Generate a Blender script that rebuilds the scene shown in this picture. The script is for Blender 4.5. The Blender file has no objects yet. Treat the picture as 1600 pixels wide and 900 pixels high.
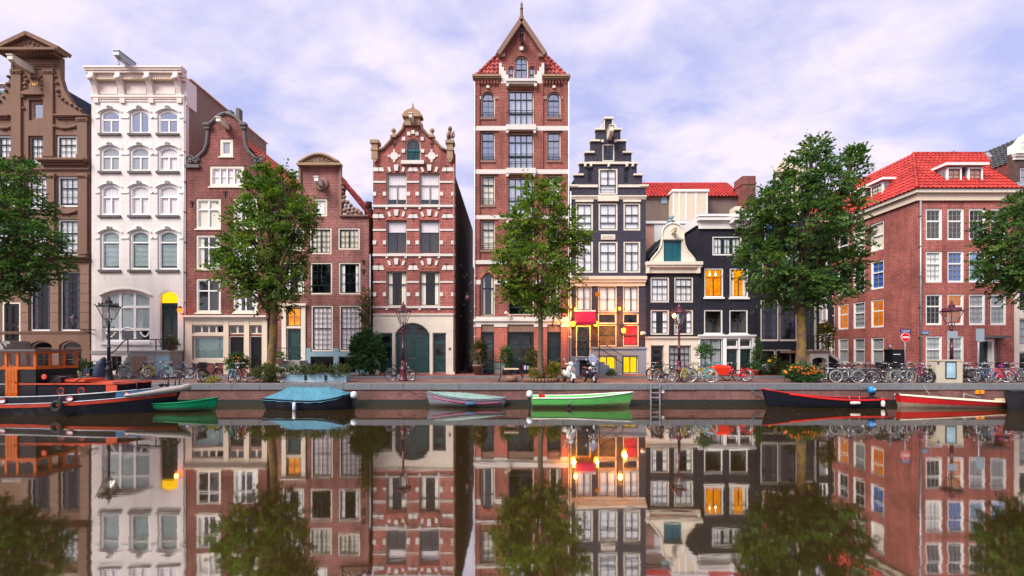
import bpy, math, random
import numpy as np
from mathutils import Vector, Matrix
from mathutils.geometry import tessellate_polygon
random.seed(7)
S = bpy.context.scene
COL = S.collection
# ---------------------------------------------------------------- camera
F, HZ, CXP, CZ = 680.0, 545.0, 800.0, 3.0      # focal length in photo pixels, horizon row, centre column, eye height above the water
YF, YQ = 30.4, 23.45                            # distance of the house fronts and of the quay wall
ZS, ZP = 1.10, 1.22                             # street and pavement heights above the water
cam = bpy.data.cameras.new('camera')
cam.sensor_width = 36.0
cam.lens = 36.0 * F / 1600.0
cam.shift_y = (HZ - 450.0) / 1600.0
cam.clip_start, cam.clip_end = 0.1, 3000.0
camo = bpy.data.objects.new('camera', cam)
camo.location = (0, 0, CZ)
camo.rotation_euler = (math.radians(90), 0, 0)
COL.objects.link(camo)
S.camera = camo
# ---------------------------------------------------------------- sky
SUN_EL, SUN_AZ = math.radians(47), math.radians(226)   # azimuth clockwise from +Y: behind the camera, to its left
wd = bpy.data.worlds.new('World')
S.world = wd
wd.use_nodes = True
nt = wd.node_tree
nt.nodes.clear()
def nd(tree, t, **kw):
    n = tree.nodes.new(t)
    for k, v in kw.items():
        if k == 'i':
            for kk, vv in v.items():
                n.inputs[kk].default_value = vv
        else:
            setattr(n, k, v)
    return n
def lk(tree, a, b):
    tree.links.new(a, b)
def mathn(tree, op, a, b=None, clamp=False):
    n = tree.nodes.new('ShaderNodeMath'); n.operation = op; n.use_clamp = clamp
    for i, v in enumerate((a, b)):
        if v is None: continue
        if isinstance(v, (int, float)): n.inputs[i].default_value = v
        else: tree.links.new(v, n.inputs[i])
    return n.outputs[0]
def mixc(tree, fac, a, b, mode='MIX'):
    n = tree.nodes.new('ShaderNodeMix'); n.data_type = 'RGBA'; n.blend_type = mode
    for k, v in ((0, fac), (6, a), (7, b)):
        if isinstance(v, (int, float)): n.inputs[k].default_value = v
        elif isinstance(v, tuple): n.inputs[k].default_value = (v[0], v[1], v[2], 1)
        else: tree.links.new(v, n.inputs[k])
    return n.outputs[2]
def ramp(tree, fac, stops):
    n = tree.nodes.new('ShaderNodeValToRGB')
    els = n.color_ramp.elements
    while len(els) < len(stops): els.new(0.5)
    for e, (p, c) in zip(els, stops):
        e.position = p
        e.color = (c, c, c, 1) if isinstance(c, (int, float)) else (c[0], c[1], c[2], 1)
    tree.links.new(fac, n.inputs[0])
    return n.outputs[0]
sky = nd(nt, 'ShaderNodeTexSky')
sky.sky_type = 'NISHITA'
sky.sun_disc = False
sky.sun_elevation = SUN_EL
sky.sun_rotation = SUN_AZ
sky.air_density, sky.dust_density, sky.ozone_density = 1.0, 1.6, 2.0
tc = nd(nt, 'ShaderNodeTexCoord')
sep = nd(nt, 'ShaderNodeSeparateXYZ')
lk(nt, tc.outputs['Generated'], sep.inputs[0])
zz = mathn(nt, 'ADD', mathn(nt, 'MAXIMUM', sep.outputs[2], 0.0), 0.30)
cmb = nd(nt, 'ShaderNodeCombineXYZ')
lk(nt, mathn(nt, 'DIVIDE', sep.outputs[0], zz), cmb.inputs[0])
lk(nt, mathn(nt, 'DIVIDE', sep.outputs[1], zz), cmb.inputs[1])
mp = nd(nt, 'ShaderNodeMapping', i={'Rotation': (0, 0, math.radians(28)), 'Scale': (1.0, 1.35, 1.0), 'Location': (3.3, 1.1, 0)})
lk(nt, cmb.outputs[0], mp.inputs[0])
n1 = nd(nt, 'ShaderNodeTexNoise', i={'Scale': 2.3, 'Detail': 6.0, 'Roughness': 0.55, 'Distortion': 0.25})
n2 = nd(nt, 'ShaderNodeTexNoise', i={'Scale': 6.5, 'Detail': 5.0, 'Roughness': 0.55, 'Distortion': 0.3})
lk(nt, mp.outputs[0], n1.inputs['Vector']); lk(nt, mp.outputs[0], n2.inputs['Vector'])
cov = mathn(nt, 'ADD', mathn(nt, 'MULTIPLY', n1.outputs[0], 0.64), mathn(nt, 'MULTIPLY', n2.outputs[0], 0.36))
mask = ramp(nt, cov, [(0.38, 0.0), (0.48, 0.45), (0.60, 1.0)])
low = mathn(nt, 'SUBTRACT', 1.0, mathn(nt, 'MULTIPLY', mathn(nt, 'MAXIMUM', sep.outputs[2], 0.0), 2.3), clamp=True)
# thin lavender veil between the clouds, near-white pink clouds, paler towards the horizon
veil = mixc(nt, 0.80, sky.outputs[0], (3.15, 3.25, 5.3))
cloud = mixc(nt, mathn(nt, 'POWER', low, 1.5), (5.2, 4.7, 5.4), (5.9, 5.15, 4.95))
skyc = mixc(nt, mathn(nt, 'ADD', mathn(nt, 'MULTIPLY', mask, 0.94), mathn(nt, 'MULTIPLY', low, 0.14), clamp=True), veil, cloud)
bg = nd(nt, 'ShaderNodeBackground', i={'Strength': 0.1})
lk(nt, skyc, bg.inputs[0])
wo = nd(nt, 'ShaderNodeOutputWorld')
lk(nt, bg.outputs[0], wo.inputs[0])
# ---------------------------------------------------------------- sun behind thin cloud
sun = bpy.data.lights.new('sun', 'SUN')
sun.energy = 3.2
sun.angle = math.radians(30)
sun.color = (1.0, 0.93, 0.86)
suno = bpy.data.objects.new('sun', sun)
sd = Vector((math.sin(SUN_AZ) * math.cos(SUN_EL), math.cos(SUN_AZ) * math.cos(SUN_EL), math.sin(SUN_EL)))
suno.rotation_euler = (-sd).to_track_quat('-Z', 'Y').to_euler()
suno.location = sd * 60
COL.objects.link(suno)
S.view_settings.view_transform = 'Standard'
S.view_settings.look = 'None'
S.view_settings.gamma = 1.0
S.view_settings.exposure = 0.95
S.view_settings.use_curve_mapping = False
S.render.engine = 'CYCLES'
S.cycles.use_denoising = True
S.cycles.use_adaptive_sampling = True
S.cycles.adaptive_threshold = 0.015
S.cycles.max_bounces = 7
S.cycles.diffuse_bounces = 3
S.cycles.glossy_bounces = 4
S.cycles.transparent_max_bounces = 12
S.cycles.caustics_reflective = False
S.cycles.caustics_refractive = False
S.cycles.sample_clamp_indirect = 6.0
# ---------------------------------------------------------------- materials
MT = {}
def newmat(name):
    m = bpy.data.materials.new(name); m.use_nodes = True
    t = m.node_tree; t.nodes.clear()
    o = t.nodes.new('ShaderNodeOutputMaterial')
    MT[name] = m
    return m, t, o
def principled(t, o, **kw):
    p = t.nodes.new('ShaderNodeBsdfPrincipled')
    for k, v in kw.items():
        p.inputs[k].default_value = v
    t.links.new(p.outputs[0], o.inputs[0])
    return p
def paint(name, c, rough=0.5, var=0.10, scale=3.0, metal=0.0, bump=0.0, streak=True, spec=0.35):
    """painted or plain surface with uneven wear: broad blotches, fine grain and rain streaks of its own shape"""
    m, t, o = newmat(name)
    p = principled(t, o, Roughness=rough, Metallic=metal)
    p.inputs['Specular IOR Level'].default_value = spec
    g = nd(t, 'ShaderNodeNewGeometry')
    a = nd(t, 'ShaderNodeTexNoise', i={'Scale': scale, 'Detail': 6.0, 'Roughness': 0.6})
    lk(t, g.outputs['Position'], a.inputs['Vector'])
    mpn = nd(t, 'ShaderNodeMapping', i={'Scale': (5.0, 5.0, 0.5)})
    lk(t, g.outputs['Position'], mpn.inputs[0])
    b = nd(t, 'ShaderNodeTexNoise', i={'Scale': 1.3, 'Detail': 4.0})
    lk(t, mpn.outputs[0], b.inputs['Vector'])
    f = mathn(t, 'ADD', mathn(t, 'MULTIPLY', a.outputs[0], 0.6), mathn(t, 'MULTIPLY', b.outputs[0], 0.4 if streak else 0.0))
    col = mixc(t, f, tuple(x * (1 - 2.2 * var) for x in c), tuple(min(1, x * (1 + 1.8 * var)) for x in c))
    lk(t, col, p.inputs['Base Color'])
    lk(t, ramp(t, a.outputs[0], [(0.3, max(0.05, rough - 0.1)), (0.7, min(1, rough + 0.12))]), p.inputs['Roughness'])
    if bump:
        bn = nd(t, 'ShaderNodeBump', i={'Strength': bump, 'Distance': 0.02})
        c2 = nd(t, 'ShaderNodeTexNoise', i={'Scale': 40.0, 'Detail': 3.0})
        lk(t, g.outputs['Position'], c2.inputs['Vector'])
        lk(t, c2.outputs[0], bn.inputs['Height']); lk(t, bn.outputs[0], p.inputs['Normal'])
    return m
def hullmat(name, c, slime=(0.05, 0.05, 0.03), rough=0.45, wl=0.22):
    """boat paint: scuffs, faded patches and a ragged band of slime along the waterline"""
    m, t, o = newmat(name)
    p = principled(t, o, Roughness=rough); p.inputs['Specular IOR Level'].default_value = 0.15
    g = nd(t, 'ShaderNodeNewGeometry')
    a = nd(t, 'ShaderNodeTexNoise', i={'Scale': 2.0, 'Detail': 7.0, 'Roughness': 0.65}); lk(t, g.outputs['Position'], a.inputs['Vector'])
    mpn = nd(t, 'ShaderNodeMapping', i={'Scale': (2.0, 2.0, 14.0)}); lk(t, g.outputs['Position'], mpn.inputs[0])
    b = nd(t, 'ShaderNodeTexNoise', i={'Scale': 2.2, 'Detail': 6.0, 'Roughness': 0.7}); lk(t, mpn.outputs[0], b.inputs['Vector'])
    col = mixc(t, a.outputs[0], tuple(x * 0.55 for x in c), tuple(min(1, x * 1.5) for x in c))
    col = mixc(t, ramp(t, b.outputs[0], [(0.60, 0.0), (0.70, 0.55)]), col, tuple(x * 0.9 + 0.03 for x in c))
    sp = nd(t, 'ShaderNodeSeparateXYZ'); lk(t, g.outputs['Position'], sp.inputs[0])
    lev = mathn(t, 'SUBTRACT', mathn(t, 'ADD', wl - 0.09, mathn(t, 'MULTIPLY', a.outputs[0], 0.18)), sp.outputs[2])
    col = mixc(t, mathn(t, 'MULTIPLY', mathn(t, 'MULTIPLY', lev, 12.0, clamp=True), 0.75), col, slime)
    lk(t, col, p.inputs['Base Color'])
    lk(t, ramp(t, a.outputs[0], [(0.3, rough - 0.12), (0.7, rough + 0.25)]), p.inputs['Roughness'])
    return m
def coverat(name, c):
    m, t, o = newmat(name)
    p = principled(t, o, Roughness=0.6); p.inputs['Specular IOR Level'].default_value = 0.25
    g = nd(t, 'ShaderNodeNewGeometry')
    a = nd(t, 'ShaderNodeTexNoise', i={'Scale': 1.6, 'Detail': 6.0, 'Distortion': 0.8}); lk(t, g.outputs['Position'], a.inputs['Vector'])
    w = nd(t, 'ShaderNodeTexNoise', i={'Scale': 3.5, 'Detail': 4.0, 'Distortion': 2.2}); lk(t, g.outputs['Position'], w.inputs['Vector'])
    lk(t, mixc(t, a.outputs[0], tuple(x * 0.6 for x in c), tuple(min(1, x * 1.35 + 0.02) for x in c)), p.inputs['Base Color'])
    bn = nd(t, 'ShaderNodeBump', i={'Strength': 0.9, 'Distance': 0.10}); lk(t, w.outputs[0], bn.inputs['Height']); lk(t, bn.outputs[0], p.inputs['Normal'])
    return m
def tilemat(name, c, rough=0.55):
    m, t, o = newmat(name)
    p = principled(t, o, Roughness=rough); p.inputs['Specular IOR Level'].default_value = 0.3
    g = nd(t, 'ShaderNodeNewGeometry')
    a = nd(t, 'ShaderNodeTexNoise', i={'Scale': 0.8, 'Detail': 5.0}); lk(t, g.outputs['Position'], a.inputs['Vector'])
    f = mathn(t, 'ADD', mathn(t, 'MULTIPLY', g.outputs['Random Per Island'], 0.55), mathn(t, 'MULTIPLY', a.outputs[0], 0.45))
    lk(t, mixc(t, f, tuple(x * 0.5 for x in c), tuple(min(1, x * 1.4) for x in c)), p.inputs['Base Color'])
    return m
def wallcoords(t):
    """(along the wall, height) in metres, for walls facing any side"""
    g = nd(t, 'ShaderNodeNewGeometry')
    sp = nd(t, 'ShaderNodeSeparateXYZ'); lk(t, g.outputs['Position'], sp.inputs[0])
    sn = nd(t, 'ShaderNodeSeparateXYZ'); lk(t, g.outputs['True Normal'], sn.inputs[0])
    side = mathn(t, 'GREATER_THAN', mathn(t, 'ABSOLUTE', sn.outputs[0]), 0.7)
    u = mathn(t, 'ADD', mathn(t, 'MULTIPLY', sp.outputs[0], mathn(t, 'SUBTRACT', 1.0, side)), mathn(t, 'MULTIPLY', sp.outputs[1], side))
    c = nd(t, 'ShaderNodeCombineXYZ'); lk(t, u, c.inputs[0]); lk(t, sp.outputs[2], c.inputs[1])
    return g, c.outputs[0]
def brickmat(name, c1, c2, mortar, bw=0.30, bh=0.105, joint=0.016, rough=0.85, var=0.48, bump=0.6, dirt=0.55, grain=0.19):
    m, t, o = newmat(name)
    p = principled(t, o, Roughness=rough); p.inputs['Specular IOR Level'].default_value = 0.2
    g, uv = wallcoords(t)
    b = nd(t, 'ShaderNodeTexBrick', i={'Scale': 1.0, 'Mortar Size': joint, 'Mortar Smooth': 0.2, 'Bias': 0.0, 'Brick Width': bw, 'Row Height': bh,
            'Color1': (*c1, 1), 'Color2': (*c2, 1), 'Mortar': (*mortar, 1)})
    lk(t, uv, b.inputs['Vector'])
    a = nd(t, 'ShaderNodeTexNoise', i={'Scale': 0.55, 'Detail': 6.0, 'Roughness': 0.62}); lk(t, g.outputs['Position'], a.inputs['Vector'])
    mpn = nd(t, 'ShaderNodeMapping', i={'Scale': (2.5, 2.5, 0.22)}); lk(t, g.outputs['Position'], mpn.inputs[0])
    s = nd(t, 'ShaderNodeTexNoise', i={'Scale': 1.0, 'Detail': 5.0}); lk(t, mpn.outputs[0], s.inputs['Vector'])
    fine = nd(t, 'ShaderNodeTexNoise', i={'Scale': 9.0, 'Detail': 3.0}); lk(t, g.outputs['Position'], fine.inputs['Vector'])
    v1 = ramp(t, a.outputs[0], [(0.25, 1 - var), (0.75, 1 + var * 0.7)])
    col = mixc(t, 1.0, b.outputs[0], v1, 'MULTIPLY')
    v2 = ramp(t, fine.outputs[0], [(0.3, 1 - grain), (0.7, 1 + grain)])
    col = mixc(t, 1.0, col, v2, 'MULTIPLY')
    st = ramp(t, s.outputs[0], [(0.50, 0.0), (0.68, dirt)])
    col = mixc(t, st, col, tuple(x * 0.35 + 0.02 for x in c1))
    lk(t, col, p.inputs['Base Color'])
    bn = nd(t, 'ShaderNodeBump', i={'Strength': bump, 'Distance': 0.012})
    bn.invert = True
    lk(t, b.outputs['Fac'], bn.inputs['Height']); lk(t, bn.outputs[0], p.inputs['Normal'])
    return m
def glassmat(name, refl, tint=(0.97, 0.985, 0.99), rough=0.01):
    m, t, o = newmat(name)
    tr = nd(t, 'ShaderNodeBsdfTransparent'); tr.inputs[0].default_value = (*tint, 1)
    gl = nd(t, 'ShaderNodeBsdfGlossy', i={'Roughness': rough}); gl.inputs[0].default_value = (0.95, 0.97, 1, 1)
    lw = nd(t, 'ShaderNodeLayerWeight', i={'Blend': 0.5})
    g = nd(t, 'ShaderNodeNewGeometry')
    n = nd(t, 'ShaderNodeTexNoise', i={'Scale': 1.7, 'Detail': 2.0}); lk(t, g.outputs['Position'], n.inputs['Vector'])
    bn = nd(t, 'ShaderNodeBump', i={'Strength': 0.12, 'Distance': 0.03}); lk(t, n.outputs[0], bn.inputs['Height'])
    lk(t, bn.outputs[0], gl.inputs['Normal'])
    fac = mathn(t, 'ADD', mathn(t, 'MULTIPLY', mathn(t, 'POWER', lw.outputs['Facing'], 4.5), 0.8), refl + 0.035, clamp=True)
    mx = nd(t, 'ShaderNodeMixShader'); lk(t, fac, mx.inputs[0]); lk(t, tr.outputs[0], mx.inputs[1]); lk(t, gl.outputs[0], mx.inputs[2])
    lk(t, mx.outputs[0], o.inputs[0])
    return m
def emitmat(name, c, st, c2=None):
    m, t, o = newmat(name)
    e = nd(t, 'ShaderNodeEmission', i={'Strength': st}); e.inputs[0].default_value = (*c, 1)
    if c2:
        g = nd(t, 'ShaderNodeNewGeometry')
        n = nd(t, 'ShaderNodeTexNoise', i={'Scale': 1.6, 'Detail': 4.0, 'Distortion': 1.0}); lk(t, g.outputs['Position'], n.inputs['Vector'])
        lk(t, mixc(t, ramp(t, n.outputs[0], [(0.35, 0.0), (0.65, 1.0)]), c, c2), e.inputs[0])
    lk(t, e.outputs[0], o.inputs[0])
    return m
def leafmat(name, ca, cb, cc, transl=0.42, rough=0.5):
    m, t, o = newmat(name)
    g = nd(t, 'ShaderNodeNewGeometry')
    n = nd(t, 'ShaderNodeTexNoise', i={'Scale': 0.9, 'Detail': 3.0}); lk(t, g.outputs['Position'], n.inputs['Vector'])
    f = mathn(t, 'ADD', mathn(t, 'MULTIPLY', g.outputs['Random Per Island'], 0.5), mathn(t, 'SUBTRACT', mathn(t, 'MULTIPLY', n.outputs[0], 1.4), 0.45), clamp=True)
    r = t.nodes.new('ShaderNodeValToRGB'); els = r.color_ramp.elements; els.new(0.5)
    for e, p, c in zip(els, (0.1, 0.5, 0.95), (ca, cb, cc)): e.position = p; e.color = (*c, 1)
    lk(t, f, r.inputs[0])
    p = nd(t, 'ShaderNodeBsdfPrincipled', i={'Roughness': rough}); p.inputs['Specular IOR Level'].default_value = 0.3
    lk(t, r.outputs[0], p.inputs['Base Color'])
    tl = nd(t, 'ShaderNodeBsdfTranslucent'); lk(t, mixc(t, 1.0, r.outputs[0], (1.0, 1.15, 0.45), 'MULTIPLY'), tl.inputs[0])
    mx = nd(t, 'ShaderNodeMixShader', i={0: transl}); lk(t, p.outputs[0], mx.inputs[1]); lk(t, tl.outputs[0], mx.inputs[2])
    lk(t, mx.outputs[0], o.inputs[0])
    return m
brickmat('brick_brown', (0.235, 0.056, 0.046), (0.155, 0.036, 0.034), (0.26, 0.15, 0.13))
brickmat('brick_rose', (0.275, 0.080, 0.070), (0.190, 0.052, 0.050), (0.36, 0.22, 0.20))
brickmat('brick_band', (0.37, 0.085, 0.066), (0.27, 0.056, 0.048), (0.42, 0.22, 0.19))
brickmat('brick_tall', (0.33, 0.082, 0.060), (0.23, 0.052, 0.043), (0.32, 0.18, 0.15))
brickmat('brick_red', (0.50, 0.105, 0.075), (0.42, 0.085, 0.065), (0.46, 0.24, 0.19), var=0.2)
brickmat('brick_corner', (0.41, 0.100, 0.078), (0.30, 0.068, 0.057), (0.42, 0.21, 0.18))
brickmat('brick_black', (0.029, 0.026, 0.040), (0.020, 0.019, 0.030), (0.022, 0.021, 0.032), var=0.3, dirt=0.1)
brickmat('brick_slate', (0.066, 0.059, 0.082), (0.046, 0.042, 0.061), (0.052, 0.048, 0.068), var=0.25, dirt=0.1)
brickmat('brick_dark', (0.12, 0.07, 0.06), (0.09, 0.055, 0.05), (0.15, 0.11, 0.09))
brickmat('brick_quay', (0.23, 0.088, 0.075), (0.15, 0.058, 0.052), (0.21, 0.135, 0.12), bw=0.24, bh=0.08, var=0.5, dirt=0.5)
brickmat('brick_paving', (0.30, 0.125, 0.105), (0.23, 0.092, 0.08), (0.17, 0.10, 0.09), bw=0.22, bh=0.1, joint=0.008)
paint('stone_brown', (0.200, 0.115, 0.078), 0.85, 0.22, 1.2, bump=0.4)
paint('stone_brown_light', (0.25, 0.155, 0.115), 0.85, 0.2, 2.0, bump=0.3)
paint('stone_grey', (0.30, 0.29, 0.27), 0.85, 0.18, 2.5, bump=0.4)
paint('stone_coping', (0.155, 0.165, 0.175), 0.8, 0.22, 3.5, bump=0.4)
paint('stone_pale', (0.66, 0.63, 0.58), 0.75, 0.10, 3.0, bump=0.2)
paint('stone_ochre', (0.34, 0.225, 0.14), 0.8, 0.2, 2.5, bump=0.3)
paint('stone_dark', (0.13, 0.12, 0.12), 0.8, 0.2, 3.0, bump=0.3)
paint('plaster_white', (0.80, 0.74, 0.70), 0.7, 0.05, 1.0)
paint('plaster_side', (0.25, 0.18, 0.145), 0.9, 0.25, 0.8)
paint('cream', (0.74, 0.67, 0.55), 0.5, 0.11, 2.0)
paint('cornice_pink', (0.76, 0.66, 0.59), 0.6, 0.06, 2.0)
paint('cream_warm', (0.72, 0.60, 0.46), 0.55, 0.07, 2.0)
paint('white', (0.80, 0.79, 0.76), 0.45, 0.05, 2.0)
paint('green_black', (0.012, 0.028, 0.030), 0.25, 0.15, 4.0, spec=0.5)
paint('green_dark', (0.015, 0.050, 0.048), 0.3, 0.15, 4.0, spec=0.5)
paint('teal', (0.012, 0.10, 0.13), 0.35, 0.15, 3.0)
paint('blue_grey', (0.24, 0.36, 0.42), 0.7, 0.12, 2.0)
paint('grey_blue', (0.25, 0.30, 0.36), 0.7, 0.12, 2.0)
paint('black_paint', (0.009, 0.009, 0.011), 0.4, 0.2, 4.0, spec=0.3)
paint('iron', (0.018, 0.018, 0.022), 0.5, 0.3, 6.0)
paint('maroon', (0.085, 0.014, 0.026), 0.4, 0.2, 5.0, spec=0.5)
paint('zinc', (0.33, 0.35, 0.38), 0.45, 0.15, 3.0, metal=0.6)
tilemat('slate', (0.035, 0.048, 0.080), 0.45)
tilemat('tile_black', (0.055, 0.057, 0.058))
tilemat('tile_red', (0.43, 0.036, 0.027))
tilemat('tile_orange', (0.50, 0.085, 0.035))
tilemat('tile_old', (0.33, 0.06, 0.05))
paint('wall_render', (0.17, 0.12, 0.105), 0.9, 0.25, 0.9)
paint('panel_beige', (0.66, 0.57, 0.44), 0.6, 0.10, 1.5)
paint('salmon', (0.55, 0.31, 0.24), 0.8, 0.1, 2.0)
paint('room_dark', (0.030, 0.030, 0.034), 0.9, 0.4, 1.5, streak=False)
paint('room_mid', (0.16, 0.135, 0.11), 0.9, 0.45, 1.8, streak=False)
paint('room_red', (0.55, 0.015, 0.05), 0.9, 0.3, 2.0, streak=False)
paint('curtain_white', (0.93, 0.91, 0.89), 0.9, 0.06, 3.0)
paint('curtain_pink', (0.90, 0.81, 0.80), 0.9, 0.06, 3.0)
paint('curtain_cream', (0.90, 0.82, 0.66), 0.9, 0.07, 3.0)
paint('curtain_grey', (0.36, 0.39, 0.40), 0.9, 0.1, 3.0)
paint('curtain_blue', (0.04, 0.15, 0.50), 0.85, 0.15, 2.0)
paint('curtain_sky', (0.22, 0.44, 0.68), 0.85, 0.2, 2.0)
paint('curtain_violet', (0.055, 0.035, 0.08), 0.9, 0.25, 2.0)
paint('blind_green', (0.42, 0.52, 0.52), 0.8, 0.07, 2.0)
paint('film_grey', (0.36, 0.43, 0.44), 0.8, 0.05, 1.0)
paint('film_green', (0.16, 0.26, 0.25), 0.6, 0.15, 1.5)
paint('awning_red', (0.62, 0.012, 0.065), 0.8, 0.08, 4.0)
paint('wood_orange', (0.50, 0.105, 0.006), 0.28, 0.22, 5.0, spec=0.5)
paint('wood_pale', (0.62, 0.47, 0.33), 0.6, 0.12, 3.0)
paint('wood_brown', (0.20, 0.11, 0.07), 0.75, 0.25, 4.0)
paint('wood_wet', (0.014, 0.018, 0.012), 0.6, 0.4, 3.0)
hullmat('hull_navy', (0.004, 0.005, 0.011), (0.008, 0.009, 0.006), 0.6, 0.12)
paint('hull_blue', (0.045, 0.16, 0.32), 0.35, 0.2, 3.0, spec=0.5)
hullmat('hull_red', (0.36, 0.040, 0.020))
paint('deck_red', (0.52, 0.065, 0.025), 0.5, 0.15, 3.0)
paint('rope_grey', (0.36, 0.33, 0.30), 0.95, 0.25, 12.0, bump=0.8)
hullmat('dinghy_green', (0.0, 0.19, 0.08))
hullmat('boat_green', (0.11, 0.46, 0.11))
hullmat('boat_green_low', (0.22, 0.34, 0.12))
coverat('cover_blue', (0.050, 0.19, 0.27))
coverat('cover_teal', (0.20, 0.32, 0.28))
hullmat('boat_grey', (0.20, 0.20, 0.235))
paint('stripe_pink', (0.52, 0.05, 0.15), 0.5, 0.2, 3.0)
hullmat('boat_red', (0.48, 0.016, 0.018))
paint('boat_wood', (0.30, 0.22, 0.16), 0.7, 0.3, 4.0)
paint('deck_cream', (0.78, 0.62, 0.46), 0.6, 0.08, 2.0)
paint('rubber', (0.014, 0.015, 0.017), 0.8, 0.3, 6.0)
paint('tyre_cream', (0.34, 0.31, 0.27), 0.7, 0.12, 6.0)
paint('chrome', (0.55, 0.56, 0.58), 0.25, 0.1, 6.0, metal=0.9)
paint('saddle', (0.02, 0.018, 0.018), 0.55, 0.2, 6.0)
paint('saddle_pink', (0.60, 0.03, 0.36), 0.5, 0.1, 6.0)
paint('bike_black', (0.014, 0.015, 0.018), 0.3, 0.15, 6.0, spec=0.5)
paint('bike_blue', (0.03, 0.10, 0.26), 0.3, 0.15, 6.0, spec=0.5)
paint('bike_red', (0.58, 0.010, 0.022), 0.3, 0.1, 6.0, spec=0.5)
paint('bike_maroon', (0.22, 0.015, 0.05), 0.3, 0.1, 6.0, spec=0.5)
paint('bike_silver', (0.42, 0.44, 0.46), 0.3, 0.1, 6.0, metal=0.6)
paint('bike_yellow', (0.50, 0.42, 0.04), 0.4, 0.1, 6.0)
paint('bike_teal', (0.10, 0.28, 0.32), 0.35, 0.1, 6.0)
paint('bike_brown', (0.17, 0.08, 0.05), 0.4, 0.15, 6.0)
paint('bike_grey', (0.13, 0.14, 0.15), 0.35, 0.15, 6.0)
paint('cargo_red', (0.80, 0.035, 0.012), 0.45, 0.06, 4.0)
paint('scooter_silver', (0.56, 0.53, 0.51), 0.25, 0.06, 4.0, spec=0.6)
paint('scooter_dark', (0.03, 0.018, 0.03), 0.2, 0.1, 4.0, spec=0.6)
paint('tarp_navy', (0.014, 0.024, 0.055), 0.5, 0.25, 4.0)
paint('terracotta', (0.45, 0.14, 0.07), 0.8, 0.15, 5.0)
paint('pot_stone', (0.42, 0.33, 0.26), 0.85, 0.2, 5.0)
paint('zinc_blue', (0.20, 0.34, 0.41), 0.55, 0.12, 3.0)
paint('soil', (0.05, 0.035, 0.025), 0.95, 0.3, 8.0)
paint('cabinet_beige', (0.50, 0.46, 0.35), 0.6, 0.10, 2.0)
paint('sign_red', (0.72, 0.008, 0.014), 0.4, 0.04, 4.0)
paint('sign_white', (0.82, 0.82, 0.82), 0.4, 0.03, 4.0)
paint('sign_blue', (0.015, 0.03, 0.24), 0.4, 0.05, 4.0)
paint('sign_sky', (0.03, 0.20, 0.40), 0.4, 0.08, 4.0)
paint('sign_back', (0.33, 0.42, 0.47), 0.4, 0.08, 4.0, metal=0.4)
paint('sign_orange', (0.85, 0.30, 0.01), 0.5, 0.04, 4.0)
paint('gold', (0.75, 0.40, 0.10), 0.4, 0.1, 6.0, metal=0.5)
paint('outboard_white', (0.66, 0.72, 0.78), 0.35, 0.06, 4.0)
paint('outboard_blue', (0.02, 0.22, 0.60), 0.35, 0.06, 4.0)
paint('fender_white', (0.68, 0.64, 0.55), 0.6, 0.1, 5.0)
paint('fender_blue', (0.03, 0.10, 0.20), 0.6, 0.1, 5.0)
paint('poster', (0.35, 0.52, 0.66), 0.4, 0.35, 3.0)
paint('bark', (0.115, 0.085, 0.052), 0.95, 0.35, 4.0, bump=1.0)
paint('flag_red', (0.75, 0.02, 0.02), 0.8, 0.05); paint('flag_orange', (0.8, 0.25, 0.01), 0.8, 0.05); paint('flag_yellow', (0.8, 0.62, 0.02), 0.8, 0.05)
paint('flag_green', (0.02, 0.35, 0.06), 0.8, 0.05); paint('flag_blue', (0.02, 0.08, 0.5), 0.8, 0.05); paint('flag_violet', (0.2, 0.02, 0.3), 0.8, 0.05)
glassmat('glass', 0.012)
glassmat('glass_mid', 0.07)
glassmat('glass_sky', 0.45)
glassmat('glass_lamp', 0.10, (0.9, 0.88, 0.85))
emitmat('lit_yellow', (1.0, 0.50, 0.0), 0.78, (1.0, 0.62, 0.02))
emitmat('lit_orange', (0.85, 0.16, 0.004), 0.42, (1.0, 0.30, 0.008))
emitmat('lit_amber', (1.0, 0.36, 0.004), 0.72, (0.62, 0.14, 0.003))
emitmat('lit_dim', (0.75, 0.22, 0.012), 0.42, (0.22, 0.06, 0.008))
emitmat('bulb', (1.0, 0.28, 0.012), 7.0)
emitmat('bulb_red', (1.0, 0.09, 0.01), 3.0)
emitmat('bulb_white', (1.0, 0.75, 0.45), 5.0)
leafmat('leaf_tree', (0.048, 0.115, 0.024), (0.105, 0.200, 0.032), (0.26, 0.31, 0.034))
leafmat('leaf_light', (0.068, 0.150, 0.022), (0.140, 0.245, 0.032), (0.30, 0.35, 0.040))
leafmat('leaf_deep', (0.034, 0.100, 0.042), (0.080, 0.175, 0.054), (0.21, 0.28, 0.046))
leafmat('leaf_bush', (0.025, 0.090, 0.030), (0.055, 0.150, 0.050), (0.12, 0.22, 0.07))
leafmat('leaf_olive', (0.045, 0.065, 0.025), (0.085, 0.110, 0.040), (0.15, 0.17, 0.06))
leafmat('leaf_yellow', (0.10, 0.12, 0.012), (0.20, 0.20, 0.018), (0.36, 0.30, 0.025))
leafmat('petal_orange', (0.60, 0.10, 0.006), (0.75, 0.17, 0.010), (0.82, 0.30, 0.02), 0.2)
leafmat('petal_pink', (0.42, 0.16, 0.42), (0.62, 0.42, 0.62), (0.75, 0.7, 0.75), 0.2)
leafmat('petal_yellow', (0.70, 0.30, 0.006), (0.85, 0.48, 0.010), (0.85, 0.6, 0.02), 0.2)
leafmat('petal_red', (0.45, 0.02, 0.02), (0.6, 0.03, 0.04), (0.7, 0.1, 0.08), 0.2)
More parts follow.
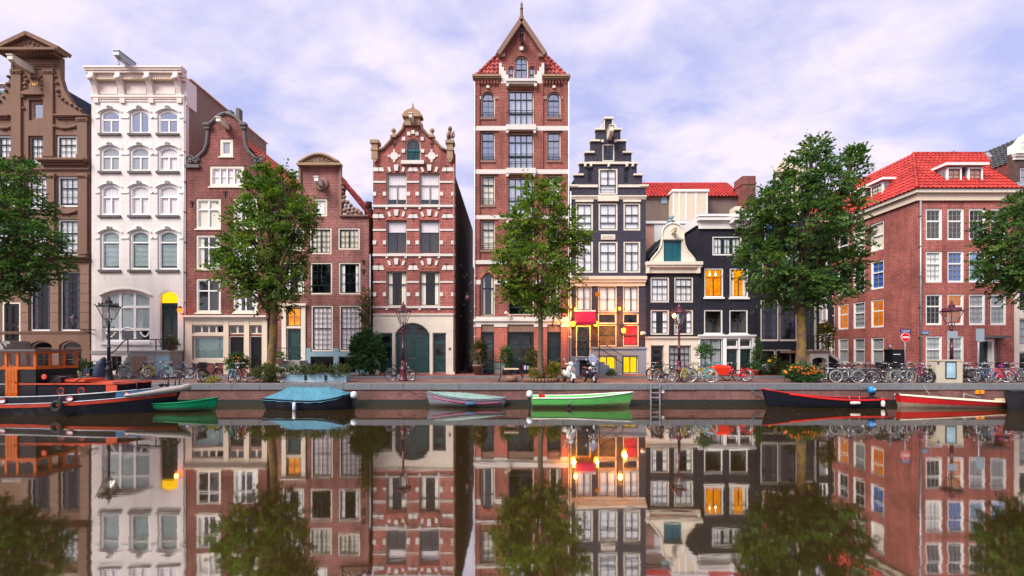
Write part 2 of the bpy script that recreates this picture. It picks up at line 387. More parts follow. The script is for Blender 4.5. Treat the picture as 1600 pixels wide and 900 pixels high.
# rusticated ashlar of the brown house and scored stucco of the white house: joints as fine relief
def jointed(name, c, bw, bh, joint, rough, var, dark=0.72):
    m = brickmat(name, c, tuple(x * 0.93 for x in c), tuple(x * dark for x in c), bw, bh, joint, rough, var, 0.3, 0.14, 0.05)
    return m
jointed('ashlar_brown', (0.30, 0.205, 0.16), 1.1, 0.42, 0.02, 0.85, 0.2, 0.55)
jointed('stucco_white', (0.74, 0.69, 0.655), 2.4, 1.32, 0.012, 0.7, 0.05, 0.80)
jointed('stucco_cream', (0.76, 0.68, 0.56), 3.2, 0.46, 0.012, 0.6, 0.06, 0.82)
# water: still, brown-green canal
m, t, o = newmat('canal_water')
g = nd(t, 'ShaderNodeNewGeometry')
mpn = nd(t, 'ShaderNodeMapping', i={'Scale': (0.5, 1.3, 1.0)}); lk(t, g.outputs['Position'], mpn.inputs[0])
n = nd(t, 'ShaderNodeTexNoise', i={'Scale': 1.6, 'Detail': 3.0, 'Roughness': 0.5}); lk(t, mpn.outputs[0], n.inputs['Vector'])
bn = nd(t, 'ShaderNodeBump', i={'Strength': 0.028, 'Distance': 0.05}); lk(t, n.outputs[0], bn.inputs['Height'])
df = nd(t, 'ShaderNodeBsdfDiffuse'); df.inputs[0].default_value = (0.040, 0.024, 0.007, 1)
gl = nd(t, 'ShaderNodeBsdfGlossy', i={'Roughness': 0.036}); gl.inputs[0].default_value = (0.93, 0.90, 0.88, 1)
lk(t, bn.outputs[0], gl.inputs['Normal'])
lw = nd(t, 'ShaderNodeLayerWeight', i={'Blend': 0.5}); 
fac = ramp(t, lw.outputs['Facing'], [(0.3, 0.46), (0.95, 0.74)])
mx = nd(t, 'ShaderNodeMixShader'); lk(t, fac, mx.inputs[0]); lk(t, df.outputs[0], mx.inputs[1]); lk(t, gl.outputs[0], mx.inputs[2])
lk(t, mx.outputs[0], o.inputs[0])

# bark with ochre lichen patches
m, t, o = newmat('bark_moss')
p = principled(t, o, Roughness=0.95); g = nd(t, 'ShaderNodeNewGeometry')
a = nd(t, 'ShaderNodeTexNoise', i={'Scale': 2.6, 'Detail': 7.0, 'Roughness': 0.65}); lk(t, g.outputs['Position'], a.inputs['Vector'])
mpn = nd(t, 'ShaderNodeMapping', i={'Scale': (9.0, 9.0, 1.6)}); lk(t, g.outputs['Position'], mpn.inputs[0])
c = nd(t, 'ShaderNodeTexNoise', i={'Scale': 1.8, 'Detail': 5.0, 'Roughness': 0.6}); lk(t, mpn.outputs[0], c.inputs['Vector'])
base = mixc(t, c.outputs[0], (0.035, 0.022, 0.014), (0.19, 0.125, 0.085))
lk(t, mixc(t, ramp(t, a.outputs[0], [(0.42, 0.0), (0.60, 0.85)]), base, (0.26, 0.16, 0.020)), p.inputs['Base Color'])
bn = nd(t, 'ShaderNodeBump', i={'Strength': 1.0, 'Distance': 0.05}); lk(t, c.outputs[0], bn.inputs['Height']); lk(t, bn.outputs[0], p.inputs['Normal'])
# ---------------------------------------------------------------- mesh building
class MB:
    def __init__(s, xf=None):
        s.v, s.f, s.m, s.s = [], [], [], []
        s.xf, s.mi, s.sm = xf, 0, False
    def add(s, pts):
        b = len(s.v)
        s.v += [tuple(s.xf(*p)) if s.xf else tuple(p) for p in pts]
        return b
    def face(s, idx):
        s.f.append(tuple(idx)); s.m.append(s.mi); s.s.append(s.sm)
    def poly(s, pts):
        b = s.add(pts); s.face(range(b, b + len(pts)))
    def box(s, x0, x1, y0, y1, z0, z1):
        if x0 > x1: x0, x1 = x1, x0
        if y0 > y1: y0, y1 = y1, y0
        if z0 > z1: z0, z1 = z1, z0
        b = s.add([(x0, y0, z0), (x1, y0, z0), (x1, y1, z0), (x0, y1, z0), (x0, y0, z1), (x1, y0, z1), (x1, y1, z1), (x0, y1, z1)])
        for q in ((0, 1, 5, 4), (1, 2, 6, 5), (2, 3, 7, 6), (3, 0, 4, 7), (4, 5, 6, 7), (3, 2, 1, 0)):
            s.face([b + i for i in q])
    def obox(s, c, d, M):
        """box of size d about c turned by the 3x3 matrix M"""
        b = s.add([Vector(c) + M @ Vector((d[0] * i / 2, d[1] * j / 2, d[2] * k / 2)) for k in (-1, 1) for i, j in ((-1, -1), (1, -1), (1, 1), (-1, 1))])
        for q in ((0, 1, 5, 4), (1, 2, 6, 5), (2, 3, 7, 6), (3, 0, 4, 7), (4, 5, 6, 7), (3, 2, 1, 0)):
            s.face([b + i for i in q])
    def bar(s, a, b_, w, h):
        """rectangular bar from a to b_"""
        a, b_ = Vector(a), Vector(b_)
        d = b_ - a
        M = d.to_track_quat('X', 'Z').to_matrix()
        s.obox((a + b_) / 2, (d.length, w, h), M)
    def prism(s, pts, y0, y1, holes=(), hole_depth=None, back=True):
        """outline in (x, z), counter-clockwise seen from the front; front at y0, back at y1"""
        area = sum(a[0] * b[1] - b[0] * a[1] for a, b in zip(pts, list(pts[1:]) + [pts[0]]))
        if area < 0: pts = list(reversed(pts))
        loops = [[Vector((p[0], p[1], 0)) for p in pts]] + [[Vector((p[0], p[1], 0)) for p in h] for h in holes]
        flat = [p for l in loops for p in l]
        tris = tessellate_polygon(loops) if (holes or len(pts) > 4) else [tuple(range(len(pts)))]
        b = s.add([(p.x, y0, p.y) for p in flat])
        for t in tris:
            a = sum(flat[t[i]].x * flat[t[(i + 1) % len(t)]].y - flat[t[(i + 1) % len(t)]].x * flat[t[i]].y for i in range(len(t)))
            s.face([b + i for i in (t if a > 0 else reversed(t))])
        if back and not holes:
            b2 = s.add([(p.x, y1, p.y) for p in flat])
            for t in tris:
                a = sum(flat[t[i]].x * flat[t[(i + 1) % len(t)]].y - flat[t[(i + 1) % len(t)]].x * flat[t[i]].y for i in range(len(t)))
                s.face([b2 + i for i in (t if a < 0 else reversed(t))])
        n = len(pts)
        for i in range(n):
            p, q = pts[i], pts[(i + 1) % n]
            s.poly([(p[0], y0, p[1]), (p[0], y1, p[1]), (q[0], y1, q[1]), (q[0], y0, q[1])])
        hd = hole_depth if hole_depth is not None else y1
        for h in holes:
            for i in range(len(h)):
                p, q = h[i], h[(i + 1) % len(h)]
                s.poly([(q[0], y0, q[1]), (q[0], hd, q[1]), (p[0], hd, p[1]), (p[0], y0, p[1])])
    def ring(s, o, i, y0, y1):
        n = len(o)
        for k in range(n):
            a, b, c, d = o[k], o[(k + 1) % n], i[(k + 1) % n], i[k]
            s.poly([(a[0], y0, a[1]), (b[0], y0, b[1]), (c[0], y0, c[1]), (d[0], y0, d[1])])
            s.poly([(d[0], y0, d[1]), (c[0], y0, c[1]), (c[0], y1, c[1]), (d[0], y1, d[1])])
            s.poly([(b[0], y0, b[1]), (a[0], y0, a[1]), (a[0], y1, a[1]), (b[0], y1, b[1])])
    def tube(s, pts, r, n=6, closed=False, cap=True):
        pts = [Vector(p) for p in pts]
        rs = r if isinstance(r, (list, tuple)) else [r] * len(pts)
        sm = s.sm; s.sm = True
        rings = []
        prev = None
        N = len(pts)
        for i, p in enumerate(pts):
            a = pts[(i - 1) % N] if (closed or i > 0) else p
            c = pts[(i + 1) % N] if (closed or i < N - 1) else p
            d = (c - a)
            if d.length < 1e-9: d = Vector((0, 0, 1))
            d.normalize()
            if prev is None:
                ref = Vector((0, 0, 1)) if abs(d.z) < 0.9 else Vector((1, 0, 0))
                x = ref.cross(d).normalized()
            else:
                x = (prev - d * prev.dot(d))
                x = x.normalized() if x.length > 1e-6 else d.orthogonal().normalized()
            prev = x
            y = d.cross(x)
            rings.append(s.add([p + (x * math.cos(2 * math.pi * k / n) + y * math.sin(2 * math.pi * k / n)) * rs[i] for k in range(n)]))
        for i in range(N if closed else N - 1):
            A, B = rings[i], rings[(i + 1) % N]
            for k in range(n):
                s.face((A + k, A + (k + 1) % n, B + (k + 1) % n, B + k))
        if cap and not closed:
            s.sm = False
            s.face([rings[0] + k for k in reversed(range(n))]); s.face([rings[-1] + k for k in range(n)])
        s.sm = sm
    def lathe(s, prof, c=(0, 0, 0), n=12, axis='Z', smooth=True):
        sm = s.sm; s.sm = smooth
        rings = []
        for r, h in prof:
            pts = []
            for k in range(n):
                a = 2 * math.pi * k / n
                u, w = r * math.cos(a), r * math.sin(a)
                pts.append({'Z': (c[0] + u, c[1] + w, c[2] + h), 'Y': (c[0] + u, c[1] + h, c[2] - w), 'X': (c[0] + h, c[1] + u, c[2] + w)}[axis])
            rings.append(s.add(pts))
        for A, B in zip(rings, rings[1:]):
            for k in range(n):
                s.face((A + k, A + (k + 1) % n, B + (k + 1) % n, B + k))
        s.sm = False
        s.face([rings[0] + k for k in reversed(range(n))]); s.face([rings[-1] + k for k in range(n)])
        s.sm = sm
    def grid(s, rows, smooth=True, close=False):
        """rows of points, all the same length"""
        sm = s.sm; s.sm = smooth
        bs = [s.add(r) for r in rows]
        n = len(rows[0])
        for A, B in zip(bs, bs[1:]):
            for k in range(n if close else n - 1):
                s.face((A + k, A + (k + 1) % n, B + (k + 1) % n, B + k))
        s.sm = sm
    def build(s, name, mat, parent=None, kind=None, loc=None):
        me = bpy.data.meshes.new(name)
        o = Vector((0, 0, 0))
        if parent is not None:
            p = parent
            while p.parent is not None: p = p.parent
            o = p.location.copy()
        elif loc is not None:
            o = Vector(loc)
        me.from_pydata([(a[0] - o.x, a[1] - o.y, a[2] - o.z) for a in s.v], [], s.f)
        mats = mat if isinstance(mat, (list, tuple)) else [mat]
        for m_ in mats: me.materials.append(MT[m_])
        me.polygons.foreach_set('material_index', s.m)
        me.polygons.foreach_set('use_smooth', s.s)
        me.update()
        ob = bpy.data.objects.new(name, me)
        COL.objects.link(ob)
        if parent is not None: ob.parent = parent
        elif loc is not None: ob.location = o
        if kind: ob['kind'] = kind
        return ob
def thing(name, label, cat, loc=(0, 0, 0), group=None):
    o = bpy.data.objects.new(name, None)
    o.empty_display_size = 0.2
    o.location = loc
    o['label'] = label; o['category'] = cat
    if group: o['group'] = group
    COL.objects.link(o)
    return o
def tag(o, label, cat, group=None):
    o['label'] = label; o['category'] = cat
    if group: o['group'] = group
    return o
def structure(name, mb, mat):
    o = mb.build(name, mat); o['kind'] = 'structure'
    return o
def copy_tree(o, parent=None, swap=None):
    c = o.copy(); COL.objects.link(c); c.parent = parent
    if swap and c.type == 'MESH':
        for sl in c.material_slots:
            if sl.material and sl.material.name in swap:
                new = MT[swap[sl.material.name]]; sl.link = 'OBJECT'; sl.material = new
    for ch in list(o.children): copy_tree(ch, c, swap)
    return c
def at(px, py, Y): return Vector(((px - CXP) * Y / F, Y, CZ + (HZ - py) * Y / F))
def gx(px, Y): return (px - CXP) * Y / F
def gz(py, Y): return CZ + (HZ - py) * Y / F
def ground_y(py, z=ZS): return (CZ - z) * F / (py - HZ)
# ---------------------------------------------------------------- shapes of openings
def archz(x, x0, x1, z1, r):
    if r <= 0: return z1
    w = (x1 - x0) / 2
    R = (w * w + r * r) / (2 * r)
    return z1 - R + math.sqrt(max(0, R * R - (x - (x0 + x1) / 2) ** 2))
def opening(x0, x1, z0, z1, r=0, n=10):
    if r <= 0: return [(x0, z0), (x1, z0), (x1, z1), (x0, z1)]
    p = [(x0, z0), (x1, z0)]
    for k in range(n + 1):
        a = math.pi * k / n
        x = (x0 + x1) / 2 + (x1 - x0) / 2 * math.cos(a)
        p.append((x, archz(x, x0, x1, z1, r)))
    return p
class Facade:
    """a wall plane: u along it, d into it, w up; px/py are measured on the photograph for a wall at distance Y"""
    def __init__(s, root, Y=YF, xf=None):
        s.root, s.Y, s.holes, s.todo = root, Y, [], []
        s.xf = xf or (lambda u, d, w: (u, Y + d, w))
    def U(s, px): return (px - CXP) * s.Y / F
    def Z(s, py): return CZ + (HZ - py) * s.Y / F
    def mb(s): return MB(s.xf)
    def wall(s, pts, mat, thick=0.32, name='wall', meters=False):
        b = s.mb()
        out = pts if meters else [(s.U(a), s.Z(c)) for a, c in pts]
        b.prism(out, 0.0, thick, s.holes)
        s.w = b.build(name, mat, s.root)
        for fn in s.todo: fn()
        s.holes, s.todo = [], []
        return s.w
    def trim(s, name, x0, y0, x1, y1, proud, mat, parent=None, into=0.03):
        b = s.mb(); b.box(s.U(x0), s.U(x1), -proud, into, s.Z(y1), s.Z(y0))
        return b.build(name, mat, parent or s.root)
    def cornice(s, x0, y0, x1, y1, proud, mat, name='cornice', steps=((0, .34, 1.0), (.34, .6, .72), (.6, 1.0, .34)), parent=None):
        b = s.mb()
        h = y1 - y0
        for i, (a, c, k) in enumerate(steps):
            e = (1 - k) * proud * F / s.Y * 0.5
            b.box(s.U(x0) + e * s.Y / F, s.U(x1) - e * s.Y / F, -proud * k, 0.03 + 0.002 * i, s.Z(y0 + h * c), s.Z(y0 + h * a))
        return b.build(name, mat, parent or s.root)
    def shape(s, name, pts, proud, mat, parent=None, into=0.02):
        b = s.mb(); b.prism([(s.U(a), s.Z(c)) for a, c in pts], -proud, into)
        return b.build(name, mat, parent or s.root)
    def window(s, x0, y0, x1, y1, lay=((1, 1, 1, 1),), fm='cream', sm='green_black', fw=0.10, sw=0.045, tb=0.06, glass='glass', cur=None,
               back='room_dark', arch=0, setback=0.05, sill=None, name='window', depth=0.9, meters=False, mun=0.024, munm=None, parent=None, fd=0.11):
        if meters: a0, a1, z0, z1, r = x0, x1, y0, y1, arch
        else: a0, a1, z0, z1, r = s.U(x0), s.U(x1), s.Z(y1), s.Z(y0), arch * s.Y / F
        s.holes.append(opening(a0, a1, z0, z1, r))
        def make():
            rnd = random.Random(int(abs(a0 * 977) + z0 * 131))
            fr = s.mb()
            o = opening(a0, a1, z0, z1, r)
            i0, i1, iz0, iz1 = a0 + fw, a1 - fw, z0 + fw, z1 - fw
            ri = r * (i1 - i0) / (a1 - a0)
            fr.ring(o, opening(i0, i1, iz0, iz1, ri), setback, setback + fd)
            W = fr.build(name, fm, parent or s.root)
            d = setback + 0.03
            sh = s.mb()
            j0, j1, jz0, jz1 = i0 + sw, i1 - sw, iz0 + sw, iz1 - sw
            rj = ri * (j1 - j0) / (i1 - i0)
            sh.ring(opening(i0, i1, iz0, iz1, ri), opening(j0, j1, jz0, jz1, rj), d, d + 0.06)
            H = jz1 - jz0
            top = jz1
            panes = []
            tot = sum(l[0] for l in lay)
            mu = sh if munm is None else s.mb()
            for ri_, (hf, nc, mc, mr) in enumerate(lay):
                bot = top - H * hf / tot
                za, zb = bot + (tb / 2 if ri_ < len(lay) - 1 else 0), top - (tb / 2 if ri_ > 0 else 0)
                if ri_ < len(lay) - 1: sh.box(j0, j1, d - 0.012, d + 0.05, bot - tb / 2, bot + tb / 2)
                for c in range(nc):
                    xa = j0 + (j1 - j0) * c / nc + (tb / 2 if c > 0 else 0)
                    xb = j0 + (j1 - j0) * (c + 1) / nc - (tb / 2 if c < nc - 1 else 0)
                    if c > 0:
                        xm = j0 + (j1 - j0) * c / nc
                        sh.box(xm - tb / 2, xm + tb / 2, d - 0.008, d + 0.052, za, min(zb, archz(xm, j0, j1, jz1, rj)))
                    isarch = ri_ == 0 and rj > 0
                    for k in range(1, mc):
                        xm = xa + (xb - xa) * k / mc
                        mu.box(xm - mun / 2, xm + mun / 2, d + 0.008, d + 0.045, za, archz(xm, j0, j1, jz1, rj) if isarch else zb)
                    for k in range(1, mr):
                        zm = za + (zb - za) * k / mr
                        mu.box(xa, xb, d + 0.010, d + 0.043, zm - mun / 2, zm + mun / 2)
                    ta, tb_ = rnd.uniform(-.007, .007), rnd.uniform(-.007, .007)
                    cx, cz = (xa + xb) / 2, (za + zb) / 2
                    pts = [(xa, za), (xb, za)]
                    if isarch: pts += [(xb + (xa - xb) * k / 6, archz(xb + (xa - xb) * k / 6, j0, j1, jz1, rj)) for k in range(7)]
                    else: pts += [(xb, zb), (xa, zb)]
                    panes.append([(x, d + 0.03 + ta * (x - cx) + tb_ * (z - cz), z) for x, z in pts])
                top = bot
            sh.build('sash', sm, W)
            if munm is not None and mu.v: mu.build('glazing_bars', munm, W)
            for p in panes:
                b = s.mb(); b.poly(p); b.build('pane', glass, W)
            cd = d + 0.08
            if cur:
                kind, cm = cur[0], cur[1]
                b = s.mb()
                if kind in ('full', 'sides', 'lower', 'upper'):
                    spans = {'full': [(i0, i1)], 'lower': [(i0, i1)], 'upper': [(i0, i1)],
                             'sides': [(i0, i0 + (i1 - i0) * rnd.uniform(.2, .3)), (i1 - (i1 - i0) * rnd.uniform(.2, .3), i1)]}[kind]
                    zt = iz1 if kind != 'lower' else iz0 + (iz1 - iz0) * cur[2]
                    zl = iz0 if kind != 'upper' else iz1 - (iz1 - iz0) * cur[2]
                    for sa, sb in spans:
                        n = max(8, int((sb - sa) / 0.035))
                        ph = rnd.uniform(0, 6)
                        b.grid([[(sa + (sb - sa) * k / n, cd + 0.013 * math.sin(ph + k * 1.3 + 0.7 * math.sin(k * .37 + ph)) * (1.0 if q == 0 else .6), z) for k in range(n + 1)] for q, z in enumerate((zl, zt))])
                    b.build('curtain', cm, W)
                elif kind == 'blind':
                    zt, zl = iz1, iz1 - (iz1 - iz0) * cur[2]
                    n = max(4, int((zt - zl) / 0.085))
                    for k in range(n):
                        za = zl + (zt - zl) * k / n
                        h = (zt - zl) / n
                        b.poly([(i0, cd - 0.02, za), (i1, cd - 0.02, za), (i1, cd + 0.025, za + h * 0.94), (i0, cd + 0.025, za + h * 0.94)])
                    b.build('blind', cm, W)
                elif kind == 'flat':
                    b.box(i0, i1, cd - 0.04, cd - 0.02, iz0 if len(cur) < 3 else iz1 - (iz1 - iz0) * cur[2], iz1)
                    b.build('window_film', cm, W)
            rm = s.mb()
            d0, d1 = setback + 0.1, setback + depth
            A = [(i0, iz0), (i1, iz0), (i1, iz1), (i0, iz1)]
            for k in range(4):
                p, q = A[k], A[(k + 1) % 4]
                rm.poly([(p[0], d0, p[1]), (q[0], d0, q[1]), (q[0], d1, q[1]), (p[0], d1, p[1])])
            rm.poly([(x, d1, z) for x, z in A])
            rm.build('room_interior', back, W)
            if sill:
                sb_ = s.mb(); sb_.box(a0 - 0.06, a1 + 0.06, -sill[0], setback + 0.02, z0 - sill[1], z0 + 0.012)
                sb_.build('sill', sill[2], W)
        s.todo.append(make)
    def door(s, x0, y0, x1, y1, mat='green_black', fm='cream', fw=0.08, panels=((.15, .06, .85, .40), (.15, .46, .85, .94)), panes=(), leaves=1,
             arch=0, setback=0.10, glass='glass', back='room_dark', knob='gold', name='door', pm=None, meters=False, parent=None):
        if meters: a0, a1, z0, z1, r = x0, x1, y0, y1, arch
        else: a0, a1, z0, z1, r = s.U(x0), s.U(x1), s.Z(y1), s.Z(y0), arch * s.Y / F
        s.holes.append(opening(a0, a1, z0, z1, r))
        def make():
            i0, i1, iz1 = a0 + fw, a1 - fw, z1 - fw
            ri = r * (i1 - i0) / (a1 - a0) if r else 0
            lf = s.mb()
            holes, cells = [], []
            wl = (i1 - i0) / leaves
            for l in range(leaves):
                b0 = i0 + l * wl
                for p in panes: cells.append((b0 + p[0] * wl, b0 + p[2] * wl, z0 + p[1] * (iz1 - z0), z0 + p[3] * (iz1 - z0)))
            for c in cells: holes.append([(c[0], c[2]), (c[1], c[2]), (c[1], c[3]), (c[0], c[3])])
            lf.prism(opening(i0, i1, z0, iz1, ri), setback, setback + 0.05, holes)
            D = lf.build(name, mat, parent or s.root)
            if fw > 0.005:
                fr = s.mb(); fr.ring(opening(a0, a1, z0, z1, r), opening(i0, i1, z0 + 0.002, iz1, ri), 0.02, setback + 0.06); fr.build('frame', fm, D)
            for l in range(leaves):
                b0 = i0 + l * wl
                for p in panels:
                    q = s.mb()
                    xa, xb, za, zb = b0 + p[0] * wl, b0 + p[2] * wl, z0 + p[1] * (iz1 - z0), z0 + p[3] * (iz1 - z0)
                    e = min(0.05, (xb - xa) * .2)
                    q.ring([(xa, za), (xb, za), (xb, zb), (xa, zb)], [(xa + e, za + e), (xb - e, za + e), (xb - e, zb - e), (xa + e, zb - e)], setback - 0.03, setback + 0.01)
                    q.build('panel_moulding', pm or mat, D)
                if l > 0:
                    q = s.mb(); q.box(b0 - 0.035, b0 + 0.035, setback - 0.025, setback + 0.01, z0 + 0.03, iz1 - 0.04); q.build('cover_strip', mat, D)
                q = s.mb(); q.lathe([(0.012, -0.06), (0.03, -0.055), (0.03, -0.02), (0.012, 0.0)], (b0 + (0.9 if l == 0 else 0.1) * wl, setback, z0 + 1.02), 8, 'Y'); q.build('door_knob', knob, D)
            for c in cells:
                q = s.mb(); q.poly([(c[0], setback + 0.025, c[2]), (c[1], setback + 0.025, c[2]), (c[1], setback + 0.025, c[3]), (c[0], setback + 0.025, c[3])]); q.build('pane', glass, D)
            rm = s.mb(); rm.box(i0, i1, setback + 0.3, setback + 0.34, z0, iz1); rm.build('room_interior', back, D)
        s.todo.append(make)
    def anchor(s, px, py, h=0.55):
        b = s.mb(); u, w = s.U(px), s.Z(py)
        b.box(u - .02, u + .02, -.05, .01, w - h / 2, w + h / 2)
        for sg in (-1, 1):
            b.tube([(u, -.03, w + h * .12), (u + sg * .12, -.03, w + h * .22), (u + sg * .15, -.03, w + h * .36), (u + sg * .08, -.03, w + h * .42)], .016, 5)
            b.tube([(u, -.03, w + h * .05), (u + sg * .1, -.03, w - h * .03), (u + sg * .07, -.03, w - h * .12)], .014, 5)
        return b.build('wall_anchor', 'iron', s.root)
    def pipe(s, px, y0, y1, r=0.045, mat='zinc', off=0.09):
        b = s.mb(); u = s.U(px)
        b.tube([(u, -off, s.Z(y0)), (u, -off, s.Z(y1))], r, 8)
        k = s.Z(y1) + 0.4
        while k < s.Z(y0):
            b.box(u - r * 1.5, u + r * 1.5, -off - r * 1.3, 0.01, k - .02, k + .02); k += 2.1
        return b.build('downpipe', mat, s.root)
    def hoist(s, px, py, length, w=0.26, h=0.34, mat='cream', drop=0.0, hook=True):
        u, z = s.U(px), s.Z(py)
        b = s.mb()
        pr = [(-length, z - h * .15), (-length, z + h / 2), (0.1, z + h / 2 + drop), (0.1, z - h / 2), (-length * .78, z - h / 2)]
        rows = [[(u + sg * w / 2, d, zz_) for d, zz_ in pr] for sg in (-1, 1)]
        b.grid([rows[0] + [rows[0][0]], rows[1] + [rows[1][0]]], smooth=False)
        b.poly(list(reversed(rows[0]))); b.poly(rows[1])
        b.box(u - w / 2 - .04, u + w / 2 + .04, -length - .05, .08, z + h / 2 + .003, z + h / 2 + .05)
        H = b.build('hoist_beam', mat, s.root)
        if hook:
            q = s.mb(); q.tube([(u, -length * .85, z - h * .4), (u, -length * .85, z - h * .5 - .25), (u + .07, -length * .85, z - h * .5 - .36), (u, -length * .85, z - h * .5 - .44), (u - .07, -length * .85, z - h * .5 - .36)], .02, 6)
            q.build('hoist_hook', 'iron', H)
        return H
def tile_roof(parent, name, e0, e1, r1, r0, mat, tw=0.30, th=0.40, amp=0.05, caps=()):
    """pantiles in courses over the face e0-e1 (eave) to r0-r1 (ridge); caps: pairs of points that carry a row of ridge tiles"""
    e0, e1, r1, r0 = (Vector(p) for p in (e0, e1, r1, r0))
    U = (e1 - e0).normalized()
    V = (r0 - e0) - U * (r0 - e0).dot(U)
    h = V.length; V.normalize()
    N = U.cross(V)
    if N.z < 0: N = -N
    L0, L1 = (r0 - e0).dot(U), (r1 - e0).dot(U)
    wid = (e1 - e0).length
    b = MB()
    b.poly([e0 - N * .03, e1 - N * .03, r1 - N * .03, r0 - N * .03])
    n = max(1, int(round(h / th))); th = h / n
    rnd = random.Random(int(h * 100) + int(wid * 10))
    for j in range(n):
        v0, v1 = j * th - 0.02, (j + 1) * th + 0.02
        vm = (j + .5) * th / h
        ul, ur = L0 * vm, wid + (L1 - wid) * vm
        for k in range(int(math.floor(min(0, L0) / tw)) - 1, int(max(wid, L1) / tw) + 2):
            ua = k * tw
            if ua + tw * .5 < ul or ua + tw * .5 > ur: continue
            lift = rnd.uniform(-.005, .006)
            rows = []
            for v, up in ((v0, 0.075 + lift), (v1, 0.008)):
                rows.append([e0 + U * (ua + tw * q / 4) + V * v + N * (up + amp * math.sin(q / 4 * 2 * math.pi)) for q in range(5)])
            b.grid(rows, smooth=True)
            b.poly([rows[0][0], rows[0][0] - N * .08, rows[0][2] - N * .08, rows[0][2]])
    o = b.build(name, mat, parent, kind='stuff')
    for a, c in caps:
        a, c = Vector(a), Vector(c)
        d = (c - a); L = d.length; m = max(1, int(L / 0.36)); d.normalize()
        q = MB()
        for i in range(m):
            p0, p1 = a + d * (L * i / m), a + d * (L * (i + 1.06) / m)
            q.tube([p0 + N * .03, p1 + N * .02], [0.12, 0.10], 8)
        q.build('ridge_tiles', mat, parent, kind='stuff')
    return o
# ---------------------------------------------------------------- ground, quay, water
b = MB()
b.poly([(-320, -70, 0), (320, -70, 0), (320, YQ + .02, 0), (-320, YQ + .02, 0)])
structure('water', b, 'canal_water')
b = MB(); b.poly([(-320, YQ + .3, ZS - .03), (320, YQ + .3, ZS - .03), (320, 420, ZS - .03), (-320, 420, ZS - .03)])
structure('ground', b, 'stone_grey')
b = MB(); b.poly([(-90, YQ + .4, ZS), (90, YQ + .4, ZS), (90, 28.25, ZS), (-90, 28.25, ZS)])
structure('road', b, 'brick_paving')
b = MB(); b.box(-90, 90, 28.36, YF + 34, ZS - .1, ZP)
pav = structure('pavement', b, 'brick_paving')
# kerb stones
kb = MB(); kb.box(-.49, .49, 0, .16, 0, .15); kme = kb.build('kerb_stone', 'stone_coping', pav)
for i in range(62):
    k = kme if i == 0 else kme.copy()
    if i: COL.objects.link(k)
    k.location = (-31 + i * 1.0, 28.2 + random.uniform(-.008, .008), ZP - .15 + random.uniform(-.006, .01))
# near bank, behind and under the photographer
b = MB(); b.box(-320, 320, -400, 1.5, -1, ZS); structure('near_bank', b, 'brick_paving')
b = MB(); b.box(-90, 90, YQ, YQ + .5, -1.5, ZS - .30)
quay = structure('quay_wall', b, 'brick_quay')
b = MB(); b.box(-90, 90, YQ - .16, YQ + .02, -.5, .26)
b.build('timber_waling', 'wood_wet', quay)
x = -34.0
rq = random.Random(3)
while x < 34:
    L = rq.uniform(1.05, 1.75)
    b = MB(); dz, dy = rq.uniform(-.012, .012), rq.uniform(-.015, .015)
    b.box(x + .008, x + L - .008, YQ - .06 + dy, YQ + .55, ZS - .30, ZS + .012 + dz)
    b.build('coping_stone', 'stone_coping', quay)
    x += L
# iron quay ladder
lad = thing('quay_ladder', 'grey iron ladder fixed to the quay wall beside the green boat\'s bow', 'ladder', (gx(1023, YQ - .12), YQ - .12, 0))
for px in (1016.5, 1030.5):
    b = MB(); b.box(gx(px, YQ - .14) - .03, gx(px, YQ - .14) + .03, YQ - .20, YQ - .07, -.4, ZS + .03); b.build('stile', 'zinc', lad)
for py in (606, 613.5, 621, 629, 636):
    b = MB(); z = gz(py, YQ - .15); b.box(gx(1016.5, YQ - .14), gx(1030.5, YQ - .14), YQ - .16, YQ - .10, z - .025, z + .025); b.build('rung', 'zinc', lad)
# ---------------------------------------------------------------- houses
def house(name, label, x0, x1, Y=YF, cat='house'):
    r = thing(name, label, cat, ((((x0 + x1) / 2) - CXP) * Y / F, Y, ZP))
    return r, Facade(r, Y)
def body(root, fc, x0, x1, ytop, depth, mat, roof=None, left=True, right=True, y1=600, rear=True, roofmat='zinc'):
    a, c, z0, z1 = fc.U(x0), fc.U(x1), ZS - .1, fc.Z(ytop)
    Y = fc.Y
    if left: b = MB(); b.box(a + .004, a + .25, Y + .322, Y + depth, z0, z1); b.build('side_wall', mat, root)
    if right: b = MB(); b.box(c - .25, c - .004, Y + .322, Y + depth, z0, z1); b.build('side_wall', mat, root)
    if rear: b = MB(); b.box(a + .25, c - .25, Y + depth - .25, Y + depth - .004, z0, z1); b.build('rear_wall', mat, root)
    if roof == 'flat': b = MB(); b.box(a + .002, c - .002, Y + .33, Y + depth + .05, z1 + .002, z1 + .12); b.build('roof', roofmat, root)
def ridge_roof(root, fc, rx, ry, x0, x1, ey, depth, mat, y_off=.33, hip=0.0, tiles=True, sides=(0, 1)):
    """two slopes with the ridge running away from the street"""
    Y0, Y1 = fc.Y + y_off, fc.Y + depth
    R0, R1 = Vector((fc.U(rx), Y0, fc.Z(ry))), Vector((fc.U(rx), Y1 - hip, fc.Z(ry)))
    for sd_, ex in enumerate((x0, x1)):
        if sd_ not in sides: continue
        E0, E1 = Vector((fc.U(ex), Y0, fc.Z(ey))), Vector((fc.U(ex), Y1, fc.Z(ey)))
        if tiles: tile_roof(root, 'roof_tiles', E0, E1, R1, R0, mat, caps=[(R0, R1)] if sd_ == sides[-1] else ())
        else: b = MB(); b.poly([E0, E1, R1, R0]); b.build('roof', mat, root)
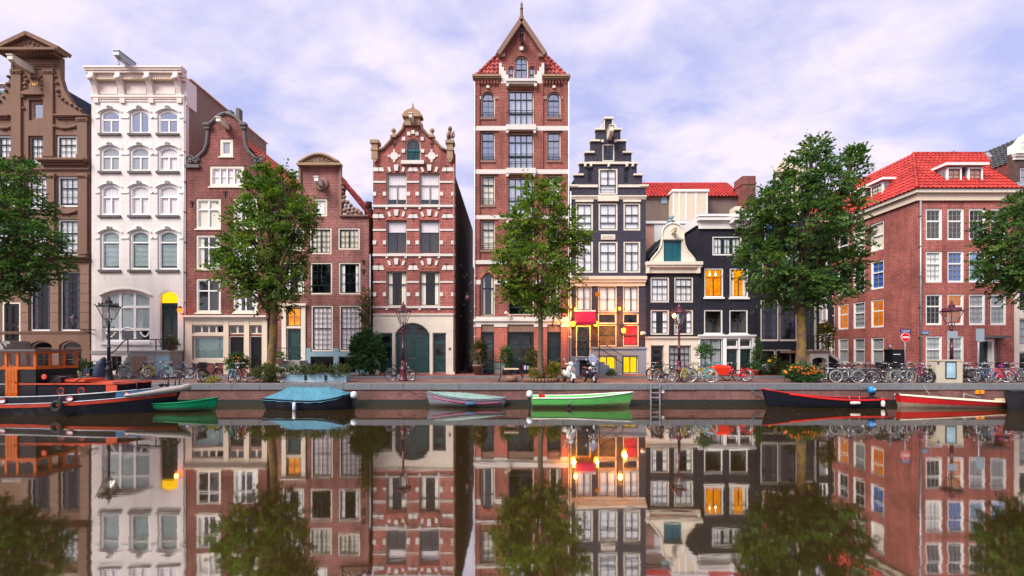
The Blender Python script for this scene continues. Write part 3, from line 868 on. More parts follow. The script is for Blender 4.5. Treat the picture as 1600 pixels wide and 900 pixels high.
def finial(fc, px, py, h, mat='stone_ochre', r=0.16, d=0.0, parent=None, ball=True):
    b = fc.mb(); u, w = fc.U(px), fc.Z(py)
    if ball: prof = [(r, 0), (r, h * .1), (r * .5, h * .16), (r * .4, h * .35), (r * .9, h * .55), (r, h * .68), (r * .8, h * .85), (r * .3, h * .95), (.02, h)]
    else: prof = [(r, 0), (r * .9, h * .08), (r * .45, h * .2), (r * .7, h * .38), (r * .42, h * .5), (r * .3, h * .75), (r * .12, h * .92), (.015, h)]
    b.lathe([(q, 0) for q, _ in prof[:1]] + prof, (u, d, w), 10, 'Z')
    return b.build('finial', mat, parent or fc.root)
def blob_relief(fc, name, pts, mat, proud=.10, r=.09, parent=None):
    """carved ornament: a chain of knobs along points given in photo pixels"""
    b = fc.mb(); rr = random.Random(int(pts[0][0] * 7))
    for (x, y) in pts:
        q = r * rr.uniform(.7, 1.25)
        u, w = fc.U(x), fc.Z(y)
        b.lathe([(.01, -proud - q * .6), (q * .7, -proud - q * .3), (q, -proud + .02), (q * 1.05, .02)], (u, 0, w), 7, 'Y')
    return b.build(name, mat, parent or fc.root)
def scroll(fc, name, px, py, R, mat, sg=1, proud=.14):
    b = fc.mb(); u, w = fc.U(px), fc.Z(py)
    pts = []
    for k in range(26):
        a = k / 25 * 3.6 * math.pi
        r = R * (1 - k / 27)
        pts.append((u + sg * r * math.cos(a), -proud * .6, w + r * math.sin(a)))
    b.tube(pts, [max(.02, R * .2 * (1 - k / 40)) for k in range(26)], 6)
    b.lathe([(R * .35, -proud), (R * .35, .02)], (u, 0, w), 8, 'Y')
    return b.build(name, mat, fc.root)

# ===== 1. brown sandstone house, cut by the left edge
R, fc = house('sandstone_house', 'brown sandstone house with carved neck gable and triangular pediment', -35, 140)
SB, SL = 'stone_brown', 'stone_brown_light'
TW = dict(fm='white', sm='green_black', fw=.13, sw=.05, mun=.028, setback=.10, cur=('full', 'curtain_white'), glass='glass_mid')
fc.window(45, 156, 70, 188, ((1, 1, 1, 1),), fm=SB, sm='stone_brown_light', fw=.2, glass='glass_sky', setback=.12)
fc.window(-6, 211, 26, 248, ((.35, 1, 3, 1), (.65, 1, 3, 2)), **TW)
fc.window(44, 212, 73, 259, ((.3, 1, 3, 1), (.7, 1, 3, 3)), **{**TW, 'fm': SB})
fc.window(87, 211, 120, 249, ((.35, 1, 3, 1), (.65, 1, 3, 2)), **TW)
for y0, y1 in ((275, 323), (342, 400)):
    fc.window(-10, y0, 24, y1, ((.35, 1, 3, 1), (.65, 1, 3, 2)), **TW)
    fc.window(42, y0, 75, y1 + 4, ((.35, 1, 3, 1), (.65, 1, 3, 2)), **TW)
    fc.window(89, y0, 122, y1, ((.35, 1, 3, 1), (.65, 1, 3, 2)), **{**TW, 'cur': ('blind', 'curtain_white', .9)})
for x in (46, 93):
    fc.window(x, 424, x + 32, 517, ((1, 1, 2, 7),), fm='white', sm='green_black', fw=.10, cur=('sides', 'curtain_violet'), setback=.10)
fc.door(3, 472, 32, 533, mat='black_paint', fm='cream', fw=.12, panels=((.1, .05, .47, .4), (.53, .05, .9, .4), (.1, .46, .47, .95), (.53, .46, .9, .95)))
for x in (46, 92):
    fc.window(x, 532, x + 35, 582, ((.2, 1, 1, 1), (.8, 1, 2, 2)), fm='cream', sm='wood_brown', fw=.1, arch=8, setback=.18)
W = fc.wall([(-35, 600), (140, 600), (140, 184), (129, 182), (126, 172), (112, 160), (100, 140), (94, 120), (94, 88), (18, 88), (16, 120), (8, 140), (-8, 160), (-20, 172), (-24, 182), (-35, 184)], 'stone_brown')
# rusticated ground storey
for x0, x1 in ((33, 45), (79.5, 92), (126.5, 139.5)):
    for k in range(7): fc.trim('ashlar_block', x0, 414 + k * 14.9, x1, 414 + k * 14.9 + 14.3, .045, SL)
for x0, x1, y0, y1 in ((20, 35, 110, 246), (70, 85, 110, 246), (-22, -10, 184, 250), (123, 138, 184, 250), (75, 87, 272, 398), (124, 138, 272, 398), (27, 40, 272, 398)):
    b = fc.mb(); u0, u1 = fc.U(x0), fc.U(x1); z0, z1 = fc.Z(y1), fc.Z(y0)
    b.box(u0, u1, -.12, .02, z0, z1); b.box(u0 - .06, u1 + .06, -.17, .021, z0, z0 + .32); b.box(u0 - .05, u1 + .05, -.16, .022, z1 - .30, z1)
    b.build('pilaster', SB, R)
    blob_relief(fc, 'capital', [(x0 + 2 + k * (x1 - x0 - 4) / 3, y0 + 4) for k in range(4)], SB, .16, .10)
for x0, y0, x1, y1, pr in ((64, 250, 139, 259, .42), (-35, 250, 42, 259, .42), (-35, 181, 18, 187, .25), (88, 181, 141, 187, .25), (-35, 400, 140, 409, .3), (-35, 264, 140, 268, .12), (-35, 518, 140, 522, .06), (22, 100, 88, 108, .16)):
    fc.cornice(x0, y0, x1, y1, pr, SB)
# pediment
ped = fc.shape('pediment', [(12, 88), (98, 88), (98, 83), (55, 64), (12, 83)], .35, SB)
b = fc.mb()
for s_ in (-1, 1):
    p0, p1 = Vector((fc.U(55 + s_ * 49), -.45, fc.Z(86))), Vector((fc.U(55), -.45, fc.Z(63)))
    b.bar(p0 + Vector((0, .3, .1)), p1 + Vector((0, .3, .1)), .95, .26)
b.box(fc.U(7), fc.U(103), -.78, .1, fc.Z(89), fc.Z(85.5)); b.build('pediment_cornice', SB, R)
b = fc.mb()
for k in range(18): u = fc.U(14 + k * 4.8); b.box(u - .05, u + .05, -.55, .02, fc.Z(92.5), fc.Z(89.2))
b.build('dentils', SB, R)
blob_relief(fc, 'pediment_carving', [(35, 80), (42, 77), (48, 74), (55, 72), (62, 74), (68, 77), (76, 80), (50, 79), (60, 79)], SB, .36, .12)
for pts in ([(88, 120), (90, 130), (91, 142), (93, 150), (98, 155), (104, 160), (112, 164), (120, 169), (127, 172)], [(20 - 6, 120), (13, 132), (10, 142), (6, 152), (0, 158), (-8, 164)], [(87 + k * 4, 198 + 3 * math.sin(k / 8 * math.pi)) for k in range(9)], [(-2 + k * 3, 198 + 3 * math.sin(k / 7 * math.pi)) for k in range(8)],
            [(40, 120), (43, 126), (40, 132), (41, 138), (66, 120), (68, 126), (66, 133), (67, 139), (50, 122), (56, 121), (62, 122)], [(90 + k * 4, 331 + 3 * math.sin(k / 7 * math.pi)) for k in range(8)], [(38, 146), (69, 146), (38, 152), (70, 154), (38, 170), (71, 172)]):
    blob_relief(fc, 'carved_garland', pts, SB, .07, .13)
fc.shape('window_hood', [(38, 150), (72, 150), (68, 145), (62, 142), (55, 141), (48, 142), (42, 145)], .22, SB)
fc.hoist(50, 111, 1.35, .36, .42, 'cream', .1)
tx = bpy.data.curves.new('date_figures', 'FONT'); tx.body = '1667'; tx.size = .30; tx.extrude = .012; tx.align_x = 'CENTER'
def text_part(tx, name, loc, mat, parent, rot=(math.pi / 2, 0, 0)):
    tmp = bpy.data.objects.new('tmp', tx)
    me = bpy.data.meshes.new_from_object(tmp); bpy.data.objects.remove(tmp)
    me.materials.clear(); me.materials.append(MT[mat])
    o = bpy.data.objects.new(name, me); COL.objects.link(o); o.rotation_euler = rot
    p = parent
    while p is not None and p.parent is not None: p = p.parent
    o.location = Vector(loc) - (p.location if p is not None else Vector((0, 0, 0)))
    o.parent = parent
    return o
text_part(tx, 'date_figures', (fc.U(54), YF - .03, fc.Z(134)), 'gold', R)
ridge_roof(R, fc, 54, 112, -35, 140, 184, 12, 'slate', tiles=False)
b = MB()      # slates as courses with stepped edges
E0, E1, RR0, RR1 = Vector((fc.U(140), YF + .33, fc.Z(184))), Vector((fc.U(140), YF + 12, fc.Z(184))), Vector((fc.U(54), YF + .33, fc.Z(112))), Vector((fc.U(54), YF + 12, fc.Z(112)))
Nn = (E1 - E0).cross(RR0 - E0).normalized()
if Nn.z < 0: Nn = -Nn
for j in range(17):
    for k in range(40):
        t0, t1 = j / 17, (j + 1.08) / 17
        k0, k1 = (k + (j % 2) * .5) / 40.5, (k + .96 + (j % 2) * .5) / 40.5
        q = [E0.lerp(RR0, t0).lerp(E1.lerp(RR1, t0), k0) + Nn * .06, E0.lerp(RR0, t0).lerp(E1.lerp(RR1, t0), k1) + Nn * .06, E0.lerp(RR0, t1).lerp(E1.lerp(RR1, t1), k1) + Nn * .02, E0.lerp(RR0, t1).lerp(E1.lerp(RR1, t1), k0) + Nn * .02]
        b.poly(q)
b.build('roof_slates', 'slate', R, kind='stuff')
body(R, fc, -35, 140, 186, 12, 'plaster_side')
# stoop and railing
b = fc.mb()
for k in range(5): b.box(fc.U(-14 - k * 2), fc.U(46 + k * 2), -1.2 - k * .26, -.002 - k * .001, ZS, fc.Z(533) - k * .19 - .02)
st = b.build('stoop', 'stone_grey', R)
b = fc.mb()
for dx in (0, 4, 8): b.tube([(fc.U(-2), -1.1, fc.Z(533)), (fc.U(-2), -1.1, fc.Z(513))], .03, 6)
for dz in (0, .45, .8): b.tube([(fc.U(2), -1.15, fc.Z(512) - dz), (fc.U(16), -1.15, fc.Z(512) - dz), (fc.U(50), -1.6, fc.Z(545) - dz)], .03, 6)
b.tube([(fc.U(16), -1.15, fc.Z(512)), (fc.U(16), -1.15, fc.Z(535))], .035, 6); b.build('railing', 'iron', R)

# teal-roofed neighbour just showing at the left edge
R0_, f0 = house('teal_roof_house', 'slip of a teal tiled roof behind the sandstone gable\'s shoulder', -120, 20, YF + 3.5)
f0.wall([(-120, 600), (22, 600), (22, 160), (-120, 160)], 'brick_dark')
f0.cornice(-120, 133, 24, 138, .3, 'cream')
tile_roof(R0_, 'roof_tiles', (f0.U(-120), f0.Y - .1, f0.Z(160)), (f0.U(24), f0.Y - .1, f0.Z(160)), (f0.U(24), f0.Y + .5, f0.Z(136)), (f0.U(-120), f0.Y + .5, f0.Z(136)), 'teal')
body(R0_, f0, -120, 22, 160, 6, 'brick_dark', 'flat')

# ===== 2. white stucco house
R, fc = house('white_house', 'tall white stucco house with bracketed cornice and arched windows', 143, 290)
cols = ((156, 188), (202, 234), (246, 279))
for y0, y1, cur, gl, k in ((171, 209, None, 'glass_sky', 0), (228, 268, ('full', 'curtain_pink'), 'glass_mid', 1), (288, 337, ('full', 'curtain_pink'), 'glass_mid', 2), (359, 422, ('blind', 'blind_green', .93), 'glass_mid', 3)):
    for ci, (a, c) in enumerate(cols):
        cu = cur
        bk = 'room_dark'
        if k == 1 and ci < 2: cu = ('flat', 'curtain_grey')
        if k == 0 and ci == 1: lay = ((1, 2, 1, 1),)
        elif k == 3: lay = ((.28, 1, 1, 1), (.72, 1, 1, 1))
        else: lay = ((.38, 1, 1, 1), (.62, 2, 1, 1))
        fc.window(a, y0, c, y1, lay, fm='white', sm='white', fw=.13, sw=.05, tb=.10, glass=gl, cur=cu, back=bk, arch=6, setback=.08, sill=(.12, .13, 'stone_dark'))
fc.window(159, 454, 234, 534, ((.30, 3, 1, 1), (.48, 3, 1, 1), (.22, 3, 1, 1)), fm='white', sm='white', fw=.10, tb=.17, arch=10, cur=('flat', 'film_grey', .78), setback=.12, glass='glass_mid', sill=(.12, .2, 'white'))
fc.door(248, 454, 279, 547, mat='green_black', fm='white', fw=.07, arch=9, panels=((.08, .05, .92, .25), (.08, .30, .92, .62), (.08, .66, .92, .77)), leaves=2, setback=.2)
fc.window(172, 556, 190, 580, ((1, 2, 1, 1),), fm='stone_grey', fw=.05, setback=.1); fc.window(205, 556, 216, 572, ((1, 1, 1, 1),), fm='stone_grey', fw=.05, setback=.1)
fc.wall([(143, 600), (290, 600), (290, 122), (143, 122)], 'stucco_white')
fan = fc.shape('fanlight', [(250.5, 473), (276.5, 473), (276.5, 463), (274, 459), (269, 456.4), (263.5, 455.6), (258, 456.4), (253, 459), (250.5, 463)], -.17, 'lit_yellow', into=.195)
fc.cornice(141, 110, 292, 119, .54, 'cornice_pink', steps=((0, .3, 1), (.3, .62, .9), (.62, 1, .78)))
fc.cornice(141, 119, 292, 128, .25, 'cornice_pink', 'frieze_moulding', ((0, .5, 1), (.5, 1, .6)))
b = fc.mb()
for k in range(46): u = fc.U(152 + k * 2.95); b.box(u - .035, u + .035, -.34, .02, fc.Z(128.3), fc.Z(125.6))
b.build('dentils', 'cream_warm', R)
fc.cornice(143, 150, 290, 159, .14, 'cornice_pink')
for x in (146, 187, 232, 276):
    b = fc.mb(); u = fc.U(x + 5.5); w = .17
    pr = [(-.48, 0), (.02, 0), (.02, -1.9), (-.10, -1.9), (-.12, -1.3), (-.18, -1.05), (-.25, -.8), (-.42, -.45), (-.48, -.25)]
    z = fc.Z(119)
    rows = [[(u + s_ * w, d, z + h) for d, h in pr] for s_ in (-1, 1)]
    b.grid([rows[0] + rows[0][:1], rows[1] + rows[1][:1]], smooth=False); b.poly(rows[0]); b.poly(list(reversed(rows[1])))
    b.lathe([(.13, -w - .03), (.13, w + .03)], (u, -.42, z - .38), 8, 'X')
    b.build('bracket', 'cornice_pink', R)
for x0, x1 in ((153, 184), (197, 229), (241, 274)): fc.trim('frieze_panel', x0, 133, x1, 147, .04, 'cornice_pink')
for y0, rise in ((171, 6), (228, 6), (288, 6), (359, 6)):
    for a, c in cols:
        b = fc.mb()
        up = [(fc.U(a - 3 + (c - a + 6) * k / 10), archz(fc.U(a - 3 + (c - a + 6) * k / 10), fc.U(a - 3), fc.U(c + 3), fc.Z(y0 - 4), .30)) for k in range(11)]
        lo = [(x_, z_ - .12) for x_, z_ in up]
        b.prism(lo + up[::-1], -.06, .02)
        b.build('hood_mould', 'white', R)
        blob_relief(fc, 'hood_ornament', [((a + c) / 2, y0 - 5), ((a + c) / 2 - 3, y0 - 3.6), ((a + c) / 2 + 3, y0 - 3.6)], 'white', .14, .08)
        for x in (a - 4, c + 4): fc.trim('impost_block', x - 3, y0 + 12, x + 3, y0 + 14, .05, 'white')
b = fc.mb()
up = [(fc.U(156 + 81 * k / 14), archz(fc.U(156 + 81 * k / 14), fc.U(156), fc.U(237), fc.Z(450), .45)) for k in range(15)]
b.prism([(x_, z_ - .10) for x_, z_ in up] + up[::-1], -.09, .02); b.build('hood_mould', 'stone_pale', R)
b = fc.mb()
for x0, x1, up_ in ((163, 178, -1), (184, 210, 1), (217, 231, -1)):
    pts = [(fc.U(x0 + (x1 - x0) * k / 10), .14, fc.Z(519) + up_ * .32 * math.sin(math.pi * k / 10)) for k in range(11)]
    b.tube(pts, .05, 6)
b.build('curved_bars', 'white', R)
fc.hoist(207, 103, 1.25, .36, .40, 'zinc', .0)
fc.trim('plinth', 142.6, 548, 290.3, 553, .06, 'stone_grey')
fc.pipe(289, 160, 575, .035)
body(R, fc, 143, 290, 122, 10, 'plaster_side', 'flat')
b = MB(); b.box(fc.U(290) - .01, fc.U(290) + .05, YF + .02, YF + 1.0, fc.Z(164), fc.Z(122)); b.build('corner_render', 'plaster_white', R)
b = MB(); b.box(fc.U(290) - .2, fc.U(290) + .16, YF + .3, YF + 10, fc.Z(122) + .10, fc.Z(118)); b.build('parapet_coping', 'cream_warm', R)
# stoop of the white house
b = fc.mb(); b.box(fc.U(228), fc.U(287), -1.25, -.002, ZS, fc.Z(548)); b.box(fc.U(226), fc.U(288.5), -1.32, -.004, fc.Z(548) - .11, fc.Z(548) + .02)
for k in range(6): b.box(fc.U(226 - 3 * (k + 1)), fc.U(226 - 3 * k) + .01, -1.2, -.003, ZS, fc.Z(548) - .22 * (k + 1))
b.build('stoop', 'stone_grey', R)
b = fc.mb(); b.box(fc.U(230), fc.U(252), -1.29, -1.2, ZS + .25, fc.Z(556)); b.build('stoop_panel', 'stone_brown_light', R)
b = fc.mb(); b.box(fc.U(268), fc.U(287.5), -1.30, -1.2, ZS + .05, fc.Z(556)); b.build('stoop_panel', 'blue_grey', R)
b = fc.mb()
b.tube([(fc.U(288), -1.22, fc.Z(531)), (fc.U(224), -1.22, fc.Z(531)), (fc.U(218), -1.22, fc.Z(533)), (fc.U(206), -1.22, fc.Z(547)), (fc.U(200), -1.22, fc.Z(551)), (fc.U(196), -1.22, fc.Z(551))], .035, 6)
for x, y in ((286, 531), (266, 531), (224, 531), (197, 551)): b.tube([(fc.U(x), -1.22, fc.Z(y)), (fc.U(x), -1.22, fc.Z(y + 20))], .035, 6)
b.tube([(fc.U(288), -1.22, fc.Z(541)), (fc.U(224), -1.22, fc.Z(541))], .02, 5)
b.build('railing', 'iron', R)
def wall_lamp(px, py, label, Y=YF, bulb='bulb', energy=18, col=(1, .34, .05), sz=.19, group=None, out=.32):
    p = at(px, py, Y - out)
    L = thing('wall_lamp', label, 'lamp', p, group)
    b = MB(); b.tube([(p.x, Y - .01, p.z - .28), (p.x, Y - out * .7, p.z - .30), (p.x, Y - out, p.z - sz * 1.2)], .022, 6); b.lathe([(.07, 0), (.07, .03)], (p.x, Y - .03, p.z - .28), 8, 'Y'); b.build('bracket', 'iron', L)
    b = MB(); b.lathe([(.03, -sz * 1.15), (sz * .55, -sz), (sz * .8, -sz * .2), (sz * .72, sz * .5), (.02, sz * .6)], p, 8); b.build('globe', bulb, L)
    b = MB(); b.lathe([(sz * .95, sz * .55), (sz * .6, sz * .95), (.03, sz * 1.35)], p, 8); b.build('cap', 'iron', L)
    ld = bpy.data.lights.new('lamp_light', 'POINT'); ld.energy = energy; ld.color = col; ld.shadow_soft_size = .12
    lo = bpy.data.objects.new('lamp_light', ld); COL.objects.link(lo); lo.parent = L; lo.location = (0, -sz * 1.6, 0)
    return L
wall_lamp(281, 484, 'glowing red-orange wall lamp beside the white house\'s dark front door', bulb='bulb_red', energy=10, col=(1, .2, .05))
# bracket lantern on the sandstone house
def bracket_lantern(px, py, Y, label):
    p = at(px, py, Y - .9); L = thing('bracket_lantern', label, 'lamp', p)
    b = MB(); x = p.x
    b.tube([(x + .55, Y + .02, p.z - .62), (x + .3, Y - .5, p.z - .62), (x, Y - .9, p.z - .62), (x, Y - .9, p.z - .35)], .03, 6)
    b.tube([(x + .5, Y, p.z - .95), (x + .45, Y - .3, p.z - .85), (x + .25, Y - .55, p.z - .66)], .03, 6); b.build('bracket', 'iron', L)
    b = MB(); b.lathe([(.08, -.36), (.2, .12)], p, 6, smooth=False); b.build('glass_body', 'glass_lamp', L)
    b = MB(); b.lathe([(.26, .12), (.22, .18), (.10, .30), (.03, .42)], p, 6, smooth=False); b.lathe([(.1, -.4), (.1, -.36)], p, 6)
    for k in range(6):
        a = math.pi * k / 3; b.tube([(x + .085 * math.cos(a), p.y + .085 * math.sin(a), p.z - .36), (x + .205 * math.cos(a), p.y + .205 * math.sin(a), p.z + .12)], .012, 4)
    b.build('lantern_frame', 'iron', L)
bracket_lantern(116, 500, YF, 'black lantern on an iron wall bracket of the sandstone house')

# ===== 3. brown brick neck-gable house with cream shopfront
R, fc = house('brown_neck_gable_house', 'brown brick neck-gable house with dark scrolls and cream shopfront', 291, 417)
WW = dict(fm='cream', sm='white', fw=.13, sw=.05, tb=.09, setback=.04, glass='glass_mid', sill=(.06, .07, 'cream'))
fc.window(343, 217, 364, 245, ((1, 1, 1, 1),), **{**WW, 'fw': .2, 'cur': ('flat', 'curtain_grey')})
fc.window(327, 259, 381, 292, ((1, 4, 1, 2),), **{**WW, 'fw': .18, 'cur': ('full', 'curtain_pink')})
for y0, y1, cu in ((310, 358, ('full', 'curtain_cream')), (367, 421, ('sides', 'curtain_cream')), (435, 489, None)):
    for a in (306, 364):
        fc.window(a, y0, a + 39, y1, ((.33, 2, 1, 1), (.67, 2, 1, 1)), **{**WW, 'cur': cu if a == 306 else ('sides', 'curtain_white'), 'back': 'room_mid' if y0 > 360 else 'room_dark'})
SH = dict(fm='cream_warm', sm='cream', fw=.05, sw=.03, tb=.12, setback=.06)
fc.window(301, 508, 350, 521, ((1, 4, 1, 1),), **{**SH, 'glass': 'glass_mid'})
fc.window(301, 525, 350, 562, ((1, 1, 1, 1),), fm='cream', sm='cream', fw=.08, sw=.03, cur=('flat', 'film_green'), glass='glass_mid', setback=.08)
fc.window(358, 508, 382, 522, ((1, 2, 1, 1),), **{**SH, 'glass': 'glass_mid'}); fc.window(390, 508, 410, 522, ((1, 2, 1, 1),), **{**SH, 'glass': 'glass_mid'})
fc.door(358, 525, 382, 583, mat='black_paint', fm='cream', fw=.06, panels=((.1, .05, .9, .35), (.1, .4, .9, .75), (.15, .82, .85, .93)), knob='chrome')
fc.door(390, 525, 410, 583, mat='black_paint', fm='cream', fw=.06, panels=((.1, .05, .9, .35), (.1, .4, .9, .75), (.15, .82, .85, .93)), knob='chrome')
half = [(63.5, 262), (52, 251), (43, 245), (34, 236), (30, 225), (29, 215), (28, 203), (29, 196), (22, 191), (14, 183), (7, 179), (0, 177)]
cx = 354
pts = [(cx - 63, 600), (cx + 63, 600)] + [(cx + a - .5, y) for a, y in half] + [(cx - a + .5, y) for a, y in half[::-1][1:]]
fc.wall(pts, 'brick_brown')
b = fc.mb()
for s_ in (-1, 1):
    p = [(fc.U(cx + s_ * a), -.03, fc.Z(y)) for a, y in half[1:]]
    b.tube(p, .12, 6)
b.build('gable_coping', 'stone_dark', R)
for s_ in (-1, 1):
    b = fc.mb(); u = fc.U(cx + s_ * 28); b.box(u - .22, u + .22, -.3, .04, fc.Z(198), fc.Z(194)); b.box(u - .17, u + .17, -.22, .04, fc.Z(203), fc.Z(198)); b.build('gable_capital', 'stone_dark', R)
    b = fc.mb(); u0, u1 = sorted((fc.U(cx + s_ * 41), fc.U(cx + s_ * 63))); b.box(u0, u1, -.16, .03, fc.Z(263), fc.Z(258)); b.build('shoulder_cornice', 'stone_dark', R)
    scroll(fc, 'shoulder_scroll', cx + s_ * 55, 250, .30, 'stone_dark', s_); scroll(fc, 'shoulder_scroll', cx + s_ * 46, 252, .24, 'stone_dark', -s_)
fc.hoist(355, 199, .95, .30, .36, 'cream', .06)
for x, y in ((300, 319), (352, 303)): fc.anchor(x, y, .45)
# shopfront joinery
fc.cornice(288, 493, 419, 501, .30, 'cream')
b = fc.mb()
zf = fc.Z(501)
for x0, x1 in ((289, 301), (350, 358), (382, 390), (410, 418)): b.box(fc.U(x0), fc.U(x1), -.07, .02, ZS, zf)
for x0, x1 in ((301, 350), (358, 382), (390, 410)): b.box(fc.U(x0), fc.U(x1), -.045, .02, fc.Z(508), zf); 
b.box(fc.U(301), fc.U(350), -.05, .02, fc.Z(525), fc.Z(521)); b.box(fc.U(301), fc.U(350), -.08, .02, fc.Z(567), fc.Z(562))
b.build('shopfront', 'cream_warm', R)
fc.trim('shopfront_frieze_panel', 302, 502.5, 349, 506.5, .06, 'cream')
ridge_roof(R, fc, 354, 196, 291, 417, 262, 11, 'tile_orange', hip=0.5)
body(R, fc, 291, 417, 262, 11, 'brick_dark')
b = MB()
for k in (-.25, .12): b.box(fc.U(344) + k * 1.6 - .12, fc.U(344) + k * 1.6 + .14, YF + 1.6, YF + 2.0, fc.Z(190), fc.Z(150) + k * .4)
b.box(fc.U(344) - .55, fc.U(344) + .45, YF + 1.5, YF + 2.1, fc.Z(215), fc.Z(182)); b.build('chimney', 'stone_dark', R)

# narrow dark infill bay between the two brown houses
R, fc = house('infill_bay', 'narrow dark-blue glazed bay squeezed between two brown brick houses', 418, 430, YF + .25)
fc.window(419.5, 470, 430, 500, ((1, 1, 1, 1),), fm='hull_navy', sm='black_paint', fw=.05)
fc.door(419.5, 508, 430, 583, mat='hull_navy', fm='cream', fw=.06, panels=((.15, .05, .85, .4),), panes=((.2, .5, .8, .9),))
fc.wall([(417.2, 600), (430.8, 600), (430.8, 330), (417.2, 330)], 'brick_dark')
body(R, fc, 417.2, 430.8, 330, 8, 'brick_dark', 'flat')

# ===== 4. brown spout-gable house with grey-blue plinth
R, fc = house('spout_gable_house', 'brown brick house with round-topped neck gable and grey-blue plinth', 431, 576)
WD = dict(fm='cream', sm='green_black', fw=.10, sw=.05, tb=.06, setback=.03, sill=None)
fc.window(490, 310, 511, 338, ((1, 1, 1, 1),), fm='cream', sm='stone_grey', fw=.13, sw=.07, cur=('flat', 'white'))
fc.window(443, 356, 475, 392, ((1, 2, 2, 3),), **{**WD, 'cur': ('full', 'curtain_cream'), 'glass': 'glass_mid'})
fc.window(484, 356, 518, 397, ((1, 2, 2, 4),), **{**WD, 'cur': ('full', 'curtain_cream'), 'glass': 'glass_mid'})
fc.window(528, 356, 562, 390, ((1, 2, 2, 3),), **{**WD, 'cur': ('full', 'curtain_cream'), 'glass': 'glass_mid'})
fc.window(441, 410, 475, 460, ((1, 1, 3, 4),), **{**WD, 'cur': ('sides', 'curtain_white')})
fc.window(485, 410, 519, 460, ((.75, 2, 2, 3), (.25, 1, 3, 1)), **WD)
fc.window(529, 410, 563, 460, ((1, 1, 2, 3),), **{**WD, 'cur': ('sides', 'curtain_white')})
fc.window(486, 477, 520, 549, ((.5, 1, 4, 4), (.5, 1, 4, 4)), **{**WD, 'cur': ('full', 'curtain_pink')})
fc.window(530, 477, 564, 549, ((.5, 1, 4, 4), (.5, 1, 4, 4)), **{**WD, 'cur': ('full', 'curtain_pink')})
fc.window(448, 481, 470, 510, ((1, 1, 2, 2),), fm='cream', sm='green_black', fw=.03, back='lit_amber', depth=.4)
fc.door(448, 513, 471, 563, mat='green_dark', fm='cream', fw=.05, panels=((.12, .06, .88, .36), (.12, .42, .88, .94)))
fc.window(486, 558, 521, 582, ((1, 1, 6, 1),), fm='iron', sm='iron', fw=.03, mun=.03); fc.window(530, 558, 556, 582, ((1, 1, 4, 1),), fm='iron', sm='iron', fw=.03, mun=.03)
arc = [(470 + 62 * k / 12, 259 - 13 * math.sin(math.pi * k / 12)) for k in range(13)]
fc.wall([(431, 600), (576, 600), (576, 338), (530, 337), (530, 259)] + arc[::-1][1:-1] + [(471, 259), (471, 337), (431, 338)], 'brick_rose')
b = fc.mb()
up = [(fc.U(a), fc.Z(c) + .10) for a, c in arc]
b.prism([(fc.U(470), fc.Z(260)), (fc.U(532), fc.Z(260))] + up[::-1], -.22, .05)
b.prism([(fc.U(467), fc.Z(261)), (fc.U(535), fc.Z(261)), (fc.U(535), fc.Z(257.5)), (fc.U(467), fc.Z(257.5))], -.38, .06)
b.tube([(x_, -.3, z_) for x_, z_ in up], .11, 6)
pd = b.build('pediment', 'stone_ochre', R)
b = fc.mb()
for k in range(9): a = math.pi * (k + .5) / 9; b.bar((fc.U(501), -.25, fc.Z(258)), (fc.U(501) + 1.0 * math.cos(a), -.25, fc.Z(258) + .46 * math.sin(a)), .06, .06)
b.build('shell_carving', 'stone_brown_light', pd)
for s_ in (-1, 1):
    x = 501 + s_ * 30; b = fc.mb(); u0, u1 = sorted((fc.U(x), fc.U(x + s_ * 3.5))); b.box(u0, u1, -.12, .04, fc.Z(337), fc.Z(262)); b.build('gable_edge_stone', 'stone_brown_light', R)
    blob_relief(fc, 'claw_carving', [(501 + s_ * a, y) for a, y in ((33, 288), (35, 294), (34, 301), (37, 308), (36, 315), (42, 316), (40, 322), (47, 321), (45, 327), (52, 326), (38, 329), (57, 330), (50, 332), (62, 333), (43, 333))], 'stone_brown_light', .05, .17)
    b = fc.mb(); u0, u1 = sorted((fc.U(501 + s_ * 30), fc.U(501 + s_ * 75))); b.box(u0, u1, -.16, .05, fc.Z(339), fc.Z(336)); b.build('shoulder_cornice', 'stone_brown', R)
b = fc.mb(); b.lathe([(.42, -.12), (.46, -.08), (.46, .02)], (fc.U(503), 0, fc.Z(288)), 20, 'Y'); b.build('hoist_roundel', 'stone_brown_light', R)
fc.hoist(502, 288, .8, .26, .40, 'white', .05)
b = fc.mb()
for x0, x1, y0, y1 in ((476, 576.3, 549.5, 557), (476, 485.5, 557, 600), (521.5, 529.5, 557, 600), (556.5, 576.3, 557, 600), (476, 485.6, 544, 549.6), (520.4, 529.6, 544, 549.6), (564.4, 576.3, 544, 549.6), (485.5, 521.5, 582.5, 600), (529.5, 556.5, 582.5, 600)):
    b.box(fc.U(x0), fc.U(x1), -.05, .02, fc.Z(y1), fc.Z(y0))
b.build('plinth', 'blue_grey', R)
b = fc.mb()
b.box(fc.U(441), fc.U(447.6), -.09, .02, fc.Z(563), fc.Z(478)); b.box(fc.U(471.4), fc.U(478), -.09, .02, fc.Z(563), fc.Z(478)); b.box(fc.U(447.6), fc.U(471.4), -.06, .02, fc.Z(513), fc.Z(510))
b.box(fc.U(438.5), fc.U(480), -.22, .02, fc.Z(478), fc.Z(474.5)); b.box(fc.U(447.6), fc.U(471.4), -.06, .02, fc.Z(481), fc.Z(478)); b.build('door_surround', 'cream', R)
b = fc.mb()
for k in range(3): b.box(fc.U(432 + k), fc.U(480 + 5 * k), -1.1 - k * .3, -.002 - k * .001, ZS, fc.Z(563) - .2 * k)
b.build('stoop', 'stone_grey', R)
b = fc.mb()
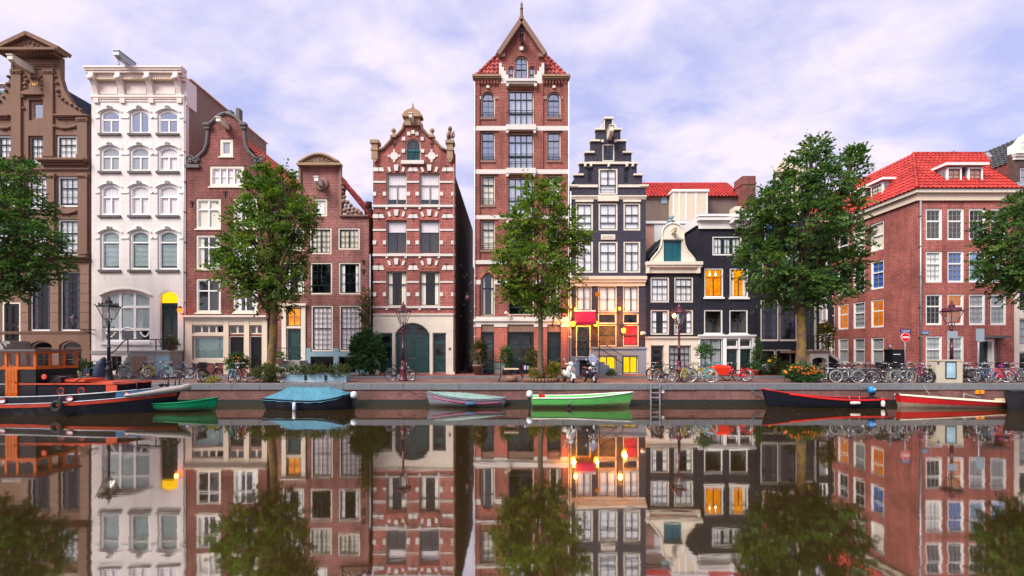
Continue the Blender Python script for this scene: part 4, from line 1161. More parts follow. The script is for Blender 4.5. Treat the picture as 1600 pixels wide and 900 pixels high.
b.tube([(fc.U(432), -1.05, fc.Z(544)), (fc.U(466), -1.05, fc.Z(544)), (fc.U(468), -1.05, fc.Z(549)), (fc.U(486), -1.25, fc.Z(560))], .03, 6); b.tube([(fc.U(466), -1.05, fc.Z(544)), (fc.U(466), -1.05, fc.Z(566))], .03, 6); b.tube([(fc.U(432), -1.05, fc.Z(556)), (fc.U(466), -1.05, fc.Z(556))], .02, 6); b.build('railing', 'iron', R)
for x, y in ((568, 410), (568, 425)): fc.anchor(x, y, .4)
ridge_roof(R, fc, 501, 246, 431, 576, 338, 11, 'tile_red', hip=6.3, sides=(1,)); ridge_roof(R, fc, 501, 246, 431, 576, 338, 11, 'tile_red', hip=6.3, sides=(0,))
b = MB(); p = Vector((fc.U(560), YF + 2.2, fc.Z(322)))
b.box(p.x - .25, p.x + .25, YF + 2.0, YF + 2.6, p.z - 1.2, p.z + .5); b.lathe([(.2, .5), (.26, .55), (.22, .9), (.26, 1.0), (.1, 1.02)], p, 10); b.build('chimney', 'brick_dark', R)
body(R, fc, 431, 576, 338, 11, 'brick_dark')
fc.pipe(579.5, 398, 583, .05, 'zinc', .14)
# ===== 5. red brick house with white stone bands
R, fc = house('banded_house', 'red brick gabled house with white stone bands and dark green gate', 583, 711)
GB = dict(fm='cream', sm='stone_grey', fw=.05, sw=.05, tb=.06, setback=.12)
fc.window(634, 217, 657, 252, ((.45, 2, 1, 1), (.55, 2, 1, 1)), fm='cream', sm='teal', fw=.06, arch=7, glass='glass_mid', setback=.1)
for ri, (y0, y1) in enumerate(((270, 320), (344, 396), (424, 478))):
    for ci, a in enumerate((603.5, 655)):
        fc.window(a, y0, a + 32, y1, ((.36, 1, 1, 1), (.64, 2, 1, 1)) if not (ri == 2 and ci == 1) else ((.33, 1, 1, 1), (.67, 1, 1, 1)), **{**GB, 'sm': 'iron' if ri else 'stone_grey', 'glass': ('glass_mid', 'glass_mid', 'glass')[ri], 'back': ('room_mid', 'room_mid', 'room_mid')[ri],
                  'cur': (('upper', 'curtain_pink', .82), ('upper', 'curtain_pink', .34), ('sides', 'curtain_cream'))[ri]})
fc.door(617, 504, 672, 583, mat='green_dark', fm='cream', fw=.04, arch=18, leaves=2, panels=((.1, .04, .9, .28), (.1, .33, .9, .72)), panes=((.14, .76, .86, .90),), setback=.16)
fc.door(592, 520, 613.5, 583, mat='green_dark', fm='cream', fw=.04, panels=((.12, .05, .88, .30),), panes=((.2, .36, .8, .66), (.2, .76, .8, .92)), setback=.16)
fc.door(676, 520, 697.5, 582, mat='green_dark', fm='cream', fw=.04, panels=((.12, .05, .88, .28), (.15, .31, .85, .38)), panes=((.2, .42, .8, .72), (.15, .82, .85, .94)), setback=.16)
fc.wall([(583, 600), (711, 600), (711, 240), (698, 236), (690, 232), (681, 222), (676, 215), (668, 211), (660, 202), (659, 196), (656, 190), (656, 182), (634, 182), (634, 190), (631, 196), (630, 202), (622, 211), (614, 215), (609, 222), (600, 232), (592, 236), (583, 240)], 'brick_band')
ST = 'stone_pale'
def wedge_row(y0, y1, curve=True):
    pass
for (yb0, yb1, ky) in ((262, 268, 258), (335, 341, 328), (415, 422, 404)):
    for x0, x1 in ((582.8, 601), (637, 654), (690, 711.2)):
        b = fc.mb(); t_ = 2.5
        pts = [(x0, yb1), (x1, yb1), (x1 - (t_ if x1 < 711 else 0), yb0), (x0 + (t_ if x0 > 583 else 0), yb0)]
        b.prism([(fc.U(a), fc.Z(c)) for a, c in pts], -.05, .02); b.build('stone_band', ST, R)
    for cx in (619.5, 671):
        fc.shape('keystone', [(cx - 2.4, ky + 9.5), (cx + 2.4, ky + 9.5), (cx + 3.6, ky), (cx - 3.6, ky)], .10, ST)
        for s_ in (-1, 1):
            fc.shape('voussoir', [(cx + s_ * 8, ky + 10.4), (cx + s_ * 11.5, ky + 11), (cx + s_ * 14, ky + 4), (cx + s_ * 10, ky + 3)], .06, ST)
        if ky > 300:
            fc.shape('arch_infill', [(cx - 15, ky + 15.5), (cx + 15, ky + 15.5), (cx + 12, ky + 12.4), (cx, ky + 11), (cx - 12, ky + 12.4)], .02, 'brick_red')
for y0, y1 in ((283, 286), (358, 361), (439.5, 442)):
    for x0, x1 in ((582.8, 603.3), (635.7, 654.8), (687.2, 711.2)): fc.trim('stone_band', x0, y0, x1, y1, .05, ST)
for y0, y1 in ((320.5, 324), (397, 400.5), (478.5, 481.5)):
    b = fc.mb(); b.box(fc.U(582.6), fc.U(711.4), -.09, .02, fc.Z(y1), fc.Z(y0))
    for x in (604.5, 634, 656, 686): b.box(fc.U(x) - .08, fc.U(x) + .08, -.07, .021, fc.Z(y1 + 3), fc.Z(y1))
    b.build('sill_band', ST, R)
for y in (300, 376, 457):
    for x0, x1 in ((582.8, 588), (598.5, 603.3), (635.7, 641), (649.5, 654.8), (687.2, 692.5), (705, 711.2)): fc.trim('quoin_block', x0, y, x1, y + 6, .05, ST)
for x, y, s_ in ((639, 209, -1), (645.5, 206.5, 0), (652, 209, 1), (631, 217, -1), (660, 217, 1), (630.5, 236, -1), (660.5, 236, 1)): fc.trim('stone_block', x - 2.6, y - 2.5, x + 2.6, y + 3, .06, ST)
fc.trim('door_sill', 627.5, 252, 663, 257.5, .20, ST)
for cx in (616, 674.5):
    b = fc.mb(); u, w = fc.U(cx), fc.Z(244)
    b.lathe([(.28, -.05), (.28, .02)], (u, 0, w), 14, 'Y')
    for a in range(4):
        q = a * math.pi / 2; b.box(u + .36 * math.cos(q) - .07, u + .36 * math.cos(q) + .07, -.052, .021, w + .36 * math.sin(q) - .07, w + .36 * math.sin(q) + .07)
    b.build('stone_roundel', ST, R)
    fc.anchor(cx, 226, .35)
b = fc.mb()
for k in range(6): u = fc.U(637.5 + k * 3.2); b.box(u - .02, u + .02, .04, .07, fc.Z(251), fc.Z(235))
b.box(fc.U(635), fc.U(656), .03, .08, fc.Z(236), fc.Z(234.5)); b.build('balustrade', 'teal', R)
for y in (264, 338, 417):
    for x in (592, 645.5, 698): fc.anchor(x, y, .55)
half = [(65, 240), (52, 236), (45, 232), (36, 222), (31, 215), (23, 211), (15, 202), (14, 196), (11, 190)]
for s_ in (-1, 1):
    b = fc.mb(); b.tube([(fc.U(645 + s_ * a), -.04, fc.Z(y)) for a, y in half[1:]], .11, 6); b.build('gable_coping', 'stone_brown_light', R)
    x = 645 + s_ * 58.5
    b = fc.mb(); u = fc.U(x); b.box(u - .21, u + .21, -.22, .3, fc.Z(250), fc.Z(226)); b.box(u - .30, u + .30, -.30, .36, fc.Z(226), fc.Z(221)); b.box(u - .26, u + .26, -.26, .33, fc.Z(237), fc.Z(234)); b.prism([(u - .21, fc.Z(250)), (u + .21, fc.Z(250)), (u, fc.Z(256))], -.2, .02); b.build('corner_pier', 'stone_ochre', R)
    finial(fc, 645 + s_ * 30, 213, .58, r=.17)
    b = fc.mb(); u = fc.U(645 + s_ * 30); b.box(u - .2, u + .2, -.2, .2, fc.Z(216), fc.Z(213)); b.build('finial_base', 'stone_ochre', R)
b = fc.mb(); u = fc.U(645); b.box(u - .52, u + .52, -.15, .3, fc.Z(197), fc.Z(185)); b.box(u - .68, u + .68, -.3, .34, fc.Z(185), fc.Z(181.5))
pts = [(u + .62 * math.cos(math.pi * k / 10), fc.Z(181.5) + .40 * math.sin(math.pi * k / 10)) for k in range(11)]
b.prism(pts, -.25, .25); b.build('gable_crown', 'stone_ochre', R)
finial(fc, 645, 174, .62, r=.17, ball=False)
fc.hoist(645, 190, .7, .22, .40, 'cream', .05)
# lion with shield on the right pier
b = MB(); p = Vector((fc.U(703.5), YF, fc.Z(218)))
b.sm = True
b.tube([p + Vector((-.1, 0, 0)), p + Vector((-.12, 0, .3)), p + Vector((0, 0, .55)), p + Vector((-.02, -.05, .7))], [.12, .17, .15, .05], 7)
b.lathe([(.03, -.02), (.13, .03), (.15, .14), (.10, .25), (.03, .30)], p + Vector((0, -.1, .58)), 8)
b.tube([p + Vector((.08, -.15, 0)), p + Vector((.10, -.17, .35))], .06, 6); b.tube([p + Vector((-.14, -.15, 0)), p + Vector((-.12, -.17, .35))], .06, 6)
b.box(p.x + .04, p.x + .26, YF - .24, YF - .19, p.z + .02, p.z + .42)
b.tube([p + Vector((.18, .1, .1)), p + Vector((.3, .1, .3)), p + Vector((.22, .1, .66))], [.04, .035, .03], 5); b.build('lion_statue', 'stone_brown_light', R)
fc.cornice(583, 490, 711, 496, .12, 'cream')
def base_with_holes(x0, y0, x1, y1, holes, proud, mat, name='base_course'):
    b = fc.mb(); hs = [opening(fc.U(a), fc.U(c), fc.Z(e), fc.Z(d), r * fc.Y / F) for a, d, c, e, r in holes]
    # notch the openings that reach the ground into the outline
    out = [(fc.U(x0), fc.Z(y1))]
    for h in hs:
        out += [(h[0][0], fc.Z(y1))] + [(h[0][0], h[-1][1])] + list(reversed(h[2:-1])) + [(h[1][0], h[2][1]), (h[1][0], fc.Z(y1))]
    out += [(fc.U(x1), fc.Z(y1)), (fc.U(x1), fc.Z(y0)), (fc.U(x0), fc.Z(y0))]
    ded = [out[0]]
    for q in out[1:]:
        if (Vector(q) - Vector(ded[-1])).length > 1e-4: ded.append(q)
    b.prism(ded, -proud, .03); return b.build(name, mat, R)
base_with_holes(583, 496, 711, 600, [(592, 520, 613.5, 600, 0), (617, 504, 672, 600, 18), (676, 520, 697.5, 600, 0)], .05, 'stucco_cream')
fc.trim('house_number_plate', 701, 543, 705, 547, .07, 'wood_brown')
fc.pipe(709.5, 258, 580, .045, 'stone_brown_light', .12)
ridge_roof(R, fc, 645, 205, 583, 711, 274, 14, 'tile_old', tiles=False)
body(R, fc, 583, 711, 276, 14, 'brick_dark')
for k in range(5):    # sills along the alley side
    y = YF + 3 + k * 2.1
    for z_ in (5.5 + 1.1 * (k % 3), 9.4 - .5 * (k % 2)): b = MB(); b.box(fc.U(711) - .01, fc.U(711) + .03, y, y + .8, z_, z_ + .12); b.build('side_sill', 'cream', R)
# buildings further down the alley
R, f2 = house('alley_house', 'dark rear house closing the narrow alley beside the banded house', 655, 739, YF + 14.2)
X1 = (711 - CXP) * YF / F - .15
b = MB(); b.box(X1 - 8, X1, YF + 14.1, YF + 30, ZS, 11.5); b.build('wall', 'brick_dark', R)
b = MB(); b.poly([(X1 - 8, YF + 14.1, 11.5), (X1 + .1, YF + 14.1, 11.5), (X1 - 3.5, YF + 14.1, 14.0)]); b.poly([(X1 + .1, YF + 14.1, 11.5), (X1 + .1, YF + 30, 11.5), (X1 - 3.5, YF + 30, 14), (X1 - 3.5, YF + 14.1, 14)]); b.build('roof', 'tile_old', R)
b = MB(); b.box(X1 - 1, X1 + 4, YF + 30.2, YF + 38, ZS, 9.5)
tag(b.build('alley_end_house', 'brick_dark', loc=(X1 + 1, YF + 30.2, ZS)), 'distant dark brick wall at the far end of the alley', 'house')
# gas lamp sign hanging in the alley mouth
p = at(731, 466, YF - .1); L = thing('hanging_lantern', 'round dark-red lantern hanging in the alley mouth', 'lamp', p)
b = MB(); b.lathe([(.02, -.2), (.12, -.16), (.18, 0), (.12, .16), (.05, .2)], p, 10); b.build('globe', 'maroon', L)
b = MB(); b.tube([p + Vector((0, 0, .2)), p + Vector((0, .02, .38)), Vector((gx(741, YF), YF + .2, p.z + .42))], .02, 5); b.tube([(p.x + .24 * math.cos(k * .3927), p.y, p.z + .24 * math.sin(k * .3927)) for k in range(16)], .015, 5, closed=True); b.build('bracket', 'iron', L)

# ===== 6. tall red warehouse
R, fc = house('tall_warehouse', 'tallest house, red brick warehouse with pointed central gable and red roof', 741, 888)
TWN = dict(fm='cream', sm='green_black', fw=.06, sw=.05, tb=.07, setback=.14, sill=(.06, .14, 'stone_brown_light'))
rows = ((143, 184, 10), (205, 251, 0), (274, 321, 0), (344, 391, 0), (427, 493, 10))
for ri, (y0, y1, ar) in enumerate(rows):
    for a in (752, 855):
        lay = ((.28, 1, 2, 1), (.72, 1, 2, 3)) if ri < 4 else ((.34, 1, 1, 1), (.66, 1, 1, 1))
        fc.window(a, y0, a + 21, y1, lay, **{**TWN, 'arch': ar, 'glass': 'glass_sky' if ri < 2 else 'glass_mid', 'cur': None if ri < 2 else (('full', 'curtain_cream') if ri < 4 else ('sides', 'curtain_cream'))})
for ri, (y0, y1) in enumerate(((140, 197), (207, 265), (277, 335), (344, 402), (438, 492))):
    fc.window(794, y0, 834, y1, ((.22, 4, 1, 1), (.42, 4, 1, 1), (.36, 4, 1, 1)) if ri < 4 else ((.8, 2, 1, 1), (.2, 1, 1, 1)), fm='cream', sm='green_dark', fw=.06, sw=.05, tb=.075, setback=.16,
              glass='glass_sky' if ri < 3 else 'glass', cur=('full', 'curtain_white') if ri < 3 else None)
fc.window(804.5, 87, 825, 127, ((.5, 2, 1, 2), (.5, 2, 1, 1)), fm='cream', sm='green_dark', fw=.06, arch=10, glass='glass_sky', setback=.14)
fc.window(794, 103, 803, 127, ((.5, 1, 1, 1), (.5, 1, 1, 1)), fm='cream', sm='green_dark', fw=.05, arch=4, glass='glass_sky', setback=.14)
fc.window(826.5, 103, 835.5, 127, ((.5, 1, 1, 1), (.5, 1, 1, 1)), fm='cream', sm='green_dark', fw=.05, arch=4, glass='glass_sky', setback=.14)
DW = dict(mat='green_black', fm='green_black', fw=.05, setback=.14)
fc.door(752, 519, 772, 584, panels=(), panes=((.14, .18, .46, .70), (.54, .18, .86, .70), (.14, .76, .86, .94)), back='room_mid', **DW)
fc.door(793, 519, 834, 584, leaves=2, panels=((.12, .04, .88, .30),), panes=((.14, .36, .46, .68), (.54, .36, .86, .68), (.14, .74, .46, .92), (.54, .74, .86, .92)), back='room_mid', **DW)
fc.door(855, 519, 876, 584, panels=((.12, .04, .45, .24), (.55, .04, .88, .24), (.12, .3, .88, .66)), panes=((.14, .76, .46, .93), (.54, .76, .86, .93)), **DW)
fc.wall([(741, 600), (888, 600), (888, 127), (850, 127), (850, 88), (815, 36), (780, 88), (780, 127), (741, 127)], 'brick_tall')
WS = 'stone_pale'
for y0, y1 in ((198, 205), (265.5, 272.5), (337, 343), (407, 413)):
    for x0, x1 in ((740.8, 791.5), (836.5, 888.2)): fc.trim('stone_band', x0, y0, x1, y1, .10, WS)
for x0, x1 in ((740.8, 751), (773, 793), (835, 854), (877, 888.2)): fc.trim('stone_band', x0, 437.5, x1, 444.5, .08, WS)
for x0, x1 in ((740.8, 751.6), (773.4, 781), (847, 854.5), (876.6, 888.2)): fc.trim('stone_block', x0, 151, x1, 155.5, .06, WS if x0 < 745 else 'stone_ochre')
for x0, x1 in ((740.6, 749.6), (779.5, 793.4), (834.6, 848.5), (879, 888.4)):
    for y0, y1 in ((127, 198), (205, 265.5), (272.5, 337), (343, 407), (444.5, 495)): fc.trim('brick_pier', x0, y0, x1, y1, .09, 'brick_tall')
for ri, y in enumerate((197.5, 265, 337)):       # stone lintels over the loading doors
    b = fc.mb(); b.box(fc.U(791), fc.U(837), -.30, .03, fc.Z(y + 8), fc.Z(y)); b.prism([(fc.U(791), fc.Z(y + 8)), (fc.U(796), fc.Z(y + 8)), (fc.U(794), fc.Z(y + 12.5)), (fc.U(791), fc.Z(y + 13))], -.26, .03); b.prism([(fc.U(832), fc.Z(y + 8)), (fc.U(837), fc.Z(y + 8)), (fc.U(837), fc.Z(y + 13)), (fc.U(834), fc.Z(y + 12.5))], -.26, .03); b.build('lintel', WS, R)
b = fc.mb(); b.box(fc.U(791), fc.U(838.5), -.42, .03, fc.Z(132), fc.Z(128)); b.box(fc.U(792), fc.U(837), -.34, .031, fc.Z(135), fc.Z(132)); b.box(fc.U(791), fc.U(795), -.36, .032, fc.Z(139), fc.Z(135)); b.box(fc.U(834), fc.U(838.5), -.36, .032, fc.Z(139), fc.Z(135)); b.build('balcony_slab', WS, R)
for x0_, x1_, ys_, d_ in ((794, 834, (172, 240, 252, 309), .02), (753, 772, (177, 243, 313, 383), .06), (856, 875, (177, 243, 313, 383), .06)):
    for y0 in ys_:
        for k_ in (0, 2.9): b = fc.mb(); b.box(fc.U(x0_), fc.U(x1_), d_, d_ + .03, fc.Z(y0 + k_ + .8), fc.Z(y0 + k_)); b.build('guard_rail', 'green_black', R)
for s_ in (-1, 1):
    x0, x1 = (738.5, 783) if s_ < 0 else (846.5, 890.5)
    fc.cornice(x0, 120, x1, 127, .32, 'stone_ochre', steps=((0, .45, 1), (.45, .75, .8), (.75, 1, .4)))
    b = fc.mb()
    for k in range(8): u = fc.U((743 if s_ < 0 else 849) + k * 4.9); b.box(u - .07, u + .07, -.14, .02, fc.Z(131.5), fc.Z(127)); b.box(u - .035, u + .035, -.12, .021, fc.Z(133.5), fc.Z(131.5))
    b.build('brick_corbels', 'brick_tall', R)
    b = fc.mb(); p0, p1 = Vector((fc.U(815 + s_ * 36.5), -.1, fc.Z(88))), Vector((fc.U(815), -.1, fc.Z(34)))
    b.bar(p0, p1, .42, .30); b.build('gable_coping', 'stone_brown_light', R)
    b = fc.mb(); u0, u1 = sorted((fc.U(815 + s_ * 36), fc.U(815 + s_ * 26))); b.box(u0, u1, -.2, .3, fc.Z(91), fc.Z(86)); b.build('gable_kneeler', 'stone_brown_light', R)
    for k in range(4):
        u0, u1 = sorted((fc.U(815 + s_ * 35.2), fc.U(815 + s_ * (31 - k * 3.4)))); b = fc.mb(); b.box(u0, u1, -.08, .02, fc.Z(99.5 + (k + 1) * 6), fc.Z(99.5 + k * 6)); b.build('stone_block', WS, R)
    u0, u1 = sorted((fc.U(815 + s_ * 32), fc.U(815 + s_ * 20.5))); b = fc.mb(); b.box(u0, u1, -.12, .02, fc.Z(132), fc.Z(124)); b.build('stone_block', WS, R)
for cx in (762.3, 865.3): fc.trim('keystone', cx - 2.2, 134.5, cx + 2.2, 138.5, .10, WS)
fc.shape('keystone', [(812.5, 80), (817, 80), (818, 75), (811.5, 75)], .14, WS)
b = fc.mb(); b.lathe([(.28, 0), (.26, .1), (.12, .45), (.08, .9), (.13, .95), (.06, 1.1), (.1, 1.2), (.02, 1.45)], (fc.U(815), .05, fc.Z(34)), 8); b.build('finial', 'stone_brown', R)
fc.hoist(815, 66, .9, .14, .30, 'iron', .0)
fc.cornice(740, 495, 889, 507, .20, WS, steps=((0, .35, .6), (.35, .6, 1.0), (.6, 1, .5)))
for x0, x1 in ((740.6, 751.6), (772.4, 792.6), (834.4, 854.6), (876.4, 888.4)):
    fc.trim('brick_pier', x0, 507, x1, 566, .10, 'brick_red'); fc.trim('pier_base', x0, 566, x1, 600, .12, 'stone_grey' if x0 < 800 else 'brick_red'); fc.trim('pier_capital', x0 - .3, 507.2, x1 + .3, 511, .14, WS)
for a in (752.3, 855.3): fc.shape('arch_ring', [(a - 3 + 27 * k / 10, 434 - 13 * math.sin(math.pi * k / 10)) for k in range(11)] + [(a + 21 - 21 * k / 10, 434 - 8.5 * math.sin(math.pi * k / 10)) for k in range(11)], .06, 'brick_red')
for x0, x1 in ((751.8, 772.2), (792.8, 834.2), (854.8, 876.2)): fc.trim('transom_panel', x0, 508, x1, 518.5, .02, 'stone_brown_light')
# hipped roof either side of the gable
zt = fc.Z(56)
for s_ in (-1, 1):
    e = (888 if s_ > 0 else 741); gxm = 815
    E0, E1 = Vector((fc.U(e), YF + .1, fc.Z(120))), Vector((fc.U(e), YF + 12, fc.Z(120)))
    pk0, pk1 = Vector((gx(gxm, YF + 2), YF + 2.0, gz(50, YF + 2))), Vector((gx(gxm, YF + 2), YF + 9, gz(50, YF + 2)))
    gq = 815 + s_ * 35.5; G0 = Vector((fc.U(gq), YF + .1, fc.Z(120))); hp = E0.lerp(pk0, (fc.U(e) - fc.U(gq)) / (E0.x - pk0.x))
    if s_ > 0: tile_roof(R, 'roof_tiles', G0, E0, hp, hp, 'tile_old', caps=[(E0, hp)])
    else: tile_roof(R, 'roof_tiles', E0, G0, hp, hp, 'tile_old', caps=[(E0, hp)])
    tile_roof(R, 'roof_tiles', E0, E1, pk1, pk0, 'tile_old')
b = MB(); b.poly([(fc.U(780), YF + .3, fc.Z(88)), (fc.U(815), YF + .3, fc.Z(38)), (fc.U(815), YF + 4.5, fc.Z(38)), (fc.U(780), YF + 4.5, fc.Z(88))]); b.poly([(fc.U(850), YF + .3, fc.Z(88)), (fc.U(850), YF + 4.5, fc.Z(88)), (fc.U(815), YF + 4.5, fc.Z(38)), (fc.U(815), YF + .3, fc.Z(38))]); b.build('gable_roof', 'tile_old', R)
fc.pipe(742, 130, 582, .035, 'white', .14); fc.pipe(888.3, 130, 582, .035, 'white', .14)
b = fc.mb(); b.bar((fc.U(790), -.5, fc.Z(489)), (fc.U(797), -.25, fc.Z(494)), .16, .16); b.build('security_camera', 'white', R)
body(R, fc, 741, 888, 120, 12, 'brick_dark')

# ===== 7. slate-grey step-gable house with red awning
R, fc = house('step_gable_house', 'slate-grey step-gable house with cream trim and red awning', 889, 1009)
CW = dict(fm='cream', sm='green_black', fw=.11, sw=.045, tb=.055, setback=.03, cur=('full', 'curtain_white'), glass='glass_mid')
fc.window(941, 225, 960, 252, ((1, 1, 3, 4),), **{**CW, 'fw': .08, 'cur': None}); fc.window(935, 263, 965, 304, ((.66, 2, 1, 2), (.34, 1, 1, 2)), **{**CW})
fc.window(918, 263, 926.5, 286, ((1, 1, 1, 3),), fm='brick_slate', sm='green_black', fw=.05); fc.window(974.5, 263, 983, 286, ((1, 1, 1, 3),), fm='brick_slate', sm='green_black', fw=.05)
for x0, x1 in ((899.5, 926.5), (935, 965), (974, 1000.5)):
    fc.window(x0, 317, x1, 360, ((.42, 1, 2, 1), (.34, 1, 2, 1), (.24, 1, 1, 1)), **CW)
    fc.window(x0, 377, x1, 426, ((.33, 1, 2, 1), (.67, 2, 1, 2)), **CW)
fc.window(900, 447, 924.5, 486, ((1, 2, 1, 2),), **{**CW, 'fw': .07})
fc.door(900, 509, 923, 557, mat='green_black', fm='cream', fw=.07, panels=((.12, .05, .88, .3),), panes=((.15, .36, .85, .60), (.15, .66, .85, .94)), knob='chrome')
for x0, x1, bk, cu in ((934.5, 963.5, 'lit_dim', None), (973.5, 998, 'room_red', ('full', 'room_red'))):
    fc.window(x0, 447, x1, 488, ((1, 2, 1, 2),), **{**CW, 'fw': .07})
    fc.window(x0, 489.5, x1, 506, ((1, 1, 1, 1),), fm='cream', sm='cream', fw=.06, sw=.02, back='room_mid')
    fc.window(x0, 507.5, x1, 541, ((.5, 1, 1, 1), (.5, 1, 1, 1)), fm='cream', sm='green_black', fw=.06, back=bk, cur=cu, depth=.7)
fc.window(933.5, 556, 963, 584, ((1, 2, 1, 1),), fm='cream', sm='green_black', fw=.06, back='lit_yellow', depth=.45); fc.window(972.5, 556, 997, 584, ((1, 2, 1, 1),), fm='cream', sm='green_black', fw=.06, back='lit_yellow', depth=.45)
fc.door(902, 566, 919, 590, mat='green_black', fm='grey_blue', fw=.04, panels=((.12, .1, .88, .9),), knob='chrome')
steps = [(12, 186), (12, 203), (38 / 2, 203), (19, 221), (27.5, 221), (27.5, 239), (36, 239), (36, 256), (44.5, 256), (44.5, 274), (53, 274), (53, 291), (61, 291)]
steps[0] = (6, 186); steps[1] = (6, 203)
cx = 950.5
fc.wall([(889, 600), (1009, 600), (1009, 291)] + [(cx + a, y) for a, y in steps[::-1][1:]] + [(cx - a, y) for a, y in steps[:-1]] + [(889, 291)], 'brick_slate')
CR = 'cream'
fc.trim('step_cap', cx - 7.5, 183.5, cx + 7.5, 186.5, .12, CR, into=.36)
for s_ in (-1, 1):
    for a0, a1, y in ((5.8, 20.5, 203), (13, 28.5, 221), (22, 37.5, 239), (30, 46, 256), (39, 54, 274), (48, 62.5, 291)):
        x0, x1 = sorted((cx + s_ * a0, cx + s_ * a1)); fc.trim('step_cap', x0, y - 2, x1, y + .6, .12, CR, into=.36)
    x0, x1 = sorted((cx + s_ * 5.6, cx + s_ * 7.2)); fc.trim('step_upright', x0, 187, x1, 200.5, .05, CR)
    b = fc.mb(); u, w = fc.U(cx + s_ * 11), fc.Z(201); pts = [(u, w)] + [(u + s_ * .28 * math.cos(math.pi / 2 * k / 5) - s_ * .2, w + .34 * math.sin(math.pi / 2 * k / 5)) for k in range(6)]; b.prism(pts, -.06, .2); b.build('step_scroll', CR, R)
fc.trim('string_course', cx - 31, 253.4, cx + 31, 257, .10, CR)
fc.trim('string_course', 889.5, 289, 934, 293, .08, CR); fc.trim('string_course', 966, 289, 1009.5, 293, .08, CR)
fc.cornice(888.5, 306, 1010, 311.5, .12, CR, 'string_course'); fc.trim('string_panel', 934, 308, 966, 315, .14, CR)
for x0, x1 in ((899, 927), (973.5, 1001)): fc.trim('lintel', x0, 312.5, x1, 315.8, .08, CR)
for x in (914, 923, 950.5, 979, 988): fc.trim('console', x - 1.6, 257, x + 1.6, 261, .16, CR)
for x in (941, 961): fc.trim('console', x - 1.8, 219.5, x + 1.8, 223, .14, CR)
fc.hoist(951, 213, .95, .26, .55, 'cream', .12)
fc.cornice(889.5, 432, 1009.5, 447, .24, 'cream_warm')
fc.trim('plaque', 939, 366.5, 961, 374.5, .05, CR)
tx = bpy.data.curves.new('plaque_letters', 'FONT'); tx.body = 'ANNO'; tx.size = .26; tx.extrude = .004; tx.align_x = 'CENTER'
text_part(tx, 'plaque_letters', (fc.U(950), YF - .055, fc.Z(373)), 'stone_grey', R)
b = fc.mb()
for x0, x1, y0, y1 in ((923.4, 1009.3, 543.5, 555.5), (923.4, 933, 555.5, 600), (963.5, 972, 555.5, 600), (997.5, 1009.3, 555.5, 600), (933, 963.5, 584.5, 600), (972, 997.5, 584.5, 600)): b.box(fc.U(x0), fc.U(x1), -.06, .02, fc.Z(y1), fc.Z(y0))
b.box(fc.U(923.4), fc.U(1009.6), -.12, .021, fc.Z(545), fc.Z(542)); b.build('plinth', 'grey_blue', R)
b = fc.mb(); u0, u1 = fc.U(898), fc.U(929); zt_, zl_ = fc.Z(487), fc.Z(506)
n_ = 14
top_ = [(u0 + (u1 - u0) * k / n_, -.04, zt_) for k in range(n_ + 1)]; bot_ = [(u0 + (u1 - u0) * k / n_, -.75, zl_ + .06) for k in range(n_ + 1)]; val = [(x_, y_ - .01, z_ - .12 - .05 * (k % 2)) for k, (x_, y_, z_) in enumerate(bot_)]
b.grid([top_, bot_, val], smooth=False); b.poly([top_[0], bot_[0], (u0, -.04, zl_ + .06)]); b.poly([top_[-1], bot_[-1], (u1, -.04, zl_ + .06)]); b.build('awning', 'awning_red', R)
b = fc.mb(); b.box(u0 - .05, u1 + .05, -.1, .02, zt_, zt_ + .1); b.build('awning_box', 'white', R)
b = fc.mb(); b.box(fc.U(892), fc.U(932), -1.3, -.002, fc.Z(562), fc.Z(557)); b.box(fc.U(919.5), fc.U(931), -1.25, -.003, ZS, fc.Z(562)); b.box(fc.U(892), fc.U(901), -1.25, -.003, ZS, fc.Z(562))
for k in range(5): b.box(fc.U(932 + k * 7), fc.U(939 + k * 7) - .003, -1.25, -.064, ZS, fc.Z(562) - .21 * (k + .6))
b.build('stoop', 'grey_blue', R)
b = fc.mb()
for dz in (0, .5): b.tube([(fc.U(894), -1.25, fc.Z(534) - dz), (fc.U(933), -1.25, fc.Z(534) - dz), (fc.U(966), -1.25, fc.Z(556) - dz), (fc.U(966), -1.25, fc.Z(580) - dz)], .028, 6)
for x, y in ((894, 534), (913, 534), (931, 534)): b.tube([(fc.U(x), -1.25, fc.Z(y)), (fc.U(x), -1.25, fc.Z(558))], .028, 6)
b.build('railing', 'iron', R)
fc.pipe(891.5, 300, 583, .04, 'white', .1)
b = fc.mb(); b.lathe([(.10, -.16), (.12, 0), (.10, .16)], (fc.U(1003), -.3, fc.Z(521)), 8, 'X'); b.tube([(fc.U(1006), 0, fc.Z(521)), (fc.U(1003), -.3, fc.Z(521))], .03, 5); b.build('security_camera', 'white', R)
body(R, fc, 889, 1009, 291, 10, 'brick_dark')
b = MB(); b.poly([(fc.U(889), YF + .33, fc.Z(291)), (fc.U(950), YF + .33, fc.Z(200)), (fc.U(950), YF + 10, fc.Z(200)), (fc.U(889), YF + 10, fc.Z(291))]); b.poly([(fc.U(1009), YF + .33, fc.Z(291)), (fc.U(1009), YF + 10, fc.Z(291)), (fc.U(950), YF + 10, fc.Z(200)), (fc.U(950), YF + .33, fc.Z(200))]); b.build('roof', 'tile_black', R)
wall_lamp(895.5, 505, 'bright orange wall lamp at the outer side of the red awning', energy=120)
wall_lamp(931, 505, 'bright orange wall lamp between the red awning and warm-lit window', energy=100)
wall_lamp(974.5, 515.5, 'bright orange wall lamp at the edge of the red-curtained window', energy=120)
wall_lamp(968, 481.5, 'small orange wall lamp between two curtained first-floor windows', energy=50, sz=.11)
wall_lamp(899, 482, 'small orange wall lamp above the red awning', energy=25, sz=.08)
